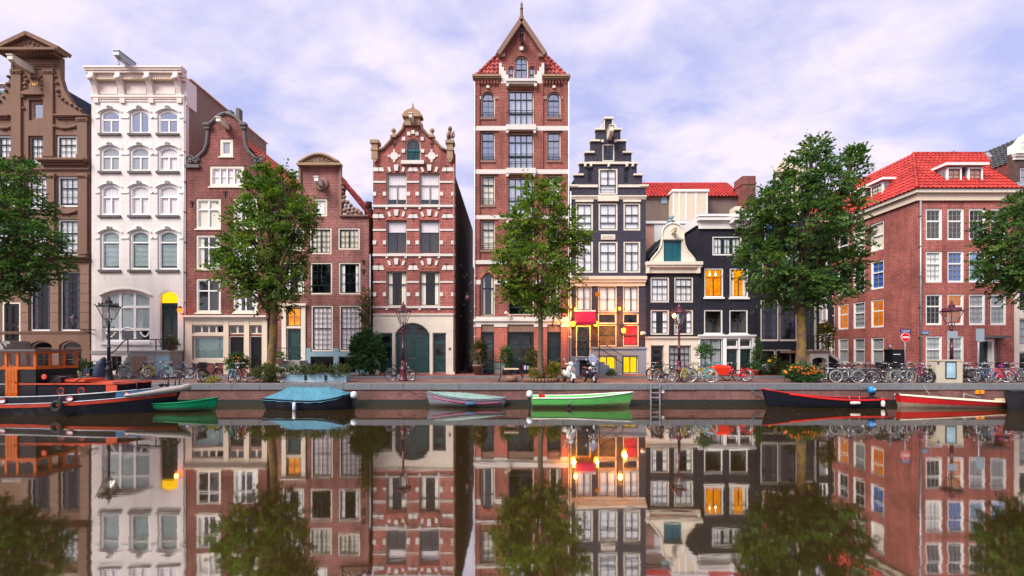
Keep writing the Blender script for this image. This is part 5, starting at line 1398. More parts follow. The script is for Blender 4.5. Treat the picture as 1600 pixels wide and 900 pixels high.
p = at(933.5, 460, YF - .55); L = thing('round_sign_lamp', 'round amber glowing sign hung below the cream cornice', 'sign', p)
b = MB(); b.lathe([(.14, -.05), (.17, 0), (.14, .05)], p, 14, 'Y'); b.build('disc', 'lit_orange', L)
b = MB(); b.tube([(p.x, YF, p.z + .2), (p.x, p.y, p.z + .2), (p.x, p.y, p.z + .15)], .015, 5); b.build('bracket', 'iron', L)
# ===== 8. small black house with cream bell gable
R, fc = house('bell_gable_house', 'small black brick house with cream bell gable and teal shutter', 1009, 1091)
KW = dict(fm='cream', sm='green_black', fw=.09, sw=.045, tb=.05, setback=.03)
for x0, x1 in ((1016.5, 1045.5), (1053.5, 1083)):
    fc.window(x0, 433, x1, 472.5, ((.33, 1, 3, 1), (.67, 1, 3, 2)), **{**KW, 'cur': ('full', 'curtain_white'), 'glass': 'glass_mid'})
    fc.window(x0, 484, x1, 523, ((.45, 1, 2, 1), (.55, 1, 2, 2)), **{**KW, 'cur': ('sides', 'curtain_white')})
fc.door(1017, 540, 1037, 586, mat='green_black', fm='cream', fw=.03, panels=((.14, .05, .86, .30),), panes=((.2, .38, .8, .66), (.25, .74, .75, .92)))
fc.window(1045, 540, 1079, 582, ((.28, 2, 2, 1), (.72, 2, 2, 3)), fm='cream', sm='green_black', fw=.04, cur=('full', 'curtain_grey'))
fc.wall([(1009, 600), (1091, 600), (1091, 412), (1009, 412)], 'brick_black')
bell = [(36, 410), (33, 404), (28, 398), (22, 391), (18.5, 383), (17, 375), (16.5, 369), (17, 364), (15, 357), (10, 351.5), (4, 349), (0, 348.5)]
cx = 1051.5
fc.holes.append([(fc.U(1037), fc.Z(409)), (fc.U(1065), fc.Z(409)), (fc.U(1065), fc.Z(375)), (fc.U(1037), fc.Z(375))])
gb = fc.wall([(cx + a, y) for a, y in bell] + [(cx - a, y) for a, y in bell[::-1][1:]], 'cream', .3, 'bell_gable')
b = fc.mb(); b.box(fc.U(1037), fc.U(1050.6), .1, .14, fc.Z(409), fc.Z(375)); b.build('shutter', 'teal', R)
b = fc.mb(); b.box(fc.U(1051.4), fc.U(1065), .1, .14, fc.Z(409), fc.Z(375)); b.build('shutter', 'teal', R)
b = fc.mb()
for s_ in (-1, 1): b.tube([(fc.U(cx + s_ * a), -.02, fc.Z(y)) for a, y in bell], .06, 6)
b.build('gable_coping', 'cream', R)
fc.trim('gable_moulding', cx - 17.5, 371, cx + 17.5, 374.5, .08, 'cream')
fc.hoist(1050, 363, .75, .16, .18, 'cream', .02)
fc.cornice(1008, 410, 1095, 427, .38, 'cream', steps=((0, .3, 1), (.3, .5, .8), (.5, 1.0, .35)))
for x in (1011, 1090): fc.trim('cornice_bracket', x - 2, 419, x + 2, 427.5, .28, 'cream')
fc.cornice(1008, 526, 1091, 532, .16, 'cream')
b = fc.mb()
for x0, x1, y0, y1 in ((1008.5, 1016.6, 531, 600), (1037.4, 1044.6, 531, 600), (1079.4, 1090.8, 531, 600), (1016.6, 1037.4, 531, 539.6), (1044.6, 1079.4, 531, 539.6), (1044.6, 1079.4, 582.4, 600)): b.box(fc.U(x0), fc.U(x1), -.05, .02, fc.Z(y1), fc.Z(y0))
b.build('ground_floor_front', 'cream', R)
b = MB(); b.lathe([(.28, 0), (.28, .5), (.33, .52), (.33, .6)], (fc.U(1056), YF + 1.0, fc.Z(352)), 4, smooth=False); b.lathe([(.1, .6), (.1, .75), (.2, .85), (.12, 1.02)], (fc.U(1056) + .05, YF + 1, fc.Z(352)), 8); b.build('chimney', 'blue_grey', R)
ridge_roof(R, fc, cx, 362, 1009, 1091, 411, 8, 'tile_black')
body(R, fc, 1009, 1091, 411, 8, 'brick_dark')

# ===== 9. black house with two lit windows
R, fc = house('black_lit_house', 'black brick house with white cornice and two orange-lit windows', 1091, 1180)
WK = dict(fm='white', sm='green_black', fw=.09, sw=.04, tb=.05, setback=.03)
fc.window(1113, 369, 1159, 399, ((1, 3, 2, 2),), fm='white', sm='green_black', fw=.10, tb=.20, cur=('full', 'curtain_white'), glass='glass_mid', setback=.03)
fc.window(1100.5, 419, 1130, 464.5, ((.3, 1, 1, 1), (.7, 2, 1, 1)), **{**WK, 'back': 'lit_amber', 'depth': .9, 'cur': None, 'sill': (.1, .12, 'white')})
fc.window(1140, 419, 1169, 465, ((.3, 1, 1, 1), (.7, 2, 1, 1)), **{**WK, 'back': 'lit_amber', 'depth': .9, 'cur': ('sides', 'curtain_cream'), 'sill': (.1, .12, 'white')})
for x in (1100, 1139.5): fc.window(x, 484, x + 29, 522, ((.4, 1, 1, 1), (.6, 2, 1, 1)), **{**WK, 'back': 'room_mid', 'sill': (.1, .12, 'white')})
fc.window(1094, 529, 1129, 582, ((.3, 2, 1, 1), (.7, 2, 1, 1)), fm='white', sm='green_black', fw=.05, cur=('full', 'curtain_grey'), glass='glass_mid')
for x in (1135, 1156):
    fc.window(x, 530, x + 18, 542, ((1, 1, 1, 1),), fm='white', sm='white', fw=.04, sw=.02, back='room_mid')
    fc.door(x, 545, x + 18, 586, mat='green_black', fm='white', fw=.03, panels=((.14, .08, .86, .4), (.14, .48, .86, .92)), knob='chrome')
fc.wall([(1091, 600), (1180, 600), (1180, 350), (1091, 350)], 'brick_black')
fc.cornice(1088, 337, 1184, 358, .42, 'white', steps=((0, .16, 1), (.16, .42, .86), (.42, 1.0, .3)))
fc.hoist(1140, 348, .9, .22, .26, 'white', .0)
fc.cornice(1090.5, 523, 1180.5, 529, .14, 'white')
b = fc.mb()
for x0, x1, y0, y1 in ((1090.8, 1093.6, 529, 600), (1129.4, 1134.6, 529, 600), (1153.4, 1155.6, 529, 600), (1174.4, 1180.2, 529, 600), (1134.6, 1153.4, 542.4, 544.6), (1155.6, 1174.4, 542.4, 544.6), (1093.6, 1129.4, 582.4, 600)): b.box(fc.U(x0), fc.U(x1), -.06, .02, fc.Z(y1), fc.Z(y0))
b.build('ground_floor_joinery', 'white', R)
b = fc.mb(); b.tube([(fc.U(1177), 0, fc.Z(530)), (fc.U(1177), -.25, fc.Z(530)), (fc.U(1177), -.28, fc.Z(534))], .02, 5); b.lathe([(.05, -.12), (.09, 0), (.03, .08)], (fc.U(1177), -.28, fc.Z(533)), 8); b.build('porch_lamp', 'iron', R)
body(R, fc, 1091, 1180, 350, 9, 'brick_black', 'flat')
b = MB(); b.box(fc.U(1091) - .12, fc.U(1091) + .2, YF + .05, YF + 5, fc.Z(352), fc.Z(338)); b.build('cornice_return', 'white', R)

# ===== 10. black house with tall windows behind the big tree
for px in (1109, 1118):
    p = at(px, 427, YF + .55); b = MB(); b.lathe([(.02, -.07), (.07, -.02), (.05, .05), (.02, .08)], (p.x, YF + .55, fc.Z(427)), 8); b.tube([(p.x, YF + .55, fc.Z(427) + .07), (p.x, YF + .55, fc.Z(421))], .008, 4); b.build('ceiling_lamp', 'bulb_white', R)
R, fc = house('black_stoop_house', 'black house behind the biggest tree, tall cream windows and stoop', 1181, 1262)
TB = dict(fm='cream', sm='green_black', fw=.12, sw=.05, tb=.16, setback=.04)
for x in (1188, 1217): fc.window(x, 468, x + 30, 533, ((.25, 1, 1, 1), (.75, 1, 1, 3)), **{**TB, 'cur': ('sides', 'curtain_violet')})
for x in (1188, 1212): fc.window(x, 546, x + 24.5, 580, ((1, 1, 1, 1),), **{**TB, 'fw': .09, 'back': 'room_mid'})
fc.window(1191, 392, 1222, 457, ((.4, 1, 2, 1), (.6, 1, 2, 1)), **{**TB, 'cur': ('sides', 'awning_red')}); fc.window(1228, 392, 1252, 457, ((.4, 1, 2, 1), (.6, 1, 2, 1)), **{**TB, 'cur': ('full', 'curtain_grey')})
fc.window(1194, 344, 1212, 382, ((1, 1, 2, 2),), **{**TB, 'cur': ('full', 'curtain_blue')}); fc.window(1230, 344, 1248, 382, ((1, 1, 2, 2),), **{**TB, 'cur': ('full', 'curtain_blue')})
fc.window(1222, 285, 1240, 318, ((1, 1, 2, 2),), **TB)
fc.door(1250, 470, 1276, 547, mat='green_black', fm='cream', fw=.13, panels=((.15, .05, .85, .34), (.15, .4, .85, .92)))
fc.wall([(1181, 600), (1280, 600), (1280, 340), (1262, 338), (1252, 320), (1250, 270), (1212, 270), (1210, 320), (1200, 338), (1181, 340)], 'brick_black')
fc.shape('neck_pediment', [(1208, 271), (1254, 271), (1254, 266), (1247, 256), (1239, 250), (1231, 248.5), (1223, 250), (1215, 256), (1208, 266)], .28, 'cream_warm')
for s_ in (-1, 1): x0, x1 = sorted((1231 + s_ * 19, 1231 + s_ * 12)); fc.trim('neck_pilaster', x0, 271, x1, 338, .12, 'cream_warm')
body(R, fc, 1181, 1280, 342, 9, 'brick_black'); ridge_roof(R, fc, 1231, 285, 1181, 1280, 340, 9, 'tile_black', tiles=False)
V = lambda px: gx(px, YF - 2.2)
b = fc.mb(); z = fc.Z(548); b.box(V(1252), V(1297), -2.3, -.004, z - .16, z); b.build('stoop_platform', 'stone_brown_light', R)
b = fc.mb(); u0, u1 = V(1265), V(1294)
b.prism([(u0, ZS), (u0, z - .16), (u1, z - .16), (u1, ZS), (u1 - .15, ZS)] + [((u0 + u1) / 2 + ((u1 - u0) / 2 - .15) * math.cos(math.pi * k / 8), ZS + 1.16 + .18 * math.sin(math.pi * k / 8)) for k in range(9)] + [(u0 + .15, ZS)], -2.25, -1.9); b.build('stoop_arch', 'cream', R)
b = fc.mb(); b.box(u0 + .1, u1 - .1, -1.7, -1.6, ZS, z - .2); b.build('cellar_door', 'green_black', R)
b = fc.mb(); b.prism([(u1 + .004, ZS), (V(1314), ZS), (V(1314), fc.Z(566)), (u1 + .004, fc.Z(550))], -2.0, -.2); b.build('stair_side', 'brick_black', R)
b = fc.mb(); b.bar((u1 - .1, -1.1, fc.Z(548)), (V(1317), -1.1, fc.Z(565.5)), 2.2, .16); b.build('stair_coping', 'cream', R)
b = fc.mb()
for dz in (0, .4): b.tube([(V(1252), -2.2, fc.Z(526) - dz), (V(1270), -2.2, fc.Z(526) - dz), (V(1296), -2.2, fc.Z(526) - dz)], .025, 6)
for x in (1252, 1262, 1272, 1284, 1295): b.tube([(V(x), -2.2, fc.Z(526)), (V(x), -2.2, z)], .022, 5)
b.tube([(V(1252), -2.2, fc.Z(526)), (V(1238), -2.5, fc.Z(545))], .025, 6); b.build('railing', 'iron', R)
# rainbow flag over the door
p = at(1262, 462, YF - .5); L = thing('rainbow_flag', 'rainbow striped flag hanging over the cream doorway by the big tree', 'flag', p)
b = MB(); b.tube([(p.x, YF, p.z + .5), (p.x, YF - .9, p.z + .75)], .02, 6); b.build('flagpole', 'white', L)
for k, mname in enumerate(('flag_red', 'flag_orange', 'flag_yellow', 'flag_green', 'flag_blue', 'flag_violet')):
    b = MB(); x0 = p.x + .36 - k * .13
    b.grid([[(x0 - q * .065, YF - .55 + .05 * math.sin(q * 1.9 + k * 2.2 + r_ * .8), p.z + .62 - .85 * r_ / 4 - .05 * k) for q in range(3)] for r_ in range(5)]); b.build('flag_stripe', mname, L)

# ===== rear houses seen over the roofs
Yr = 39.0
R, fr = house('rear_red_roof_house', 'long rear house with red tiled roof and beige rooftop extension', 985, 1165, Yr)
fr.wall([(985, 600), (1165, 600), (1165, 307), (985, 307)], 'wall_render')
tile_roof(R, 'roof_tiles', (fr.U(985), Yr - .25, fr.Z(308)), (fr.U(1160), Yr - .25, fr.Z(308)), (fr.U(1160), Yr + 2.6, fr.Z(268)), (fr.U(985), Yr + 2.6, fr.Z(268)), 'tile_red', tw=.32, th=.42)
b = fr.mb(); b.box(fr.U(1045), fr.U(1098), -1.0, .02, fr.Z(350), fr.Z(306)); EXT = b.build('rooftop_extension', 'panel_beige', R)
b = fr.mb(); b.box(fr.U(1043.5), fr.U(1099.5), -1.1, .03, fr.Z(306), fr.Z(302.5))
for x in (1045.5, 1055, 1065, 1080, 1097): b.box(fr.U(x) - .05, fr.U(x) + .05, -1.03, -.98, fr.Z(350), fr.Z(306))
b.build('extension_frame', 'white', EXT)
b = fr.mb(); b.box(fr.U(1033), fr.U(1042), -.05, .02, fr.Z(318), fr.Z(308)); b.build('rooflight', 'blue_grey', R)
b = fr.mb(); b.box(fr.U(1152), fr.U(1172), -.9, .6, fr.Z(380), fr.Z(281)); b.box(fr.U(1151), fr.U(1173), -.95, .65, fr.Z(294), fr.Z(291)); b.build('chimney_stack', 'brick_brown', R)
b = fr.mb(); b.box(fr.U(1140), fr.U(1152), -1.0, 0, fr.Z(345), fr.Z(328)); b.build('roof_hatch', 'cream', R)
body(R, fr, 985, 1165, 308, 6, 'wall_render')
b = MB(); Yb = 35.0
b.box(gx(1009, Yb), gx(1078, Yb), Yb, Yb + 3, ZS, gz(350, Yb)); AN = tag(b.build('annex', 'salmon', loc=(gx(1043, Yb), Yb, ZS)), 'salmon annex with white boarding behind the bell gable', 'building')
b = MB(); b.box(gx(1008, Yb), gx(1079, Yb), Yb - .15, Yb + 3, gz(350, Yb), gz(346, Yb)); b.build('annex_coping', 'white', AN)
for k in range(8): b = MB(); b.box(gx(1022, Yb), gx(1077, Yb), Yb - .06 - .0, Yb - .001, gz(351 + k * 3.4 + 3.2, Yb), gz(351 + k * 3.4, Yb)); b.build('weatherboard', 'white', AN)

# recessed pale house on the side street
Ys = 38.5
R, f3 = house('side_street_house', 'recessed dark house with pale ground floor beside the corner building', 1240, 1310, Ys)
f3.window(1279, 452, 1294, 505, ((.5, 1, 1, 1), (.5, 2, 1, 1)), fm='white', sm='white', fw=.08, cur=('full', 'curtain_grey'), glass='glass_mid'); f3.window(1279, 400, 1294, 440, ((.5, 1, 1, 1), (.5, 2, 1, 1)), fm='white', sm='white', fw=.08)
f3.wall([(1235, 600), (1312, 600), (1312, 345), (1235, 345)], 'brick_black'); f3.trim('ground_floor_front', 1276, 520, 1300, 600, .05, 'plaster_white'); f3.pipe(1303.5, 360, 570, .07)
f3.cornice(1234, 338, 1313, 347, .3, 'cream')
body(R, f3, 1235, 1312, 345, 8, 'brick_dark', 'flat')

# ===== 12. red brick corner building
R, fc = house('corner_building', 'red brick corner building with bright red hipped roof and dormers', 1433, 1584, cat='building')
X0 = fc.U(1433)
NW = dict(fm='white', sm='white', fw=.10, sw=.035, tb=.10, setback=.04, mun=.020, munm='stone_grey')
cells = [(1446.5, 1472.5), (1480.5, 1506.5), (1514, 1540), (1547.5, 1573)]
rowsz = [(326, 375), (392.5, 441.5), (459.5, 508)]
inner = {(0, 0): (None, 'room_mid'), (0, 1): (None, 'room_mid'), (0, 2): (None, 'room_dark'), (0, 3): (None, 'room_dark'), (1, 0): (('full', 'curtain_white'), 'room_dark'), (1, 1): (('full', 'curtain_blue'), 'room_dark'), (1, 2): (('full', 'curtain_sky'), 'room_dark'), (1, 3): (('full', 'curtain_sky'), 'room_dark'),
         (2, 0): (None, 'room_dark'), (2, 1): (None, 'lit_orange'), (2, 2): (('full', 'curtain_grey'), 'room_dark'), (2, 3): (('full', 'curtain_grey'), 'room_dark')}
for ri, (y0, y1) in enumerate(rowsz):
    for ci, (a, c) in enumerate(cells):
        cu, bk = inner[(ri, ci)]
        fc.window(a, y0, c, y1, ((.38, 1, 3, 2), (.62, 1, 3, 3)), **{**NW, 'cur': cu, 'back': bk, 'glass': 'glass' if bk.startswith('lit') or bk == 'room_dark' and cu is None else 'glass_mid', 'depth': .6})
for a, c in cells[:2]: fc.window(a, 525, c, 582, ((.35, 1, 3, 2), (.65, 1, 3, 3)), **{**NW, 'cur': ('full', 'blind_green'), 'glass': 'glass_mid'})
fc.door(1527, 530, 1554, 584, mat='green_black', fm='white', fw=.16, panels=((.15, .05, .85, .4), (.15, .46, .85, .94)), setback=.3)
fc.wall([(1433, 600), (1584, 600), (1584, 312), (1433, 312)], 'brick_corner')
fc.trim('door_canopy', 1534, 524.5, 1568, 528.5, .5, 'stone_dark')
fc.trim('pilaster', 1556, 530, 1561, 600, .06, 'brick_dark')
# side wall along the side street
fs = Facade(R, YF, xf=lambda u, d, w: (X0 + d, -u, w))
def sy(px): return X0 * F / (px - CXP)
scols = [(1360.5, 1381), (1333, 1351.5), (1309, 1325.5), (1292, 1304)]
sinner = {(0, 0): (('full', 'curtain_cream'), 'room_dark'), (0, 1): (('full', 'curtain_cream'), 'room_dark'), (1, 0): (('full', 'curtain_blue'), 'room_dark'), (2, 0): (None, 'lit_orange'), (2, 2): (None, 'lit_orange')}
for ri, (y0, y1) in enumerate(rowsz + [(525, 572)]):
    for ci, (a, c) in enumerate(scols):
        cu, bk = sinner.get((ri, ci), (('full', 'curtain_grey') if ri == 3 or (ri, ci) == (2, 1) else None, 'room_dark'))
        fs.window(-sy(a), fc.Z(y1), -sy(c), fc.Z(y0), ((.4, 1, 2, 2), (.6, 1, 2, 3)) if ri in (1, 2) else ((.45, 1, 1, 1), (.55, 1, 1, 1)), **{**NW, 'cur': cu, 'back': bk, 'meters': True, 'depth': .6, 'glass': 'glass_mid' if cu else 'glass'})
Yend = 47.0
fs.wall([(-Yend, ZS - .1), (-YF - .32, ZS - .1), (-YF - .32, fc.Z(312)), (-Yend, fc.Z(312))], 'brick_corner', meters=True)
# cornice on both sides
b = MB()
zc0, zc1, zc2 = fc.Z(314), fc.Z(303), fc.Z(297.5)
b.box(X0 - .14, fc.U(1586), YF - .14, YF + .1, zc0, zc1); b.box(X0 - .14, X0 + .1, YF + .1, Yend, zc0, zc1)
b.build('frieze', 'cream_warm', R)
b = MB(); b.box(X0 - .34, fc.U(1589), YF - .34, YF + .3, zc1 + .002, zc2); b.box(X0 - .34, X0 + .3, YF + .3, Yend, zc1 + .002, zc2); b.build('gutter', 'cream', R)
zr = 3 + (545 - 240) * (YF + 3.3) / F
RX = X0 + 3.0
eL, eR, eB = Vector((X0 - .4, YF - .4, zc2 + .02)), Vector((fc.U(1584), YF - .4, zc2 + .02)), Vector((X0 - .4, Yend, zc2 + .02))
pk = Vector((gx(1427, YF + 3.3), YF + 3.3, zr)); pr_ = Vector((gx(1538, YF + 3.3), YF + 3.3, zr)); pb = Vector((pk.x, Yend, zr))
tile_roof(R, 'roof_tiles', eL, eR, pr_, pk, 'tile_red', tw=.32, th=.42, caps=[(eL, pk), (pk, pr_)])
tile_roof(R, 'roof_tiles', eB, eL, pk, pb, 'tile_red', tw=.32, th=.42)
b = MB(); b.poly([pk, pr_, Vector((pr_.x, Yend, zr)), pb]); b.build('flat_roof', 'zinc', R)
b = MB(); b.bar(pr_ + Vector((0, 0, .03)), eR + Vector((.2, 0, .08)), .5, .1); b.build('valley_flashing', 'zinc', R)
b = MB(); b.box(gx(1484, YF + 4), gx(1520, YF + 4), YF + 4, YF + 6, zr - .1, zr + .25); b.bar((gx(1482, YF + 4), YF + 4, zr + .2), (gx(1492, YF + 4), YF + 4.2, zr + .55), .3, .12); b.build('roof_skylight', 'zinc', R)
def dormer(cpt, wd_, ht, dp, axis):
    """flat-topped dormer; cpt = foot of its front on the roof"""
    xf_ = (lambda u, d, w: (cpt.x + u, cpt.y + d, cpt.z + w)) if axis == 'y' else (lambda u, d, w: (cpt.x + d, cpt.y - u, cpt.z + w))
    fd_ = Facade(R, YF, xf=xf_)
    b = MB(xf_); b.box(-wd_ / 2, wd_ / 2, 0.1, dp, -.3, ht - .02); D = b.build('dormer', 'zinc', R)
    fd_.window(-wd_ / 2 + .06, 0.02, wd_ / 2 - .06, ht - .1, ((1, 1, 2, 3),), fm='white', sm='wood_brown', fw=.1, cur=('full', 'curtain_cream') if axis == 'x' else ('full', 'salmon'), back='room_mid', meters=True, setback=-.02, depth=.5, name='dormer_window', parent=D)
    for fn in fd_.todo: fn()
    b = MB(xf_); b.box(-wd_ / 2 - .18, wd_ / 2 + .18, -.22, dp + .1, ht, ht + .17); b.build('dormer_roof', 'white', D)
for px in (1491, 1524): p = at(px, 297, YF + .35); dormer(Vector((p.x, YF + .35, zc2 + .5)), 1.15, 1.35, 2.2, 'y')
for px in (1368, 1340): dormer(Vector((X0 + .35, sy(px) + .3, zc2 + .5)), 1.25, 1.45, 2.2, 'x')
fc.pipe(1436, 314, 582, .06, 'zinc', .12)
b = MB(); b.box(fc.U(1584) - .25, fc.U(1584) - .004, YF + .322, Yend, ZS, zc1); b.build('side_wall', 'brick_corner', R)
b = MB(); b.box(X0 + .25, fc.U(1584) - .25, Yend - .2, Yend, ZS, zc1); b.build('rear_wall', 'brick_corner', R)
b = MB(); b.box(X0 - .35, X0 + .02, sy(1371), sy(1358), fc.Z(309.5) - 1.15, fc.Z(309.5) - 1.05); b.build('iron_shelf', 'iron', R)

# ===== 13. dark house with white gable at the right edge
R, fc = house('dark_white_gable_house', 'dark brick house with white scrolled gable at the photo\'s right edge', 1584, 1690)
fc.window(1594, 262, 1622, 290, ((1, 1, 2, 2),), fm='white', sm='teal', fw=.09, glass='glass_sky')
for y0, y1 in ((330, 375), (395, 440)): fc.window(1594, y0, 1622, y1, ((1, 1, 2, 3),), fm='white', sm='green_black', fw=.09)
fc.window(1592, 498, 1622, 540, ((1, 1, 2, 3),), fm='white', sm='green_black', fw=.09, cur=('full', 'curtain_grey')); fc.window(1592, 550, 1622, 583, ((1, 1, 2, 2),), fm='white', sm='green_black', fw=.09)
fc.window(1592, 452, 1622, 487, ((1, 1, 2, 2),), fm='white', sm='green_black', fw=.09)
fc.wall([(1584.2, 600), (1690, 600), (1690, 240), (1584.2, 240)], 'brick_dark')
b = fc.mb()
for x0, x1, y0, y1 in ((1584.2, 1591.6, 450, 600), (1591.6, 1640, 487.4, 497.6), (1591.6, 1640, 540.4, 549.6), (1591.6, 1640, 440.5, 451.6)): b.box(fc.U(x0), fc.U(x1), -.05, .02, fc.Z(y1), fc.Z(y0))
b.build('lower_front', 'cream', R)
fc.cornice(1581, 238, 1690, 250, .3, 'white')
fc.shape('white_gable', [(1584, 239), (1690, 239), (1660, 200), (1640, 190), (1610, 205), (1600, 212), (1592, 222), (1584, 226)], .1, 'white', into=.4)
scroll(fc, 'gable_scroll', 1597, 229, .35, 'cream', 1)
E0, E1 = Vector((fc.U(1584), YF + .4, fc.Z(252))), Vector((fc.U(1584), YF + 12, fc.Z(252)))
q0, q1 = Vector((fc.U(1640), YF + .4, fc.Z(196))), Vector((fc.U(1640), YF + 12, fc.Z(196)))
tile_roof(R, 'roof_tiles', E0, E1, q1, q0, 'tile_black')
b = MB(); m0 = E0.lerp(E1, .25).lerp(q0.lerp(q1, .25), .35); m1 = E0.lerp(E1, .38).lerp(q0.lerp(q1, .38), .6); b.box(min(m0.x, m1.x) - .1, max(m0.x, m1.x), m0.y, m1.y, m0.z + .1, m0.z + .5); b.build('rooflight', 'zinc', R)
body(R, fc, 1584.2, 1690, 250, 12, 'brick_brown')
# ---------------------------------------------------------------- foliage
def leaf_mesh(name, P, D, Nn, L, W, mat, parent=None, loc=None):
    """one pointed leaf (a quad) for each row: P base, D direction, Nn normal, L length, W width"""
    n = len(P)
    D = D / np.linalg.norm(D, axis=1, keepdims=True)
    Sd = np.cross(D, Nn); Sd /= np.maximum(np.linalg.norm(Sd, axis=1, keepdims=True), 1e-6)
    Up = np.cross(Sd, D)
    L = L[:, None]; W = W[:, None]
    V = np.empty((n, 4, 3))
    V[:, 0] = P
    V[:, 1] = P + D * L * .45 + Sd * W * .5 + Up * W * .12
    V[:, 2] = P + D * L - Up * L * .12
    V[:, 3] = P + D * L * .45 - Sd * W * .5 + Up * W * .12
    o = Vector((0, 0, 0))
    if parent is not None:
        p = parent
        while p.parent is not None: p = p.parent
        o = p.location
    elif loc is not None: o = Vector(loc)
    V = V.reshape(-1, 3) - np.array(o)
    me = bpy.data.meshes.new(name)
    me.vertices.add(4 * n); me.vertices.foreach_set('co', V.ravel())
    me.loops.add(4 * n); me.loops.foreach_set('vertex_index', np.arange(4 * n, dtype=np.int32))
    me.polygons.add(n); me.polygons.foreach_set('loop_start', np.arange(0, 4 * n, 4, dtype=np.int32)); me.polygons.foreach_set('loop_total', np.full(n, 4, dtype=np.int32))
    me.update(calc_edges=True); me.validate()
    me.materials.append(MT[mat])
    ob = bpy.data.objects.new(name, me); COL.objects.link(ob)
    if parent is not None: ob.parent = parent
    elif loc is not None: ob.location = o
    return ob
def sprays(rng, O, D, length, per, leaf, droop=.25, flat=.5):
    """leafy twigs from origins O along D; returns leaf arrays"""
    n = len(O)
    t = rng.uniform(.05, 1.0, (n, per))
    side = np.where(rng.random((n, per)) < .5, -1.0, 1.0)
    up = np.array([0, 0, 1.0])
    Dn = D / np.linalg.norm(D, axis=1, keepdims=True)
    S_ = np.cross(Dn, up) + rng.normal(0, .25, D.shape); S_ /= np.maximum(np.linalg.norm(S_, axis=1, keepdims=True), 1e-6)
    Nn = np.cross(S_, Dn)
    ln = (length * rng.uniform(.6, 1.3, n))[:, None]
    base = O[:, None, :] + Dn[:, None, :] * (t * ln)[..., None] - up * (droop * (t * ln) ** 2)[..., None]
    base += S_[:, None, :] * (side * (1.05 - t * .7) * ln * .28 * rng.uniform(.1, 1.0, t.shape))[..., None]
    dr = Dn[:, None, :] * .7 + S_[:, None, :] * (side * .8)[..., None] + rng.normal(0, .28, base.shape) - up * .15
    nn = Nn[:, None, :] + rng.normal(0, flat, base.shape)
    L = leaf * rng.uniform(.45, 1.5, t.size)
    return base.reshape(-1, 3), dr.reshape(-1, 3), nn.reshape(-1, 3), L, L * rng.uniform(.5, .68, t.size)
def tree(label, tx, Y, ytop_trunk, lobes, mat, seed, r0=.24, lean=0.0, dens=1.0, leaf=.13, bark='bark', group='canal-side trees', base_px=None):
    """lobes: (px, py, radius px, radius y px, depth offset m) of foliage masses, measured at distance Y"""
    rng = np.random.default_rng(seed); rnd = random.Random(seed)
    base = Vector((gx(tx, Y), Y, ZS))
    T = thing('street_tree', label, 'tree', base, group)
    fork = at(tx + lean, ytop_trunk, Y)
    b = MB()
    nseg = 9
    tr = []
    for k in range(nseg + 1):
        t_ = k / nseg
        p = base.lerp(fork, t_) + Vector((math.sin(t_ * 5 + seed) * .06, math.cos(t_ * 4 + seed) * .06, 0)) * (t_ * (1 - t_) * 4)
        tr.append(p)
    rad = [r0 * (1.45 if k == 0 else 1.12 if k == 1 else 1.0 - .28 * k / nseg) * rnd.uniform(.94, 1.07) for k in range(nseg + 1)]
    b.tube(tr, rad, 10)
    b.build('trunk', bark, T)
    # limbs to every lobe, with side branches
    lm = MB()
    C = []
    for (px, py, rx, ry, dy) in lobes:
        c = at(px, py, Y + dy) ; c.y = Y + dy
        rxm, rym = rx * .88 * Y / F, ry * .9 * Y / F
        C.append((c, rxm, rym))
        st = tr[-1].lerp(tr[-3], rnd.random())
        mid = st.lerp(c, .5) + Vector((rnd.uniform(-.3, .3), rnd.uniform(-.3, .3), rnd.uniform(.0, .5)))
        r_ = r0 * rnd.uniform(.28, .45)
        lm.tube([st, st.lerp(mid, .5) + Vector((0, 0, .1)), mid, mid.lerp(c, .6), c + Vector((0, 0, rym * .4))], [r_, r_ * .85, r_ * .7, r_ * .45, .02], 6)
        for _ in range(7):
            v = Vector((rnd.gauss(0, 1), rnd.gauss(0, 1), rnd.gauss(.25, .7))).normalized()
            s0 = mid.lerp(c, rnd.random())
            e = c + Vector((v.x * rxm, v.y * rxm, v.z * rym)) * rnd.uniform(.6, .95)
            lm.tube([s0, s0.lerp(e, .55) + Vector((0, 0, .12)), e], [r_ * .35, r_ * .22, .012], 4)
    lm.build('limbs', 'bark', T)
    Ps = [[], [], [], [], []]
    for c, rxm, rym in C:
        ns = int(dens * 54 * (rxm * rxm * rym) ** (2 / 3) + 30)
        v = rng.normal(0, 1, (ns, 3)); v[:, 2] += .15
        v /= np.linalg.norm(v, axis=1, keepdims=True)
        rr = rng.uniform(.28, 1.0, ns) ** .6
        O = np.array(c) + v * rr[:, None] * np.array([rxm, rxm, rym])
        D = v * np.array([1, 1, .75]) + rng.normal(0, .35, (ns, 3)) + np.array([0, 0, .12])
        for L_, A in zip(Ps, sprays(rng, O, D, .55, 34, leaf)): L_.append(A)
        # sparse long shoots that break the outline
        nq = max(3, ns // 14); v = rng.normal(0, 1, (nq, 3)); v[:, 2] = v[:, 2] * .8 + .35; v /= np.linalg.norm(v, axis=1, keepdims=True)
        O = np.array(c) + v * .85 * np.array([rxm, rxm, rym])
        for L_, A in zip(Ps, sprays(rng, O, v + rng.normal(0, .2, v.shape) + np.array([0, 0, .3]), .95, 16, leaf * .9, droop=.12)): L_.append(A)
    A = [np.concatenate(x) for x in Ps]
    cr = leaf_mesh('crown', *A, mat, T)
    return T
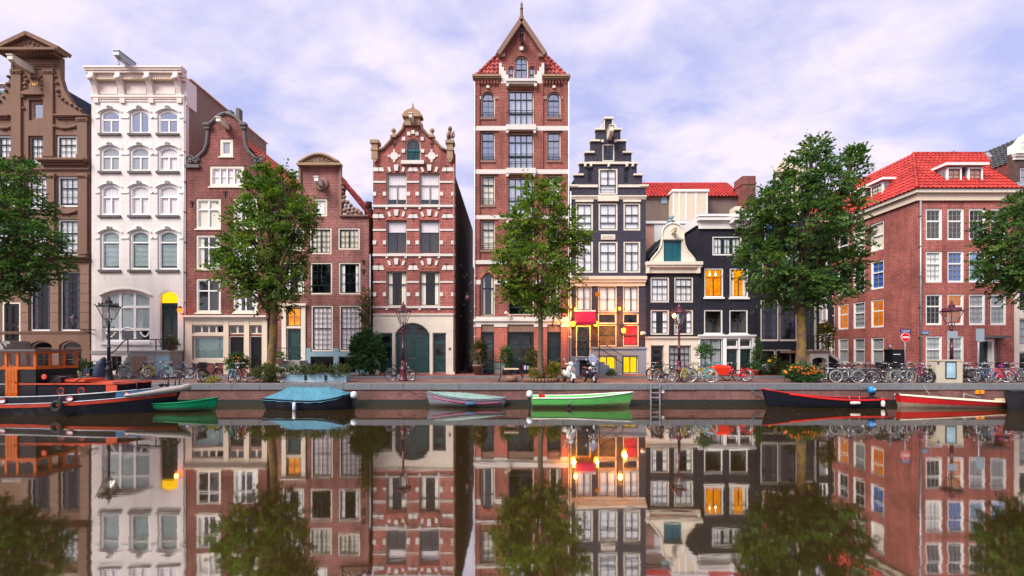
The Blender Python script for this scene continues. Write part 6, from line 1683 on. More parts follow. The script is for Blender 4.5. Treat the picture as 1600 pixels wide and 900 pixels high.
tree('tall street tree with reddish-brown trunk in front of the brown neck-gable house', 422, 25.2, 470,
     [(402, 300, 26, 26, -.2), (440, 290, 22, 26, .4), (425, 325, 40, 34, .0), (385, 345, 30, 26, .5), (462, 345, 26, 30, -.3), (418, 375, 48, 32, -.6), (375, 395, 36, 28, .2), (455, 395, 34, 28, .5), (365, 425, 34, 20, -.5), (410, 430, 44, 26, .6), (445, 440, 36, 24, -.4), (400, 462, 34, 20, 0), (436, 470, 22, 18, .4), (352, 405, 18, 16, 0), (408, 276, 10, 16, .2), (480, 330, 14, 18, .1)], 'leaf_tree', 11, .26, 6, dens=1.15, leaf=.13, bark='bark_moss')
tree('slender light-green street tree in front of the tall red warehouse', 846, 25.0, 455,
     [(832, 305, 24, 24, .2), (862, 300, 18, 20, -.2), (845, 335, 40, 30, 0), (808, 350, 26, 20, .4), (880, 350, 24, 22, -.3), (840, 372, 44, 28, .5), (800, 392, 30, 18, -.3), (882, 390, 28, 22, .3), (838, 410, 48, 26, -.5), (796, 420, 28, 14, .2), (884, 430, 28, 18, 0), (812, 448, 32, 18, .4), (862, 455, 36, 20, -.3), (838, 470, 30, 18, .2), (795, 458, 16, 10, .3), (905, 375, 10, 10, 0), (862, 488, 22, 12, .4)], 'leaf_light', 23, .17, -4, dens=1.0, leaf=.13)
tree('biggest street tree with ochre trunk above the marigold bed', 1251, 25.2, 480,
     [(1262, 262, 32, 32, 0), (1272, 236, 18, 20, .3), (1240, 300, 40, 34, .4), (1290, 290, 34, 36, -.4), (1328, 270, 18, 34, .2), (1205, 320, 32, 28, -.3), (1320, 325, 30, 30, .5), (1265, 345, 56, 38, -.6), (1200, 365, 38, 28, .5), (1185, 395, 34, 22, 0), (1310, 375, 38, 28, -.2), (1240, 395, 50, 32, .7), (1195, 425, 40, 22, -.5), (1290, 420, 48, 28, .4), (1240, 440, 46, 24, -.6), (1330, 405, 20, 14, .4), (1285, 458, 38, 20, 0), (1215, 455, 34, 18, .5), (1255, 470, 34, 18, .3), (1175, 345, 18, 18, .2), (1330, 440, 16, 12, .1), (1335, 246, 8, 16, .1)], 'leaf_deep', 37, .29, 0, dens=1.2, leaf=.14, bark='bark_moss')
tree('dark street tree cut off by the photo\'s left edge', -40, 24.8, 455,
     [(-30, 290, 50, 40, 0), (15, 285, 32, 30, .3), (-10, 330, 60, 36, -.5), (38, 330, 36, 30, .2), (10, 365, 58, 34, .5), (60, 372, 34, 24, -.3), (-20, 400, 60, 32, .3), (40, 402, 46, 24, .4), (78, 408, 28, 14, 0), (10, 432, 46, 22, -.4), (55, 428, 36, 14, .3), (-30, 450, 50, 22, 0), (15, 455, 28, 14, .2), (-70, 360, 50, 60, 0), (35, 268, 16, 14, .2)], 'leaf_deep', 51, .3, 0, dens=1.0, leaf=.13)
tree('green street tree cut off by the photo\'s right edge', 1640, 25.0, 470,
     [(1600, 345, 34, 30, 0), (1640, 330, 50, 40, .3), (1575, 375, 34, 26, -.3), (1620, 390, 50, 34, .5), (1565, 410, 34, 22, .2), (1600, 425, 46, 26, -.4), (1640, 430, 50, 36, 0), (1572, 440, 30, 14, .3), (1610, 455, 40, 16, 0), (1548, 350, 16, 16, .1), (1595, 322, 16, 18, .2), (1545, 425, 18, 12, 0), (1545, 385, 14, 12, .1)], 'leaf_deep', 67, .28, 0, dens=1.0, leaf=.13)
def bush(label, px0, py0, px1, py1, Y, mat, seed, dens=1.0, leaf=.10, name='bush', cat='bush', depth=None, zb=None, length=.32, group=None, flowers=None, stems=True, parent=None, zexp=.5, pname='foliage'):
    """leafy mass filling the box seen at px0..px1, py0..py1 at distance Y"""
    rng = np.random.default_rng(seed)
    x0, x1 = gx(px0, Y), gx(px1, Y); z0, z1 = (gz(py1, Y) if zb is None else zb), gz(py0, Y)
    dp = depth or min((x1 - x0) * .5, 1.0)
    T = parent or thing(name, label, cat, ((x0 + x1) / 2, Y, z0), group)
    c = np.array([(x0 + x1) / 2, Y, (z0 + z1) / 2]); R_ = np.array([(x1 - x0) / 2, dp / 2, (z1 - z0) / 2])
    ns = int(dens * 260 * (R_[0] * R_[2] + .25 * R_[1]) + 24)
    v = rng.normal(0, 1, (ns, 3)); v /= np.linalg.norm(v, axis=1, keepdims=True)
    lump = 1 + .16 * np.sin(v[:, 0] * 7 + seed) * np.cos(v[:, 2] * 5 + seed)
    O = c + v * (rng.uniform(.1, 1, ns) ** .5 * .86 * lump)[:, None] * R_
    O[:, 2] = np.maximum(O[:, 2], z0 + .03)
    D = v * np.array([1, 1, .8]) + rng.normal(0, .4, (ns, 3)) + np.array([0, -.1, .35])
    A = sprays(rng, O, D, length, 16, leaf, droop=.2)
    A[0][:, 2] = np.maximum(A[0][:, 2], z0 + .01)
    leaf_mesh(pname, *A, mat, T)
    if stems:
        b = MB(); rnd = random.Random(seed)
        for k in range(6):
            e = c + np.array([rnd.uniform(-.7, .7), rnd.uniform(-.6, .6), rnd.uniform(-.1, .6)]) * R_
            b.tube([(c[0] + rnd.uniform(-.2, .2) * R_[0], Y + rnd.uniform(-.1, .1), z0 - .02), tuple((np.array([c[0], Y, z0]) + e) / 2), tuple(e)], [.022, .016, .008], 5)
        b.build('stems', 'bark', T)
    if flowers:
        for fm_, n, sz in flowers:
            v = rng.normal(0, 1, (n, 3)); v[:, 1] = -abs(v[:, 1]); v[:, 2] = abs(v[:, 2]) * .8 + .1; v /= np.linalg.norm(v, axis=1, keepdims=True)
            O = c + v * R_ * rng.uniform(.88, 1.08, n)[:, None]
            k = 7
            P = np.repeat(O, k, 0); ang = np.tile(np.arange(k) * 2 * math.pi / k, n)
            fwd = np.repeat(v + np.array([0, -.5, .3]), k, 0)
            e1 = np.cross(fwd, [0, 0, 1.0]); e1 /= np.linalg.norm(e1, axis=1, keepdims=True); e2 = np.cross(e1, fwd); e2 /= np.linalg.norm(e2, axis=1, keepdims=True)
            Dv = e1 * np.cos(ang)[:, None] + e2 * np.sin(ang)[:, None]
            leaf_mesh('blossoms', P, Dv + fwd * .25, fwd, np.full(n * k, sz), np.full(n * k, sz * .75), fm_, T)
    return T
def pot(T, x, y, z, r, h, mat='terracotta', square=False):
    b = MB()
    if square: b.box(x - r, x + r, y - r * .7, y + r * .7, z, z + h); b.box(x - r - .02, x + r + .02, y - r * .7 - .02, y + r * .7 + .02, z + h - .06, z + h + .005)
    else: b.lathe([(r * .7, 0), (r * .95, h * .8), (r * 1.05, h * .82), (r * 1.05, h), (r * .9, h), (r * .85, h * .9)], (x, y, z), 14)
    o = b.build('pot', mat, T)
    return o
# beds, bushes and potted plants
bush('broad ivy-like bush climbing between the brown and banded houses', 543, 512, 602, 588, 28.9, 'leaf_bush', 5, 1.5, .13, zb=ZP)
bush('low olive bush spreading along the quay beneath the tall tree', 386, 571, 448, 599, 24.6, 'leaf_olive', 6, 1.3, .08, zb=ZS)
for i, (a, c, lab) in enumerate(((446, 481, 'blue-grey planter box of olive herbs nearest the low spreading bush'), (482, 512, 'blue-grey planter box of olive herbs between two others'), (513, 546, 'blue-grey planter box of olive herbs nearest the climbing bush'))):
    Yp = 24.9; x0, x1 = gx(a + 2, Yp), gx(c - 2, Yp)
    T = thing('planter_box', lab, 'planter', ((x0 + x1) / 2, Yp, ZS), 'blue-grey planter boxes on the quay')
    b = MB(); b.box(x0, x1, Yp - .3, Yp + .3, ZS, ZS + .42); b.box(x0 - .025, x1 + .025, Yp - .325, Yp + .325, ZS + .38, ZS + .425); b.build('box', 'zinc_blue', T)
    bush('', a - 1, 572, c + 1, 588, Yp, 'leaf_olive', 60 + i, 2.0, .07, parent=T, depth=.7, stems=False)
b = MB(); Yb_ = YQ + .15
b.tube([(gx(438, Yb_), Yb_, ZS + .14), (gx(537, Yb_), Yb_, ZS + .14)], .03, 6)
for px in (440, 498, 535): b.tube([(gx(px, Yb_), Yb_, ZS), (gx(px, Yb_), Yb_, ZS + .14)], .03, 6)
tag(b.build('quay_rail', 'zinc', loc=(gx(488, Yb_), Yb_, ZS)), 'low pale metal rail along the quay before the planter boxes', 'rail')
T = bush('round hydrangea with reddish flower heads in front of the cream shopfront', 352, 554, 390, 582, 28.6, 'leaf_bush', 8, 1.6, .10, name='hydrangea', cat='plant', flowers=[('petal_red', 26, .05), ('petal_yellow', 12, .05)])
pot(T, gx(371, 28.6), 28.6, ZP, .42, .45, 'pot_stone')
bush('marigold bed with orange flowers round the biggest tree', 1222, 571, 1286, 598, 24.7, 'leaf_bush', 9, 2.2, .08, name='marigold_bed', cat='flower bed', zb=ZS, flowers=[('petal_orange', 60, .075)])
b = MB(); Yt = 25.0
T = thing('tree_bed', 'log-edged bed with yellow-green plants round the slender tree', 'flower bed', (gx(846, Yt), Yt, ZS))
for k in range(30):
    a = 2 * math.pi * k / 30; x_, y_ = gx(845, Yt) + .95 * math.cos(a), Yt + .62 * math.sin(a)
    b = MB(); b.lathe([(.09, 0), (.095, .2), (.07, .23)], (x_, y_, ZS), 7); b.build('log', 'wood_brown', T)
b = MB(); b.lathe([(.88, .02), (.8, .17)], (0, 0, 0), 20); b.v = [(p[0] + gx(845, Yt), p[1] * .66 + Yt, p[2] + ZS) for p in b.v]; b.build('soil', 'soil', T)
bush('', 852, 566, 873, 594, Yt, 'leaf_yellow', 12, 1.6, .08, parent=T, stems=False); bush('', 828, 578, 845, 594, Yt, 'leaf_yellow', 13, 1.6, .07, parent=T, stems=False)
for (lab, a, y0, c, y1, Y, mt, pr, ph, pm, sd) in (
    ('leafy plant in a round wooden tub beside the alley', 739, 530, 757, 573, 29.6, 'leaf_olive', .42, .72, 'wood_brown', 14),
    ('tall narrow green shrub in a pot beside the warehouse door', 781, 541, 800, 574, 29.5, 'leaf_bush', .28, .40, 'stone_dark', 15),
    ('grey-green olive bush in a broad pot beside the slender tree', 822, 545, 845, 576, 29.3, 'leaf_olive', .36, .50, 'pot_stone', 16),
    ('small ball-headed potted tree standing behind the pale teal bicycle', 1089, 538, 1114, 560, 28.2, 'leaf_bush', .22, .35, 'stone_dark', 17),
    ('leafy plant in a terracotta pot beside the white-framed doors', 1170, 567, 1188, 580, 29.3, 'leaf_bush', .28, .38, 'terracotta', 18),
    ('grassy plant in a brown pot on the white house\'s stoop', 256, 529, 278, 543, 29.5, 'leaf_olive', .28, .36, 'wood_brown', 19),
    ('small plant in a stone pot at the lit-transom doorway', 430, 553, 443, 564, 28.9, 'leaf_bush', .30, .40, 'pot_stone', 20)):
    zb_ = {19: gz(548, YF) + .02, 20: gz(563, YF) - .20}.get(sd, ZP)
    x_ = gx((a + c) / 2, Y)
    if sd == 19: Y = YF - .8; x_ = gx(267, Y)
    T = thing('potted_plant', lab, 'plant', (x_, Y, zb_), 'potted plants')
    pot(T, x_, Y, zb_, pr, ph, pm)
    bush('', a, y0, c, y1, Y, mt, sd, 1.8, .08, parent=T, stems=sd != 17, zb=max(zb_ + ph - .05, gz(y1, Y)))
    if sd == 17: b = MB(); b.tube([(x_, Y, zb_), (x_ + .02, Y, gz(552, Y))], [.035, .03], 6); b.build('stem', 'bark', T)
bush('yellow-green potted bush on the cream doorway\'s stoop', 1279, 502, 1302, 545, 28.8, 'leaf_yellow', 22, 1.3, .09, zb=gz(548, YF) + .02, name='stoop_bush', flowers=[('petal_yellow', 8, .1)])
bush('tall climbing plant between the white-framed doors and flower pots', 1178, 528, 1190, 584, 30.0, 'leaf_bush', 24, 1.3, .08, name='climbing_plant', cat='plant', depth=.3, zb=ZP)
bush('white and violet petunias at the foot of the black house', 1187, 569, 1202, 584, 29.4, 'leaf_bush', 25, 1.5, .07, name='petunia_clump', cat='plant', zb=ZP, flowers=[('petal_pink', 40, .06)])
bush('sunflower clump in front of the black house\'s low window', 1196, 556, 1218, 585, 29.7, 'leaf_olive', 26, 1.2, .08, name='sunflower_clump', cat='plant', zb=ZP, flowers=[('petal_yellow', 6, .12)])
bush('green shrubs under the low window, nearest the biggest tree', 1213, 567, 1234, 586, 29.4, 'leaf_olive', 27, 1.5, .08, zb=ZP)
bush('rose climber with red bloom up the brown house\'s corner', 562, 446, 580, 520, 29.9, 'leaf_olive', 28, .7, .09, name='climbing_rose', cat='plant', depth=.35, flowers=[('petal_red', 4, .09), ('petal_yellow', 8, .06)])
bush('pale green hedge plants in a box behind the tugboat', 118, 564, 146, 588, 27.2, 'leaf_bush', 29, 1.3, .08, zb=ZS + .2, name='hedge_box', cat='plant')
bush('small tuft of green at the foot of the grey-blue steps', 946, 582, 960, 592, 28.9, 'leaf_bush', 30, 2, .06, name='weed_tuft', cat='plant', zb=ZP)
bush('yellow grass tuft at the coping below the bicycles', 327, 592, 338, 598, 24.2, 'leaf_yellow', 31, 2, .06, name='grass_tuft', cat='plant', zb=ZS)
# ---------------------------------------------------------------- street lamps
def street_lamp(label, px, Y, pole_mat, ytop, lit=None):
    x = gx(px, Y); H = gz(ytop, Y) - ZS
    T = thing('street_lamp', label, 'street lamp', (x, Y, ZS), 'crown-topped street lamps')
    s = H / 4.35
    b = MB(); b.lathe([(.26, 0), (.26, .10), (.22, .14), (.20, .30), (.16, .60), (.19, .66), (.19, .74), (.13, .80), (.12, 1.05), (.15, 1.10), (.15, 1.15), (.09, 1.2)], (x, Y, ZS), 12); b.build('base', pole_mat, T)
    zb = ZS + H - 1.12 * s
    b = MB(); b.lathe([(.085, 1.2), (.075, 1.9), (.10, 1.93), (.10, 1.99), (.07, 2.02), (.058, zb - ZS - .35), (.085, zb - ZS - .33), (.085, zb - ZS - .27), (.05, zb - ZS - .2), (.05, zb - ZS)], (x, Y, ZS), 10); b.build('pole', pole_mat, T)
    b = MB(); b.tube([(x - .28, Y, zb - .42), (x + .28, Y, zb - .42)], .022, 6)
    for sg in (-1, 1): b.lathe([(.01, -.05), (.045, 0), (.01, .05)], (x + sg * .29, Y, zb - .42), 8)
    for sg in (-1, 1):
        for ax in (0, 1):
            d = Vector((sg, 0, 0)) if ax == 0 else Vector((0, sg, 0))
            c = Vector((x, Y, zb)); b.tube([c + Vector((0, 0, -.22)), c + d * .16 + Vector((0, 0, -.12)), c + d * .17 + Vector((0, 0, 0.02)), c + d * .14 + Vector((0, 0, .1))], .018, 6)
    b.build('crossbar', pole_mat, T)
    a0, a1, h = .15 * s, .34 * s, .66 * s
    z0 = zb + .06
    b = MB()
    for k in range(4):
        p = [(1, 1), (-1, 1), (-1, -1), (1, -1)]; q, r_ = p[k], p[(k + 1) % 4]
        b.tube([(x + q[0] * a0, Y + q[1] * a0, z0), (x + q[0] * a1, Y + q[1] * a1, z0 + h)], .02, 5)
        b.bar((x + q[0] * a0, Y + q[1] * a0, z0), (x + r_[0] * a0, Y + r_[1] * a0, z0), .04, .04); b.bar((x + q[0] * a1, Y + q[1] * a1, z0 + h), (x + r_[0] * a1, Y + r_[1] * a1, z0 + h), .06, .07)
        b.lathe([(.0, 0), (.035, .02), (.03, .07), (.01, .11)], (x + q[0] * (a1 + .04), Y + q[1] * (a1 + .04), z0 + h + .02), 6)
    b.build('lantern_frame', pole_mat, T)
    for k in range(4):
        p = [(1, 1), (-1, 1), (-1, -1), (1, -1)]; q, r_ = p[k], p[(k + 1) % 4]; b = MB()
        b.poly([(x + q[0] * a0, Y + q[1] * a0, z0), (x + r_[0] * a0, Y + r_[1] * a0, z0), (x + r_[0] * a1, Y + r_[1] * a1, z0 + h), (x + q[0] * a1, Y + q[1] * a1, z0 + h)]); b.build('lantern_glass', 'glass_lamp', T)
    b = MB(); zc = z0 + h + .03
    b.lathe([(a1 * 1.30, 0), (a1 * 1.2, .05), (a1 * .7, .14), (a1 * .45, .17), (a1 * .42, .24), (a1 * .5, .27), (a1 * .30, .33), (a1 * .2, .42), (.03, .48), (.05, .52), (.01, .58)], (x, Y, zc), 8, smooth=False)
    for k in range(8):
        a = math.pi * k / 4; b.lathe([(.02, 0), (.045, .05), (.03, .12), (.005, .16)], (x + a1 * 1.1 * math.cos(a), Y + a1 * 1.1 * math.sin(a), zc + .05), 5)
    b.build('crown', pole_mat, T)
    b = MB(); b.lathe([(.03, 0), (.05, .12), (.05, .3), (.02, .34)], (x, Y, z0 + .02), 8); b.build('lamp_tube', 'white', T)
    return T
street_lamp('black crown-topped street lamp in front of the white house', 170, 25.6, 'iron', 467)
street_lamp('maroon crown-topped street lamp with a bicycle leaned on it', 630, 25.6, 'maroon', 476)
street_lamp('maroon crown-topped street lamp among bicycles at the cream doorways', 1061, 25.2, 'maroon', 478)
street_lamp('maroon crown-topped street lamp beside the beige electricity cabinet', 1487, 25.2, 'maroon', 475)
# ---------------------------------------------------------------- signs and cabinets
def sign_pole(px, Y, ztop, T, mat='zinc', r=.03):
    b = MB(); b.tube([(gx(px, Y), Y, ZS), (gx(px, Y), Y, ztop)], r, 8); return b.build('pole', mat, T)
Y = 27.6; p = at(1414, 527, Y)
T = thing('no_entry_sign', 'round red no-entry sign with a blue street name plate above', 'sign', (p.x, Y, ZS))
sign_pole(1414, Y, p.z + .5, T)
b = MB(); b.lathe([(.285, -.05), (.29, -.045), (.29, -.03), (.285, -.028)], (p.x, Y, p.z), 28, 'Y'); b.build('disc_rim', 'sign_white', T)
b = MB(); b.lathe([(.262, -.056), (.265, -.052), (.262, -.051)], (p.x, Y, p.z), 28, 'Y'); b.build('disc', 'sign_red', T)
b = MB(); b.box(p.x - .20, p.x + .20, Y - .062, Y - .0575, p.z - .05, p.z + .05); b.build('white_bar', 'sign_white', T)
b = MB(); b.box(p.x - .33, p.x + .33, Y - .05, Y - .03, p.z + .30, p.z + .50); pl = b.build('name_plate', 'sign_blue', T)
def letter_strokes(parent, x0, x1, y, z0, z1, mat, n, seed):
    rnd = random.Random(seed); b = MB(); w = (x1 - x0) / n
    for k in range(n):
        a = x0 + w * (k + .15); h = (z1 - z0) * (1 if k == 0 or rnd.random() < .25 else .68)
        b.box(a, a + w * .22, y - .006, y, z0, z0 + h)
        if rnd.random() < .7: b.box(a + w * .22, a + w * .62, y - .006, y, z0 + h * .8, z0 + h)
        if rnd.random() < .7: b.box(a + w * .45, a + w * .65, y - .006, y, z0, z0 + h * .8)
    b.build('lettering', mat, parent)
letter_strokes(pl, p.x - .27, p.x + .27, Y - .0505, p.z + .35, p.z + .45, 'sign_white', 13, 2)
p = at(1445, 520, YF - .05); T = thing('street_name_sign', 'pale blue street name sign on the corner building', 'sign', p)
b = MB(); b.box(p.x - .30, p.x + .30, YF - .03, YF - .002, p.z - .11, p.z + .11); pl = b.build('plate', 'sign_sky', T); letter_strokes(pl, p.x - .24, p.x + .24, YF - .031, p.z - .04, p.z + .06, 'sign_white', 10, 4)
Y = 25.15; p = at(1484, 523, Y); T = thing('lamp_post_sign', 'grey sign seen from the back, strapped to a lamp post', 'sign', p)
b = MB(); b.box(p.x - .30, p.x + .30, Y - .16, Y - .145, p.z - .20, p.z + .20); b.build('plate', 'sign_back', T); b = MB(); b.box(p.x - .25, p.x + .25, Y - .144, Y - .1, p.z + .08, p.z + .12); b.build('strap', 'zinc', T)
Y = 26.0; p = at(1530, 523, Y); T = thing('parking_sign', 'tall grey sign back on a pole by the corner doorway', 'sign', (p.x, Y, ZS))
sign_pole(1529, Y, p.z + .35, T, r=.035); b = MB(); b.box(p.x - .25, p.x + .25, Y - .06, Y - .045, p.z - .36, p.z + .36); b.build('plate', 'sign_back', T)
Y = 24.6; x0, x1 = gx(1455.5, Y), gx(1497, Y); T = thing('electricity_cabinet', 'beige electricity cabinet with framed poster on the quay', 'cabinet', ((x0 + x1) / 2, Y, ZS))
zt = gz(563, Y); xm = gx(1463, Y)
b = MB(); b.box(xm, x1, Y - .25, Y + .3, ZS, zt - .03); b.box(x0 + .06, xm - .005, Y - .22, Y + .3, ZS, zt - .05); b.build('housing', 'cabinet_beige', T)
b = MB(); b.box(x0 + .03, x1 + .03, Y - .28, Y + .33, zt - .03, zt + .03); b.build('lid', 'cabinet_beige', T)
pa, pb_, pc, pd_ = gx(1470, Y), gx(1486.5, Y), gz(591, Y), gz(565, Y)
b = MB(); b.ring(opening(pa, pb_, pc, pd_), opening(pa + .04, pb_ - .04, pc + .04, pd_ - .04), Y - .29, Y - .25); b.build('poster_frame', 'green_black', T)
b = MB(); b.box(pa + .04, pb_ - .04, Y - .27, Y - .252, pc + .04, pd_ - .04); b.build('poster', 'poster', T)
b = MB(); b.box(gx(1458.5, Y), gx(1461, Y), Y - .235, Y - .215, gz(569, Y), gz(566, Y)); b.build('sticker', 'sign_blue', T)
Y = 28.2; p = at(1398, 560, Y); T = thing('black_bin', 'black litter bin with pale lid strip by the red corner wall', 'bin', (p.x, Y, ZS))
b = MB(); b.box(p.x - .42, p.x + .42, Y - .3, Y + .3, ZS + .05, gz(549, Y)); b.build('body', 'black_paint', T); b = MB(); b.box(p.x - .45, p.x + .45, Y - .33, Y + .33, gz(549, Y), gz(546, Y)); b.build('lid', 'black_paint', T)
b = MB(); b.box(p.x - .36, p.x + .1, Y - .31, Y - .295, gz(553, Y) - .04, gz(553, Y)); b.build('lid_strip', 'sign_white', T); b = MB(); b.lathe([(.08, 0), (.08, .25), (.05, .3)], (p.x - .3, Y, gz(546, Y)), 8); b.build('vent', 'zinc', T)
# orange K board and white notice on the quay wall
def wall_board(label, px, py, w, h, mat, name, cat):
    p = at(px, py, YQ - .03); b = MB(); b.box(p.x - w / 2, p.x + w / 2, YQ - .05, YQ - .002, p.z - h / 2, p.z + h / 2)
    return tag(b.build(name, mat, loc=p), label, cat), p
o_, p = wall_board('orange board with the letter K on the quay wall', 1531, 612.5, .45, .20, 'sign_orange', 'quay_board', 'sign')
tx = bpy.data.curves.new('letter', 'FONT'); tx.body = 'K'; tx.size = .2; tx.extrude = .004; tx.align_x = 'CENTER'
text_part(tx, 'letter', (p.x, YQ - .055, p.z - .07), 'maroon', o_)
o_, p = wall_board('small white notice with a ring mark beside the quay ladder', 1035.5, 611, .15, .22, 'sign_white', 'quay_notice', 'sign')
b = MB(); b.tube([(p.x + .045 * math.cos(k * .628), YQ - .055, p.z + .04 + .045 * math.sin(k * .628)) for k in range(10)], .012, 5, closed=True); b.build('ring_mark', 'stone_dark', o_)
# ---------------------------------------------------------------- bench, table, stool by the warehouse
Y = 29.4; x0, x1 = gx(754, Y), gx(783, Y); T = thing('bench', 'dark green slatted bench beside the warehouse\'s glazed door', 'bench', ((x0 + x1) / 2, Y, ZP))
for k in range(4): b = MB(); b.box(x0, x1, Y - .42 + k * .11, Y - .33 + k * .11, ZP + .42, ZP + .46); b.build('seat_slat', 'green_black', T)
b = MB(); b.box(x0, x1, Y, Y + .05, ZP + .84, ZP + .92); b.build('back_rail', 'green_black', T)
for k in range(11): x_ = x0 + .06 + (x1 - x0 - .12) * k / 10; b = MB(); b.box(x_ - .02, x_ + .02, Y + .01, Y + .04, ZP + .46, ZP + .84); b.build('back_slat', 'green_black', T)
for x_ in (x0 + .03, x1 - .03):
    for y_ in (Y - .4, Y): b = MB(); b.box(x_ - .03, x_ + .03, y_, y_ + .06, ZP, ZP + (.66 if y_ < Y else .92)); b.build('leg', 'green_black', T)
    b = MB(); b.box(x_ - .035, x_ + .035, Y - .44, Y + .02, ZP + .65, ZP + .69); b.build('armrest', 'green_black', T)
Y = 25.4; x_ = gx(799, Y); T = thing('folding_table', 'small pale-topped folding table on crossed legs near the quay', 'table', (x_, Y, ZS))
b = MB(); b.box(x_ - .42, x_ + .42, Y - .3, Y + .3, ZS + .70, ZS + .76); b.build('tabletop', 'wood_pale', T)
for sg in (-1, 1):
    for y_ in (Y - .22, Y + .22): b = MB(); b.bar((x_ - sg * .3, y_, ZS), (x_ + sg * .3, y_, ZS + .70), .05, .04); b.build('leg', 'iron', T)
for sg, lab in ((-1, 'maroon folding chair leaned on the pale table\'s alley side'), (1, 'maroon folding chair leaned on the pale table\'s tree side')):
    T = thing('folded_chair', lab, 'chair', (x_ + sg * .66, Y - .1, ZS), 'folded maroon chairs')
    for k in range(5):
        y_ = Y - .26 + k * .1; b = MB(); b.bar((x_ + sg * (.78 - .02 * k), y_, ZS), (x_ + sg * .44, y_, ZS + .76), .05, .03); b.build('slat', 'maroon', T)
    b = MB(); b.bar((x_ + sg * .62, Y - .3, ZS + .36), (x_ + sg * .62, Y + .2, ZS + .36), .05, .04); b.build('crossbar', 'maroon', T)
b = MB(); b.lathe([(.22, 0), (.33, .06), (.36, .2), (.30, .33), (.24, .36)], (x_ + .02, Y - .32, ZS), 14); tag(b.build('floor_pot', 'wood_brown', loc=(x_, Y - .32, ZS)), 'low brown pot standing under the folding table', 'pot')
Y = 27.5; x_ = gx(822.5, Y); T = thing('book_stand', 'small black stand holding books beside the log-edged bed', 'stand', (x_, Y, ZS))
for sx in (-.2, .2):
    for y_ in (-.15, .15): b = MB(); b.box(x_ + sx - .02, x_ + sx + .02, Y + y_ - .02, Y + y_ + .02, ZS, ZS + .55); b.build('leg', 'iron', T)
b = MB(); b.box(x_ - .26, x_ + .26, Y - .2, Y + .2, ZS + .55, ZS + .59); b.box(x_ - .26, x_ + .26, Y + .16, Y + .2, ZS + .59, ZS + .95); b.box(x_ - .26, x_ + .26, Y - .2, Y + .2, ZS + .95, ZS + .99); b.build('shelf', 'black_paint', T)
for k, (mt_, cn_) in enumerate((('boat_red', 'red'), ('sign_white', 'white'), ('bike_blue', 'dark blue'), ('wood_pale', 'tan'), ('teal', 'teal'))):
    h = (.30, .26, .32, .24, .28)[k]; b = MB(); b.box(x_ - .22 + k * .09, x_ - .22 + k * .09 + .075, Y - .15, Y + .1, ZS + .592, ZS + .592 + h); tag(b.build('book', mt_, loc=(x_, Y, ZS + .59)), cn_ + ' book standing upright on the small black stand', 'book', 'books on the stand')
# blue bench behind the bicycles
Y = 29.3; x0, x1 = gx(1100, Y), gx(1128, Y); T = thing('blue_bench', 'blue slatted bench behind the red cargo bike', 'bench', ((x0 + x1) / 2, Y, ZP))
for k in range(3): b = MB(); b.box(x0, x1, Y - .4 + k * .13, Y - .3 + k * .13, ZP + .42, ZP + .46); b.build('seat_slat', 'bike_teal', T); b = MB(); b.box(x0, x1, Y + .02, Y + .05, ZP + .56 + k * .12, ZP + .65 + k * .12); b.build('back_slat', 'bike_teal', T)
for x_ in (x0 + .05, x1 - .1): b = MB(); b.box(x_, x_ + .06, Y - .4, Y + .02, ZP, ZP + .42); b.box(x_, x_ + .06, Y - .02, Y + .02, ZP + .42, ZP + .9); b.build('leg', 'bike_teal', T)
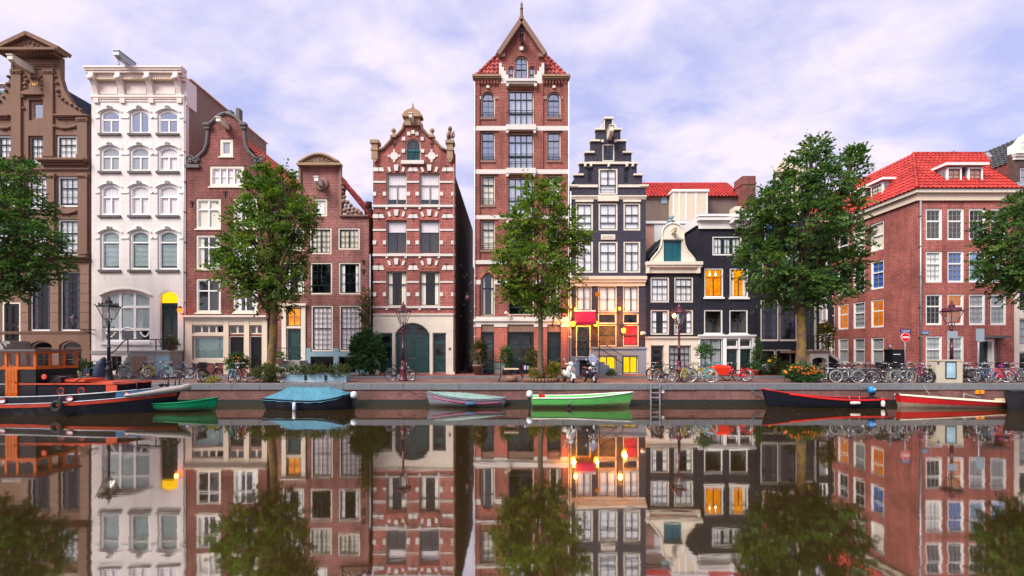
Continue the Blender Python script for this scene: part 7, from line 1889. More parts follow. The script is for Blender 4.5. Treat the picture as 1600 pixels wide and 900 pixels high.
# ---------------------------------------------------------------- bicycles
def circle(c, r, n=22, a0=0.0, a1=2 * math.pi): return [(c[0] + r * math.cos(a0 + (a1 - a0) * k / n), c[1], c[2] + r * math.sin(a0 + (a1 - a0) * k / n)) for k in range(n if a1 - a0 > 6.2 else n + 1)]
def make_bike(kind, tyre='rubber', basket=False, crate=False):
    T = bpy.data.objects.new('bicycle', None); COL.objects.link(T); T.empty_display_size = .2
    T['label'] = 'bicycle'; T['category'] = 'bicycle'
    rw = .35; hb, hf = (-.56, 0, rw), (.56, 0, rw)
    for c in (hb, hf):
        b = MB(); b.tube(circle(c, rw - .02), .024, 6, closed=True); w = b.build('wheel', tyre, T)
        b = MB(); b.tube(circle(c, rw - .05), .014, 5, closed=True); b.build('rim', 'chrome', w)
        b = MB()
        for k in range(14):
            a = 2 * math.pi * k / 14; b.tube([c, (c[0] + (rw - .05) * math.cos(a), 0, c[2] + (rw - .05) * math.sin(a))], .0045, 3, cap=False)
        b.lathe([(.03, -.05), (.03, .05)], c, 8, 'Y'); b.build('spokes', 'chrome', w)
    bbk, st, ht, hd = (-.10, 0, .30), (-.27, 0, .80), (.35, 0, .90), (.40, 0, .66)
    b = MB()
    b.tube([bbk, st], .02, 7); b.tube([hd, ht], .022, 7)
    if kind == 'low': b.tube([hd, (.28, 0, .46), (.12, 0, .34), bbk], .022, 7); b.tube([(.385, 0, .74), (.25, 0, .52), (.05, 0, .42), (-.15, 0, .44)], .017, 7)
    else: b.tube([hd, bbk], .022, 7); b.tube([(.36, 0, .86), (-.255, 0, .76)], .019, 7)
    for s_ in (-1, 1): b.tube([(bbk[0], s_ * .03, bbk[2]), (hb[0], s_ * .05, hb[2])], .013, 5); b.tube([(st[0], s_ * .02, st[2] - .05), (hb[0], s_ * .05, hb[2])], .012, 5)
    b.build('frame', 'bike_black', T)
    b = MB()
    for s_ in (-1, 1): b.tube([(.40, s_ * .04, .67), (.46, s_ * .055, .56), (hf[0], s_ * .055, hf[2])], .014, 5)
    b.build('fork', 'bike_black', T)
    for c, a0, a1 in ((hb, .35, 3.3), (hf, .2, 2.5)):
        b = MB(); b.tube(circle(c, rw + .025, 14, a0, a1), .022, 5); b.build('mudguard', 'bike_black', T)
    b = MB(); b.obox((-.33, 0, .345), (.46, .05, .13), Matrix.Rotation(-.12, 3, 'Y')); b.build('chain_guard', 'bike_black', T)
    b = MB(); b.tube([(-.27, 0, .78), (-.31, 0, .93)], .014, 6); b.grid([[(-.31 + x_, y_ * w_, .965 + z_ - abs(y_) * .05) for y_ in (-1, -.5, 0, .5, 1)] for x_, w_, z_ in ((-.15, .05, .02), (-.12, .10, .025), (0, .085, .0), (.08, .03, .0), (.13, .018, -.01))]); b.box(-.44, -.22, -.07, .07, .93, .955); b.build('saddle', 'saddle', T)
    b = MB(); b.tube([ht, (.33, 0, 1.02), (.36, 0, 1.05)], .014, 6); b.tube([(.10, -.30, 1.03), (.20, -.29, 1.06), (.34, -.18, 1.08), (.37, 0, 1.06), (.34, .18, 1.08), (.20, .29, 1.06), (.10, .30, 1.03)], .012, 6); b.build('handlebar', 'chrome', T)
    for s_ in (-1, 1): b = MB(); b.tube([(.08, s_ * .30, 1.025), (.20, s_ * .29, 1.06)], .018, 6); b.build('grip', 'saddle', T)
    b = MB()
    for s_ in (-.07, 0, .07): b.tube([(-.36, s_, .76), (-.82, s_, .76)], .009, 4)
    for s_ in (-.07, .07): b.tube([(-.78, s_, .76), (hb[0], s_, hb[2])], .008, 4)
    b.build('luggage_rack', 'bike_black', T)
    b = MB(); b.tube([(bbk[0], -.09, bbk[2]), (bbk[0], .09, bbk[2])], .02, 6); b.tube([(bbk[0], -.07, .3), (.02, -.08, .16)], .012, 5); b.tube([(bbk[0], .07, .3), (-.22, .08, .44)], .012, 5); b.box(-.03, .07, -.18, -.08, .145, .17); b.box(-.27, -.17, .08, .18, .43, .455); b.lathe([(.09, -.045), (.09, -.035)], bbk, 12, 'Y'); b.build('crank', 'chrome', T)
    b = MB(); b.lathe([(.02, -.04), (.05, 0), (.055, .04)], (.46, 0, .82), 8, 'X'); b.build('headlamp', 'chrome', T)
    b = MB(); b.tube([(-.20, -.03, .30), (-.28, -.16, .01)], .011, 5); b.build('kickstand', 'iron', T)
    if basket or crate:
        b = MB(); x0, x1, z0, z1 = (.40, .72, .80, 1.04) if basket else (.42, .80, .82, 1.08)
        for k in range(6 if basket else 4):
            z = z0 + (z1 - z0) * k / (5 if basket else 3); h = .012 if basket else .035
            b.box(x0, x1, -.20, -.185, z - h, z + h); b.box(x0, x1, .185, .20, z - h, z + h); b.box(x0, x0 + .015, -.2, .2, z - h, z + h); b.box(x1 - .015, x1, -.2, .2, z - h, z + h)
        for k in range(7): x_ = x0 + (x1 - x0) * k / 6; b.box(x_ - .006, x_ + .006, -.202, -.19, z0, z1); b.box(x_ - .006, x_ + .006, .19, .202, z0, z1)
        b.box(x0, x1, -.19, .19, z0 - .01, z0); b.build('basket' if basket else 'crate', 'wood_brown' if not crate else 'black_paint', T)
    return T
protos = {'low': make_bike('low'), 'high': make_bike('high'), 'cream': make_bike('low', 'tyre_cream'), 'basket': make_bike('low', 'rubber', True), 'crate': make_bike('high', 'tyre_cream', crate=True)}
used = set()
def bike(proto, px, py, yaw, color, label, saddle=None, tilt=3, group='parked bicycles', flip=False):
    Y = ground_y(py); swap = {'bike_black': color}
    if saddle: swap['saddle'] = saddle
    c = copy_tree(protos[proto], None, swap)
    c['label'] = label; c['group'] = group
    c.location = (gx(px, Y), Y, ZS)
    c.rotation_euler = (math.radians(tilt), 0, math.radians(yaw))
    return c
L_ = [
 # left rank, in front of the white house
 ('low', 196, 592, 155, 'bike_grey', 'grey bicycle next to the black street lamp\'s foot', None), ('low', 209, 591, 20, 'bike_black', 'black bicycle second from the black street lamp', None),
 ('cream', 232, 591, 115, 'bike_silver', 'silver bicycle with pale tyres seen nearly end-on at the stoop panel', None), ('low', 247, 591, 70, 'bike_yellow', 'yellowish bicycle seen end-on under the stoop platform', None),
 ('cream', 264, 593, 140, 'bike_teal', 'teal bicycle with pale tyres left of a blue one', None), ('high', 277, 593, 30, 'bike_blue', 'blue bicycle leaning at the blue stoop panel', None),
 ('crate', 296, 597, 35, 'bike_black', 'black bicycle with black front crate near the cream shop window', None), ('cream', 312, 597, 118, 'bike_grey', 'dark grey bicycle with cream tyres beside the crate bike', None),
 ('low', 329, 596, 80, 'bike_black', 'black bicycle seen end-on, alone before the shopfront', None), ('low', 366, 597, 105, 'bike_teal', 'teal bicycle beneath the hydrangea', None), ('low', 379, 597, 140, 'bike_maroon', 'maroon bicycle between hydrangea and low olive bush', None),
 # at the lamp
 ('high', 626, 595.5, 2, 'bike_black', 'black bicycle leaned side-on against the maroon lamp post', None),
 ('low', 733, 584, 75, 'bike_grey', 'grey bicycle tucked into the mouth of the alley', None),
 # middle rank
 ('low', 1023, 596, 100, 'bike_brown', 'brown bicycle seen end-on at the cream doorway', None), ('cream', 1041, 597.5, 25, 'bike_black', 'black bicycle with white tyres, first past the quay ladder', None), ('cream', 1062, 597, 165, 'bike_grey', 'grey bicycle with pale tyres and pink saddle at the lamp post', 'saddle_pink'),
 ('low', 1077, 597, 40, 'bike_yellow', 'yellow-framed bicycle between the pink-saddled bike and teal bike', None), ('cream', 1094, 597, 150, 'bike_teal', 'pale teal bicycle with white tyres under the ball-headed tree', None), ('cream', 1105, 596, 15, 'bike_yellow', 'olive-yellow bicycle with white tyres beside the cargo bike', None),
 ('low', 1151, 595.5, 130, 'bike_red', 'red bicycle parked behind the red cargo box', None),
 # right rank, marigold bed to cabinet
 ('low', 1296, 596.5, 165, 'bike_grey', 'grey bicycle first in the rack beside the marigold bed', None), ('low', 1311, 597, 20, 'bike_black', 'black bicycle second in the rack from the marigold bed', None), ('cream', 1323, 598, 172, 'bike_grey', 'grey bicycle with pale tyres third in the rack from the marigolds', None),
 ('low', 1336, 597, 35, 'bike_silver', 'silver bicycle fourth in the rack from the marigold bed', None), ('low', 1350, 597.5, 160, 'bike_black', 'black bicycle fifth in the rack from the marigold bed', None), ('basket', 1362, 597, 150, 'bike_black', 'black bicycle with wire basket in the middle of the rack', None),
 ('cream', 1380, 598, 12, 'bike_brown', 'brown bicycle with cream tyres past the middle of the rack', None), ('crate', 1396, 597, 158, 'bike_black', 'black bicycle with black crate under the litter bin', None), ('cream', 1412, 598, 10, 'bike_grey', 'grey bicycle with white tyres below the no-entry sign', None),
 ('low', 1427, 597, 145, 'bike_black', 'black bicycle between white-tyred grey bike and maroon bike', None), ('low', 1440, 598, 35, 'bike_maroon', 'maroon bicycle with pink saddle nearest the beige cabinet', 'saddle_pink'), ('low', 1451, 597, 60, 'bike_black', 'black bicycle hard against the beige cabinet\'s edge', None),
 # back row of the same rack
 ('basket', 1303, 594, 155, 'bike_black', 'black basket bicycle in the rack\'s back row nearest the marigolds', None), ('low', 1329, 594, 25, 'bike_black', 'black bicycle in the rack\'s back row behind the silver bike', None), ('low', 1355, 594, 30, 'bike_grey', 'grey bicycle in the back row behind the middle basket bike', None), ('crate', 1374, 594, 20, 'bike_black', 'black crate bicycle in the back row behind the cream-tyred brown bike', None), ('low', 1404, 594, 165, 'bike_blue', 'dark blue bicycle in the back row below the litter bin', None), ('basket', 1421, 594, 20, 'bike_black', 'black basket bicycle in the back row by the no-entry pole', None), ('low', 1343, 598, 150, 'bike_black', 'black front-row bicycle just past the silver bike', None),
 # right of the cabinet
 ('basket', 1519, 594, 160, 'bike_black', 'black basket bicycle in the back row past the poster cabinet', None), ('low', 1542, 594, 30, 'bike_black', 'black bicycle in the back row before the corner doorway', None), ('low', 1560, 594, 150, 'bike_grey', 'grey bicycle in the back row behind the bright red bike', None),
 # middle rank, behind
 ('low', 1033, 594, 150, 'bike_black', 'black bicycle half hidden behind the first white-tyred bike', None), ('low', 1085, 594, 35, 'bike_black', 'black bicycle half hidden behind the yellow-framed bike', None),
 ('low', 1501, 597, 110, 'bike_black', 'black bicycle just past the poster cabinet', None), ('low', 1512, 597, 20, 'bike_brown', 'brown bicycle second past the poster cabinet', None), ('low', 1526, 596.5, 165, 'bike_grey', 'grey bicycle third past the poster cabinet', None), ('cream', 1536, 597.5, 62, 'bike_blue', 'blue bicycle with pale tyres in front of the corner doorway', None),
 ('low', 1549, 597, 130, 'bike_maroon', 'maroon bicycle leaning left of the bright red bike', None), ('cream', 1570, 597.5, 6, 'bike_red', 'bright red bicycle with white tyres and pink saddle', 'saddle_pink'), ('crate', 1588, 596.5, 165, 'bike_black', 'black bicycle with black crate behind the bright red bike', None), ('low', 1600, 597, 20, 'bike_grey', 'grey bicycle cut by the photo\'s right edge', None)]
for r_ in L_: bike(*r_[:6], saddle=r_[6], tilt=random.uniform(-5, 5))
for p_ in protos.values():
    for o_ in [p_] + list(p_.children_recursive): bpy.data.objects.remove(o_)
# rack rails
for px0, px1, lab in ((1290, 1448, 'long steel bicycle rack rail beside the marigold bed'), (1500, 1600, 'steel bicycle rack rail past the poster cabinet')):
    Y = 24.9; T = thing('bicycle_rack', lab, 'bicycle rack', (gx((px0 + px1) / 2, Y), Y, ZS))
    b = MB(); b.tube([(gx(px0, Y), Y, ZS + .78), (gx(px1, Y), Y, ZS + .78)], .03, 6); b.build('rail', 'zinc', T)
    for k in range(5): x_ = gx(px0 + (px1 - px0) * (k + .1) / 4.3, Y); b = MB(); b.tube([(x_, Y, ZS), (x_, Y, ZS + .78)], .03, 6); b.build('post', 'zinc', T)
# red cargo bicycle
Y = ground_y(595.5); x_ = gx(1128, Y)
T = thing('cargo_bicycle', 'bright red cargo bicycle with big orange-red box cover', 'bicycle', (x_, Y, ZS))
def wheel(T, c, rw, tyre='rubber'):
    b = MB(); b.tube(circle(c, rw - .02), .026, 6, closed=True); w = b.build('wheel', tyre, T)
    b = MB(); b.tube(circle(c, rw - .05), .014, 5, closed=True); b.build('rim', 'chrome', w)
    b = MB()
    for k in range(14): a = 2 * math.pi * k / 14; b.tube([c, (c[0] + (rw - .05) * math.cos(a), c[1], c[2] + (rw - .05) * math.sin(a))], .0045, 3, cap=False)
    b.build('spokes', 'chrome', w)
wheel(T, (x_ - .72, Y, ZS + .28), .28); wheel(T, (x_ + .95, Y, ZS + .33), .33)
b = MB(); zb = ZS + .38
lo = [(x_ - .42, Y - .22, zb), (x_ + .26, Y - .22, zb), (x_ + .26, Y + .22, zb), (x_ - .42, Y + .22, zb)]; hi = [(x_ - .62, Y - .32, zb + .42), (x_ + .36, Y - .32, zb + .42), (x_ + .36, Y + .32, zb + .42), (x_ - .62, Y + .32, zb + .42)]; rg = [(x_ - .25, Y - .1, zb + .60), (x_ + .2, Y - .1, zb + .56), (x_ + .2, Y + .1, zb + .56), (x_ - .25, Y + .1, zb + .60)]
b.grid([lo + lo[:1], hi + hi[:1], rg + rg[:1]], smooth=False); b.poly(rg); b.poly(lo[::-1]); b.build('cargo_box', 'cargo_red', T)
b = MB(); b.tube([(x_ - .72, Y, ZS + .28), (x_ - .6, Y, ZS + .55), (x_ - .55, Y, ZS + .35), (x_ + .3, Y, ZS + .32), (x_ + .42, Y, ZS + .30), (x_ + .95, Y, ZS + .33)], .025, 6); b.tube([(x_ + .42, Y, ZS + .3), (x_ + .36, Y, ZS + .95)], .022, 6); b.tube([(x_ + .55, Y, ZS + .32), (x_ + .66, Y, ZS + .86)], .02, 6); b.tube([(x_ + .62, Y, ZS + .75), (x_ + .95, Y, ZS + .33)], .016, 6); b.build('frame', 'bike_red', T)
b = MB(); b.tube([(x_ + .52, Y - .3, ZS + 1.06), (x_ + .38, Y - .2, ZS + 1.1), (x_ + .34, Y, ZS + 1.06), (x_ + .38, Y + .2, ZS + 1.1), (x_ + .52, Y + .3, ZS + 1.06)], .015, 6); b.tube([(x_ + .36, Y, ZS + .95), (x_ + .34, Y, ZS + 1.06)], .015, 6); b.build('handlebar', 'chrome', T)
b = MB(); b.box(x_ + .58, x_ + .84, Y - .08, Y + .08, ZS + .88, ZS + .94); b.build('saddle', 'saddle', T)
# ---------------------------------------------------------------- scooters
def scooter(px, yaw, body, label, shield):
    Y = 24.15; T = thing('scooter', label, 'scooter', (0, 0, 0), 'scooters parked by the quay')
    # built facing -Y at the origin
    def tor(c): b = MB(); b.tube([(c[0], c[1] + .17 * math.cos(2 * math.pi * k / 18), c[2] + .17 * math.sin(2 * math.pi * k / 18)) for k in range(18)], .062, 8, closed=True); return b
    for c in ((0, -.62, .23), (0, .62, .23)):
        w = tor(c).build('wheel', 'rubber', T)
        b = MB(); b.lathe([(.13, -.05), (.15, 0), (.13, .05)], c, 12, 'X'); b.build('rim', 'chrome', w)
        b = MB()
        for k in range(5): a = 2 * math.pi * k / 5; b.obox((c[0], c[1] + .075 * math.cos(a), c[2] + .075 * math.sin(a)), (.125, .03, .11), Matrix.Rotation(a + math.pi / 2, 3, 'X'))
        b.build('hub_spokes', 'sign_white', w)
    b = MB(); b.grid([[(.10 * math.sin(q), -.62 + (.27 + .02 * abs(math.cos(q))) * math.cos(t), .25 + .26 * math.sin(t) + .03 * math.cos(q)) for q in (-1.5, -.8, 0, .8, 1.5)] for t in [math.pi * (.02 + .86 * k / 9) + .35 for k in range(10)]]); b.build('front_fender', body, T)
    b = MB(); b.grid([[(w_ * u, -.42 - d_ + .10 * u * u, z) for u in (-1, -.75, -.4, 0, .4, .75, 1)] for z, w_, d_ in ((.30, .16, .02), (.42, .24, .06), (.6, .28, .08), (.78, .26, .06), (.92, .17, .02), (.98, .08, .0))]); b.build('leg_shield', body, T)
    b = MB(); b.box(-.04, .04, -.52, -.47, .45, .88); b.box(-.14, .14, -.53, -.485, .62, .70); b.build('horn_cover', 'chrome', T)
    b = MB(); b.tube([(0, -.60, .30), (0, -.48, .7), (0, -.40, 1.02)], .035, 7); b.build('steering_column', body, T)
    b = MB(); b.lathe([(.05, -.08), (.13, -.02), (.13, .1), (.06, .16)], (0, -.40, 1.06), 12, 'Y'); b.tube([(-.34, -.30, 1.05), (-.12, -.38, 1.06), (.12, -.38, 1.06), (.34, -.30, 1.05)], .03, 7); b.build('headset', body, T)
    b = MB(); b.lathe([(.09, -.10), (.10, -.06), (.10, -.04)], (0, -.42, 1.06), 14, 'Y'); b.build('headlamp', 'outboard_white', T)
    for s_ in (-1, 1):
        b = MB(); b.tube([(s_ * .24, -.34, 1.07), (s_ * .36, -.32, 1.28)], .009, 5); b.lathe([(.07, -.015), (.075, .01)], (s_ * .37, -.32, 1.31), 10, 'Y'); b.build('mirror', 'chrome', T)
        b = MB(); b.lathe([(.02, -.03), (.035, 0)], (s_ * .19, -.50, .80), 8, 'Y'); b.build('indicator', 'lit_orange', T)
    b = MB(); b.box(-.17, .17, -.40, .10, .24, .30); b.build('footboard', 'rubber', T)
    b = MB(); b.grid([[(w_ * math.sin(q), y_ , .26 + h_ * (.5 + .5 * math.cos(q))) for q in [math.pi * (k / 4 - 1) for k in range(9)]] for y_, w_, h_ in ((.05, .10, .30), (.15, .20, .46), (.4, .26, .50), (.65, .24, .46), (.82, .14, .36), (.88, .05, .25))]); b.build('rear_body', body, T)
    b = MB(); b.grid([[(w_ * u, y_, .78 + h_ - .05 * u * u) for u in (-1, -.5, 0, .5, 1)] for y_, w_, h_ in ((0, .10, .0), (.1, .15, .05), (.4, .16, .06), (.7, .15, .09), (.82, .08, .04))]); b.box(-.13, .13, .05, .75, .70, .80); b.build('seat', 'saddle', T)
    if shield:
        b = MB(); b.grid([[(w_ * u, -.46 - .04 * (1 - u * u) + (z - 1.1) * .25, z) for u in (-1, -.5, 0, .5, 1)] for z, w_ in ((1.10, .20), (1.3, .26), (1.5, .22), (1.62, .10))]); b.build('windshield', 'scooter_screen', T)
        b = MB(); b.box(-.16, .16, -.62, -.54, .62, .66); b.box(-.14, .14, -.60, -.56, .84, .88); b.tube([(-.16, -.58, .62), (-.18, -.56, .88)], .012, 5); b.tube([(.16, -.58, .62), (.18, -.56, .88)], .012, 5); b.build('front_carrier', 'chrome', T)
    b = MB(); b.tube([(-.15, .1, .25), (-.22, .12, .02)], .012, 5); b.tube([(.15, .1, .25), (.22, .12, .02)], .012, 5); b.build('stand', 'iron', T)
    T.location = (gx(px, Y), Y + .55, ZS); T.rotation_euler = (0, 0, math.radians(yaw))
glassmat('scooter_screen', 0.45, (0.75, 0.75, 0.8))
scooter(890, 14, 'scooter_silver', 'silver-white scooter without windscreen by the quay edge', False)
scooter(924, 16, 'scooter_dark', 'dark plum scooter with tall clear windscreen by the quay edge', True)
# moped under a navy cover
Y = 25.6; T = thing('covered_moped', 'moped under a dark navy cover with top box behind the tugboat', 'moped', (gx(154, Y), Y, ZS))
x_ = gx(154, Y); rng_ = random.Random(4); b = MB()
rows = []
for k, (xx, h, w) in enumerate(((-.55, .35, .12), (-.5, .6, .25), (-.3, .85, .3), (-.05, 1.0, .3), (.15, 1.3, .38), (.3, 1.42, .34), (.42, 1.2, .26), (.52, .7, .2), (.56, .3, .1))):
    rows.append([(x_ + xx + rng_.uniform(-.03, .03), Y + w * math.sin(q) * (1.1 if abs(q) > 1.2 else 1) + .03 * math.sin(q * 9 + k), ZS + .08 + (h - .08) * max(0, math.cos(q)) ** .6) for q in [math.pi / 2 * (j / 5 - 1) for j in range(11)]])
b.grid(rows); b.build('cover', 'tarp_navy', T)
for dx in (-.5, .45): b = MB(); b.tube([(x_ + dx + .2 * math.cos(k * .45), Y, ZS + .26 + .2 * math.sin(k * .45)) for k in range(14)], .05, 6, closed=True); b.build('wheel', 'rubber', T)
b = MB(); b.box(x_ - .5, x_ - .12, Y - .42, Y - .25, ZS + .30, ZS + .75); b.build('pannier_bag', 'tarp_navy', T)
b = MB(); b.box(x_ - .3, x_ - .15, Y - .43, Y - .425, ZS + .38, ZS + .44); b.build('reflector', 'sign_orange', T)
# ---------------------------------------------------------------- boats
def loft(name, label, cat, x0, x1, Yc, prof, mats, T=None, n=18, inner=True, floor=.12, thick=.05):
    """open hull between x0 and x1; prof(s) -> half-beam at gunwale, gunwale z, keel z; s runs from x0 to x1. mats: (lower, upper, inside, rim)"""
    T = T or thing(name, label, cat, ((x0 + x1) / 2, Yc, 0), 'boats moored along the quay')
    st = []
    for k in range(n + 1):
        s = k / n; hb, zg, zk, xo = prof(s); st.append((x0 + (x1 - x0) * s, hb, zg, zk, xo))
    up, lowr, ins = MB(), MB(), MB()
    def sec(x, hb, zg, zk, xo, fr):
        # fr 0 at the gunwale, 1 at the keel; xo shifts the gunwale outward at the ends (rake)
        w = hb * (1 - .18 * fr - .82 * fr ** 4)
        return x + xo * (1 - fr), w, zg + (zk - zg) * fr
    for bld, fr0, fr1, m_ in ((up, 0, .42, 3), (lowr, .42, 1.0, 5)):
        for sg in (-1, 1):
            rows = []
            for (x, hb, zg, zk, xo) in st:
                r = []
                for j in range(m_ + 1):
                    f_ = fr0 + (fr1 - fr0) * j / m_; X, w, z = sec(x, hb, zg, zk, xo, f_); r.append((X, Yc + sg * w, z))
                rows.append(r if sg < 0 else r[::-1])
            bld.grid(rows)
    # transom ends
    for bld, fr0, fr1, m_ in ((up, 0, .42, 3), (lowr, .42, 1.0, 5)):
        for e in (0, -1):
            x, hb, zg, zk, xo = st[e]; pts = []
            for sg, rng in ((-1, range(m_ + 1)), (1, range(m_, -1, -1))):
                for j in rng: f_ = fr0 + (fr1 - fr0) * j / m_; X, w, z = sec(x, hb, zg, zk, xo, f_); pts.append((X, Yc + sg * w, z))
            if hb > .03: bld.poly(pts if e == 0 else pts[::-1])
    H = up.build('hull', mats[1], T); lowr.build('lower_hull', mats[0], H)
    if inner:
        rows = []
        for (x, hb, zg, zk, xo) in st:
            h2 = max(.004, hb - thick); zf = max(zk + .08, floor)
            rows.append([(x + xo * .95, Yc - h2, zg + .01), (x + xo * .6, Yc - h2 * .92, zg - (zg - zf) * .5), (x + xo * .3, Yc - h2 * .75, min(zf, zg - .05)), (x + xo * .3, Yc + h2 * .75, min(zf, zg - .05)), (x + xo * .6, Yc + h2 * .92, zg - (zg - zf) * .5), (x + xo * .95, Yc + h2, zg + .01)])
        ins.grid(rows); ins.build('inside', mats[2], T)
    for sg in (-1, 1):
        r = MB(); r.tube([(x + xo, Yc + sg * hb, zg + .01) for (x, hb, zg, zk, xo) in st], .035, 6); r.build('gunwale', mats[3], T)
    return T, st
def outboard(T, x, y, z, mat, sg=-1):
    b = MB(); b.lathe([(.06, -.02), (.15, .0), (.17, .12), (.15, .26), (.08, .32)], (x, y, z), 10); o = b.build('outboard_motor', mat, T)
    b = MB(); b.box(x - .06, x + .06, y - .05, y + .05, z - .75, z); b.box(x - .02 - sg * -.1, x + .04 - sg * -.1, y - .08, y + .08, z - .12, z + .02); b.build('motor_leg', 'iron', o)
    b = MB(); b.tube([(x, y, z + .15), (x - sg * .45, y, z + .22)], .02, 5); b.build('tiller', 'iron', o)
def hanging_fender(T, x, y, z, L, r, mat, horizontal=False):
    b = MB()
    if horizontal: b.lathe([(r * .4, -L / 2), (r, -L / 2 + r * .6), (r, L / 2 - r * .6), (r * .4, L / 2)], (x, y, z), 8, 'X')
    else: b.lathe([(r * .4, -L / 2), (r, -L / 2 + r * .6), (r, L / 2 - r * .6), (r * .3, L / 2)], (x, y, z), 8)
    o = b.build('fender', mat, T)
    b = MB()
    for dx in ((-L * .4, L * .4) if horizontal else (0,)): b.tube([(x + dx, y, z + (0 if horizontal else L / 2)), (x + dx * 1.3, y + .08, z + .35)], .01, 4)
    b.build('fender_rope', 'rope_grey', o)
def tyre_fender(T, x, y, z, R, r):
    b = MB(); b.tube([(x + R * math.cos(2 * math.pi * k / 18), y, z + R * math.sin(2 * math.pi * k / 18)) for k in range(18)], r, 8, closed=True); o = b.build('tyre_fender', 'rubber', T)
    b = MB(); b.tube([(x, y, z + R), (x + .15, y + .1, z + R + .4)], .012, 4); b.build('fender_rope', 'rope_grey', o)
def thwarts(T, st, Yc, ss, mat, dz=-.14):
    for s in ss:
        k = int(s * (len(st) - 1)); x, hb, zg, zk, xo = st[k]; b = MB(); b.box(x - .12, x + .12, Yc - hb + .05, Yc + hb - .05, zg + dz - .04, zg + dz); b.build('thwart', mat, T)
def rope(label, pts, r=.012, mat='rope_grey'):
    b = MB(); b.tube(pts, r, 5); tag(b.build('mooring_rope', mat, loc=pts[0]), label, 'rope')
# green plastic dinghy
Yc = 21.1; x0, x1 = gx(253, Yc), gx(336, Yc)
T, st = loft('green_dinghy', 'small deep-green dinghy tied behind the tugboat\'s bow', 'boat', x0, x1, Yc, lambda s: (.58 * (1 - max(0, s - .45) ** 2 * 3.0) if s < .98 else .06, .40 + .22 * s * s, -.12 + .10 * s ** 4, (-.10 if s < .02 else 0) + .12 * s ** 3), ('dinghy_green', 'dinghy_green', 'dinghy_green', 'dinghy_green'))
thwarts(T, st, Yc, (.3, .7), 'dinghy_green'); b = MB(); b.box(x0 - .08, x0 - .03, Yc - .35, Yc + .3, .06, .30); b.build('transom_board', 'boat_wood', T)
b = MB(); b.tube([(x0 - .05, Yc - .55, .35), (x0 - .05, Yc - .55, .55)], .025, 6); b.build('rowlock', 'zinc', T)
# blue covered launch
Yc = 22.0; x0, x1 = gx(424, Yc), gx(546, Yc)
pf = lambda s: (.85 * max(.04, math.sin(math.pi * min(1, .10 + s * .62)) ** .7) * (1 if s < .97 else .93), .42 + .30 * (max(0, s - .55) / .45) ** 2 + .10 * (1 - s) ** 2, -.3, -.30 * (1 - s) ** 3 + .02)
T, st = loft('blue_launch', 'navy launch under a peaked light-blue canvas cover', 'boat', x0, x1, Yc, pf, ('hull_navy', 'hull_navy', 'hull_navy', 'hull_navy'), inner=False)
b = MB(); rows = []
for k, (x, hb, zg, zk, xo) in enumerate(st):
    s = k / (len(st) - 1); pk = .86 * max(0, min(1, s / .40)) * (1 if s < .62 else max(0.0, 1 - (s - .62) / .40)) if s < 1 else 0
    pk = min(pk, .58)
    rows.append([(x + xo, Yc + hb * 1.03 * q, zg + .035 - (.10 if abs(q) > .99 else 0) + pk * max(0, 1 - abs(q)) ** .95 + .02 * math.sin(k * 2.1 + q * 4)) for q in (-1.02, -1, -.8, -.55, -.3, -.1, 0, .1, .3, .55, .8, 1, 1.02)])
b.grid(rows); b.build('canvas_cover', 'cover_blue', T)
hanging_fender(T, gx(458, Yc - 1), Yc - .90, .20, .42, .08, 'outboard_white'); outboard(T, x1 + .22, Yc, .52, 'outboard_white', 1)
# low covered rowing boat
Yc = 22.75; x0, x1 = gx(674, Yc), gx(786, Yc)
T, st = loft('covered_rowing_boat', 'low grey rowing boat with flat teal cover and pink stripe', 'boat', x0, x1, Yc, lambda s: (.62 * max(.05, math.sin(math.pi * (.06 + .86 * s)) ** .6), .30 + .42 * (1 - s) ** 2.2 + .12 * s ** 3, -.2, -.20 * (1 - s) ** 4 + .16 * s ** 4), ('boat_grey', 'boat_grey', 'boat_grey', 'boat_grey'), inner=False)
b = MB(); b.grid([[(x + xo, Yc + hb * .97 * q, zg + .05 + .24 * math.sin(math.pi * k / (len(st) - 1)) * (1 - q * q)) for q in (-1, -.7, -.35, 0, .35, .7, 1)] for k, (x, hb, zg, zk, xo) in enumerate(st)]); b.build('canvas_cover', 'cover_teal', T)
b = MB()
for sg in (-1,): b.tube([(x + xo * .8, Yc + sg * hb * .985, zg - .16) for (x, hb, zg, zk, xo) in st[1:-1]], .022, 5)
b.build('rub_strake', 'stripe_pink', T); b = MB(); b.tube([(x + xo, Yc - hb * 1.01, zg + .05) for (x, hb, zg, zk, xo) in st], .02, 5); b.build('cover_rope', 'black_paint', T)
hanging_fender(T, gx(735, Yc - .7), Yc - .70, .22, .55, .09, 'fender_blue', True)
# green boat with outboard
Yc = 22.6; x0, x1 = gx(831, Yc), gx(980, Yc)
T, st = loft('green_boat', 'long bright green boat with raised bow and outboard motor', 'boat', x0, x1, Yc, lambda s: (.68 * (1 - max(0, s - .5) ** 2 * 3.9) if s < .985 else .03, .50 + .42 * max(0, s - .35) ** 1.7 * 1.6 / 1.0 * .75, -.3, .30 * s ** 5), ('boat_green_low', 'boat_green', 'boat_green', 'white'), floor=.2)
thwarts(T, st, Yc, (.25, .5, .68), 'deck_cream'); outboard(T, x0 - .12, Yc - .1, .52, 'outboard_white', -1); tyre_fender(T, gx(889.5, Yc - .7), Yc - .72, .08, .10, .05)
b = MB(); b.box(gx(842, Yc), gx(851, Yc), Yc - .2, Yc + .15, .42, .62); b.lathe([(.04, 0), (.04, .08)], (gx(844, Yc), Yc, .62), 8); tag(b.build('fuel_can', 'boat_red', loc=(gx(846, Yc), Yc, .42)), 'red fuel can at the stern of the green boat', 'can')
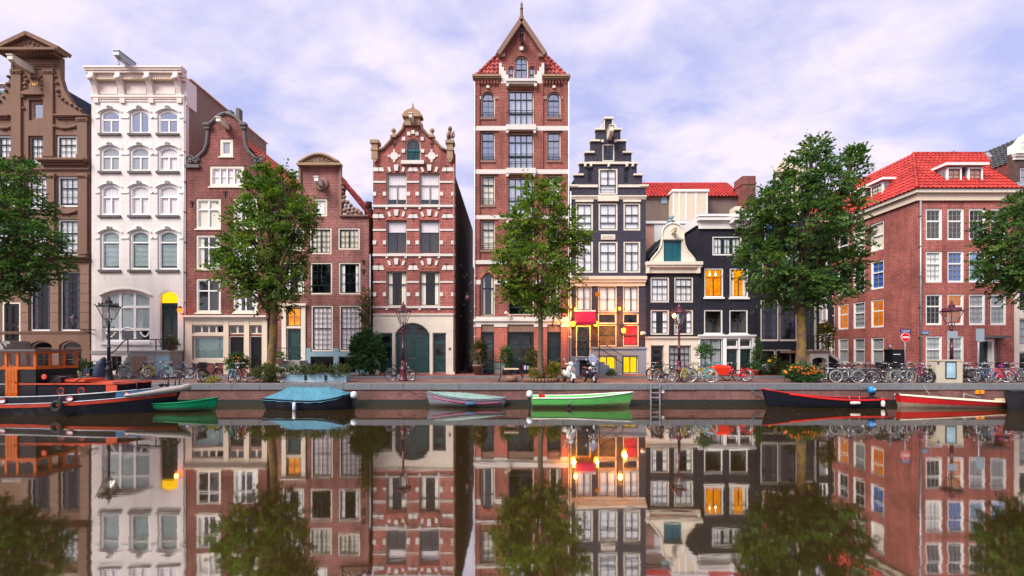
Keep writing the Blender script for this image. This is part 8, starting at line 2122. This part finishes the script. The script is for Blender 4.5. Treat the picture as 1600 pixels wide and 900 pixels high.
# black boat with red gunwale
Yc = 22.5; x0, x1 = gx(1202, Yc), gx(1374, Yc)
T, st = loft('black_red_boat', 'black open boat with red gunwale and blue-white outboard', 'boat', x0, x1, Yc, lambda s: (.62 * max(.04, math.sin(math.pi * (.02 + .80 * s)) ** .65), .40 + .52 * (1 - s) ** 2.6 + .20 * max(0, s - .6) ** 1.5, -.25, -.35 * (1 - s) ** 5 + .1 * s ** 4), ('hull_navy', 'hull_navy', 'black_paint', 'boat_red'), floor=.15)
b = MB()
for sg in (-1, 1): b.tube([(x + xo, Yc + sg * hb * 1.0, zg - .03) for (x, hb, zg, zk, xo) in st[3:]], .05, 6)
b.build('red_strake', 'boat_red', T)
thwarts(T, st, Yc, (.35, .6, .8), 'boat_wood'); outboard(T, x1 - .25, Yc + .2, .72, 'outboard_blue', 1)
b = MB(); b.lathe([(.16, 0), (.17, .05), (.165, .08)], (x1 - .2, Yc + .2, .84), 10); b.build('motor_cap', 'outboard_white', T)
hanging_fender(T, gx(1335, Yc - .6), Yc - .66, .28, .5, .075, 'fender_white', True); hanging_fender(T, gx(1377, Yc - .4), Yc - .5, .22, .34, .09, 'fender_white')
rg = random.Random(8); b = MB()
for k in range(9): b.tube([(gx(1246 + k * 2.6, Yc), Yc - .2, .5 + .1 * rg.random()), (gx(1248 + k * 2.6, Yc), Yc + .2, .62 - .012 * k), (gx(1256 + k * 2, Yc), Yc, .45)], .012, 4)
tag(b.build('chain_heap', 'zinc', loc=(gx(1258, Yc), Yc, .45)), 'heap of pale chain lying in the black boat', 'chain')
# red boat with cream deck
Yc = 22.5; x0, x1 = gx(1407, Yc), gx(1585, Yc)
T, st = loft('red_deck_boat', 'long red boat with flat cream deck', 'boat', x0, x1, Yc, lambda s: (.66 * max(.05, math.sin(math.pi * (.04 + .78 * s)) ** .7), .62 - .42 * s ** .9, -.25, -.16 * (1 - s) ** 3), ('boat_wood', 'boat_red', 'boat_wood', 'deck_cream'), inner=False)
b = MB(); b.grid([[(x + xo, Yc + hb * .99 * q, zg + .02 + .05 * (1 - q * q)) for q in (-1, -.6, -.2, .2, .6, 1)] for (x, hb, zg, zk, xo) in st]); b.build('deck', 'deck_cream', T)
b = MB(); b.box(gx(1488, Yc), gx(1497, Yc), Yc - .25, Yc + .2, .44, .455); b.build('hatch', 'boat_wood', T); b = MB(); b.tube([(gx(1512, Yc), Yc + .2, .36), (gx(1512, Yc), Yc + .2, .66), (gx(1540, Yc), Yc + .25, .44)], .03, 6); b.build('tiller', 'zinc', T)
b = MB(); b.box(gx(1559, Yc), gx(1571, Yc), Yc - .2, Yc + .15, .30, .42); tag(b.build('wooden_block', 'wood_pale', loc=(gx(1565, Yc), Yc, .3)), 'pale wooden block on the red boat\'s stern deck', 'block')
# black bow at the right edge
Yc = 21.3; x0, x1 = gx(1577, Yc), gx(1760, Yc)
T, st = loft('black_barge', 'black boat bow entering at the photo\'s right edge', 'boat', x0, x1, Yc, lambda s: (1.1 * max(.04, min(1, s * 2.4) ** .6), .95 - .25 * s, -.3, -.25 * (1 - s) ** 6), ('black_paint', 'black_paint', 'black_paint', 'black_paint'))
# ---------------------------------------------------------------- tugboat
Yc = 21.0; xb, xs = gx(275, Yc), gx(-150, Yc); Ln = xb - xs
T = thing('tugboat', 'black old tugboat with orange wooden wheelhouse and red trim', 'boat', ((xs + xb) / 2, Yc, 0), 'boats moored along the quay')
def tug(s):
    # s 0 stern (off the photo) .. 1 bow
    hb = 1.55 * (1 - max(0, (s - .66) / .34) ** 2.2) * (1 - max(0, (.18 - s) / .18) ** 2 * .5)
    zrub = .40 + .40 * max(0, (s - .45) / .55) ** 2.0          # rubbing strake
    zbul = zrub + .42                                           # bulwark top
    return max(.05, hb), zrub, zbul
N_ = 40
S_ = [k / N_ for k in range(N_ + 1)]
def tx_(s): return xs + Ln * s
def wall_strip(name, f0, f1, mat, parent, m_=3):
    b = MB()
    for sg in (-1, 1):
        rows = []
        for s in S_:
            hb, zr_, zb_ = tug(s); a, c = f0(s, hb, zr_, zb_), f1(s, hb, zr_, zb_)
            r = [(tx_(s) + a[2] + (c[2] - a[2]) * j / m_, Yc + sg * (a[0] + (c[0] - a[0]) * j / m_), a[1] + (c[1] - a[1]) * j / m_) for j in range(m_ + 1)]
            rows.append(r if sg > 0 else r[::-1])
        b.grid(rows)
    return b.build(name, mat, parent)
rake = lambda s: .55 * max(0, (s - .7) / .3) ** 2
HULL = wall_strip('hull', lambda s, hb, zr_, zb_: (hb * .80, -.5, -.35 * max(0, (s - .7) / .3) ** 2), lambda s, hb, zr_, zb_: (hb, zr_ - .04, rake(s) * .2), 'hull_navy', T, 5)
b = MB()
for sg in (-1, 1): b.tube([(tx_(s) + rake(s) * .25, Yc + sg * (tug(s)[0] + .01), tug(s)[1] + .12) for s in S_], .02, 6)
b.build('white_line', 'zinc', HULL)
wall_strip('red_strake', lambda s, hb, zr_, zb_: (hb + .03, zr_ - .05, rake(s) * .2), lambda s, hb, zr_, zb_: (hb + .03, zr_ + .09, rake(s) * .25), 'hull_red', HULL, 1)
wall_strip('bulwark', lambda s, hb, zr_, zb_: (hb, zr_ + .08, rake(s) * .25), lambda s, hb, zr_, zb_: (hb * (.97 if s < .8 else .97 + .1 * (s - .8)), zb_, rake(s) * .6), 'hull_navy', HULL, 3)
b = MB(); b.grid([[(tx_(s) + rake(s) * .3, Yc + q * (tug(s)[0] - .06), tug(s)[1] + .20 + .05 * (1 - q * q)) for q in (-1, -.5, 0, .5, 1)] for s in S_]); b.build('deck', 'deck_red', T)
b = MB()
for sg in (-1, 1): b.tube([(tx_(s) + rake(s) * .6, Yc + sg * tug(s)[0] * .97, tug(s)[2] + .01) for s in S_], .024, 6)
b.build('bulwark_rail', 'zinc', T)
# blue bow panels
b = MB(); SS = [s for s in S_ if s >= .84]
for sg in (-1, 1):
    rows = [[(tx_(s) + rake(s) * (.3 + .28 * j / 2), Yc + sg * (tug(s)[0] * (.99 - .01 * j) + .012), tug(s)[1] + .12 + (tug(s)[2] - .03 - tug(s)[1] - .12) * j / 2) for j in range(3)] for s in SS]
    b.grid(rows if sg > 0 else [r[::-1] for r in rows])
b.build('bow_panel', 'hull_blue', T)
# rope fender round the bow
b = MB(); pts = []
for s in [x_ for x_ in S_ if x_ >= .86]: pts.append((tx_(s) + rake(s) * .55 + .10 * max(0, (s - .9) / .1), Yc - tug(s)[0] - .08, tug(s)[1] + .22 + .1 * max(0, (s - .9) / .1)))
pts2 = [(p[0], 2 * Yc - p[1], p[2]) for p in pts[::-1]]
rr = [.05 + .10 * min(1, k / 4) for k in range(len(pts))]
b.tube(pts + [(pts[-1][0] + .18, Yc, pts[-1][2] + .04)] + pts2, rr + [.17] + rr[::-1], 10); b.build('rope_fender', 'rope_grey', T)
# portholes in the bulwark with red rims
for px in (4, 108, 178):
    Yw = Yc - 1.55; x_ = gx(px, Yw); s = (x_ - xs) / Ln; hb, zr_, zb_ = tug(s); b = MB(); y_ = Yc - hb - .02
    b.tube([(x_ + .17 * math.cos(2 * math.pi * k / 20), y_ - .01, (zr_ + zb_) / 2 + .05 + .10 * math.sin(2 * math.pi * k / 20)) for k in range(20)], .025, 6, closed=True); o = b.build('hawse_rim', 'hull_red', T)
    b = MB(); b.poly([(x_ + .16 * math.cos(2 * math.pi * k / 20), y_ - .004, (zr_ + zb_) / 2 + .05 + .09 * math.sin(2 * math.pi * k / 20)) for k in range(20)]); b.build('hawse_hole', 'outboard_white', o)
# raised trunk (deckhouse) with red top and round ports
def trunk(px0, px1, z0, z1, hw, mat, name, top):
    x0, x1 = gx(px0, Yc - hw), gx(px1, Yc - hw); b = MB()
    pts = [(x0, Yc - hw), (x1 - .5, Yc - hw), (x1 - .1, Yc - hw * .7), (x1, Yc), (x1 - .1, Yc + hw * .7), (x1 - .5, Yc + hw), (x0, Yc + hw)]
    b.grid([[(x, y, z0) for x, y in pts + pts[:1]], [(x, y, z1) for x, y in pts + pts[:1]]], smooth=False); o = b.build(name, mat, T)
    b = MB(); b.poly([(x, y, z1 + .001) for x, y in pts]); b.grid([[(x + (0), y + (-.05 if y < Yc else .05), z1 - .03) for x, y in pts + pts[:1]], [(x, y + (-.05 if y < Yc else .05), z1 + .03) for x, y in pts + pts[:1]]], smooth=False); b.build('trunk_top', top, o); return o
TR = trunk(28, 196, .5, 1.38, .92, 'hull_navy', 'deck_trunk', 'deck_red')
b = MB(); x0, x1 = gx(62, Yc - .93), gx(180, Yc - .93); b.tube([(gx(-60, Yc - .94), Yc - .94, 1.36), (x0, Yc - .94, 1.37), (x1, Yc - .94, 1.38)], .03, 6); b.build('trunk_line', 'zinc', TR)
for px in (95, 127):
    x_ = gx(px, Yc - .94); b = MB(); b.tube([(x_ + .15 * math.cos(k * .3927), Yc - .93, 1.05 + .15 * math.sin(k * .3927)) for k in range(16)], .025, 6, closed=True); o = b.build('porthole', 'hull_red', T); b = MB(); b.lathe([(.14, 0), (.14, .01)], (x_, Yc - .928, 1.05), 14, 'Y'); b.build('porthole_glass', 'green_black', o)
b = MB(); b.box(gx(166, Yc - .94), gx(183, Yc - .94), Yc - .955, Yc - .92, 1.02, 1.33); b.build('orange_hatch', 'deck_red', T)
for px in (105, 140): x_ = gx(px, Yc); b = MB(); b.tube([(x_, Yc - .8, 1.40), (x_ + .3, Yc - .6, 1.68), (x_ + .9, Yc - .5, 1.72)], .03, 6); b.build('grab_rail', 'iron', T)
b = MB(); b.box(gx(118, Yc), gx(148, Yc), Yc - .5, Yc + .5, 1.45, 1.58); b.build('skylight', 'deck_red', T)
# wheelhouse
Yw = Yc - .95; x0, x1 = gx(-70, Yw), gx(56, Yw); zA, zB, zC = .55, gz(576.5, Yw), gz(549, Yw); Ye = Yc + .95
b = MB(); b.box(x0, x1, Yw, Ye, zA, zB - .02); WH = b.build('wheelhouse_base', 'black_paint', T)
b = MB()
for za, zb_ in ((zB - .02, zB + .10), (zC - .10, zC)):
    b.box(x0, x1 + .03, Yw - .03, Yw + .04, za, zb_); b.box(x0, x1 + .03, Ye - .04, Ye + .03, za, zb_); b.box(x1 - .05, x1 + .03, Yw + .04, Ye - .04, za, zb_)
b.build('window_rails', 'wood_orange', T)
posts = [-60, -28, 10, 28, 55]
for px in posts:
    for y_ in (Yw - .028, Ye - .038): x_ = gx(px, Yw); b = MB(); b.box(x_ - .06, x_ + .06, y_, y_ + .066, zB + .1, zC - .1); b.build('window_post', 'wood_orange', T)
ys_ = [Yw + (Ye - Yw) * k / 3 for k in range(4)]
for y_ in ys_[1:3]: b = MB(); b.box(x1 - .045, x1 + .025, y_ - .06, y_ + .06, zB + .1, zC - .1); b.build('window_post', 'wood_orange', T)
for k in range(3): b = MB(); b.poly([(x1, ys_[k] + .06, zB + .1), (x1, ys_[k + 1] - .06, zB + .1), (x1, ys_[k + 1] - .06, zC - .1), (x1, ys_[k] + .06, zC - .1)]); b.build('wheelhouse_pane', 'glass', T)
for k in range(len(posts) - 1):
    xa, xb2 = gx(posts[k], Yw) + .06, gx(posts[k + 1], Yw) - .06
    for y_ in (Yw, Ye): b = MB(); b.poly([(xa, y_, zB + .1), (xb2, y_, zB + .1), (xb2, y_, zC - .1), (xa, y_, zC - .1)]); b.build('wheelhouse_pane', 'glass', T)
b = MB(); b.box(x0, x1 + .12, Yw - .14, Yc + 1.1, zC + .002, zC + .09); b.build('wheelhouse_roof', 'stone_dark', T)
b = MB(); b.box(gx(10, Yw), gx(29, Yw), Yw - .045, Yw - .001, .75, zB - .02); D = b.build('wheelhouse_door', 'wood_orange', T)
for k in range(4): x_ = gx(10, Yw) + (gx(29, Yw) - gx(10, Yw)) * k / 4; b = MB(); b.box(x_ + .012, x_ + (gx(29, Yw) - gx(10, Yw)) / 4 - .012, Yw - .058, Yw - .046, .78, zB - .06); b.build('door_plank', 'wood_orange', D)
b = MB(); b.lathe([(.02, -.04), (.035, 0)], (gx(26.5, Yw), Yw - .05, 1.45), 8, 'Y'); b.build('handle', 'iron', D)
b = MB(); b.lathe([(.10, -.02), (.13, 0), (.10, .05)], (gx(78, Yw - .05), Yw - .3, 1.72), 10, 'Y'); b.build('side_lamp', 'deck_red', T)
b = MB(); b.box(gx(84, Yc), gx(112, Yc), Yc - .5, Yc + .3, 1.4, 1.75); b.lathe([(.1, 0), (.1, .12), (.05, .2)], (gx(124, Yc), Yc - .4, 1.45), 8); b.build('winch', 'iron', T)
# bow rail and bollard
zr_ = 1.62
b = MB(); pth = [(gx(206, Yc), Yc - 1.0, 1.45), (gx(238, Yc), Yc - .85, 1.5), (gx(272, Yc), Yc - .35, 1.62), (gx(274, Yc), Yc, 1.63), (gx(272, Yc), Yc + .35, 1.62), (gx(238, Yc), Yc + .85, 1.5)]
b.tube(pth, .03, 6)
for p in pth[1:5]: b.tube([p, (p[0] - .02, p[1], 1.12)], .028, 6)
b.build('bow_rail', 'iron', T)
b = MB()
for dx in (-.1, .16): b.lathe([(.09, 0), (.08, .3), (.12, .32), (.11, .38)], (gx(258, Yc) + dx, Yc - .1, .95), 10)
b.build('bollard', 'iron', T)
tyre_fender(T, gx(90, Yc - 1.7), Yc - 1.72, .46, .19, .09)
rope('thin rope from the tugboat\'s bow to the green dinghy', [(gx(226, 19.9), 19.9, .95), (gx(238, 20.5), 20.5, .62), (gx(251, 21.3), 21.3, .42)])
rope('pale rope from the quay down to the red boat\'s deck', [(gx(1441, YQ), YQ, ZS + .05), (gx(1446, YQ - .2), YQ - .2, .85), (gx(1453, 22.6), 22.6, .62)])
rope('blue rope hanging on the quay wall beside the black boat\'s bow', [(gx(1174, YQ - .1), YQ - .1, .80), (gx(1182, YQ - .1), YQ - .1, .55), (gx(1190, YQ - .12), YQ - .12, .47), (gx(1198, YQ - .3), YQ - .3, .52), (gx(1203, 22.6), 22.6, .8)], .018, 'cover_blue')
rope('dark mooring chain draped on the quay wall near the rowing boat', [(gx(620, YQ - .05), YQ - .05, .55), (gx(634, YQ - .05), YQ - .05, .82), (gx(650, YQ - .06), YQ - .06, .6), (gx(672, 22.8), 22.8, .62)], .014, 'iron')

# fallen leaves drifting on the water
rng = np.random.default_rng(5); n = 130
P = np.stack([rng.uniform(-22, 22, n), 23.2 - np.abs(rng.normal(0, 3.2, n)), np.full(n, .004)], 1); P = P[P[:, 1] > 8]
n = len(P); D = np.stack([rng.normal(0, 1, n), rng.normal(0, 1, n), np.zeros(n)], 1)
o_ = leaf_mesh('floating_leaves', P, D, np.tile([0, 0, 1.0], (n, 1)), rng.uniform(.05, .11, n), rng.uniform(.03, .06, n), 'leaf_yellow'); o_['kind'] = 'stuff'; o_['label'] = 'scattered fallen leaves drifting on the canal'
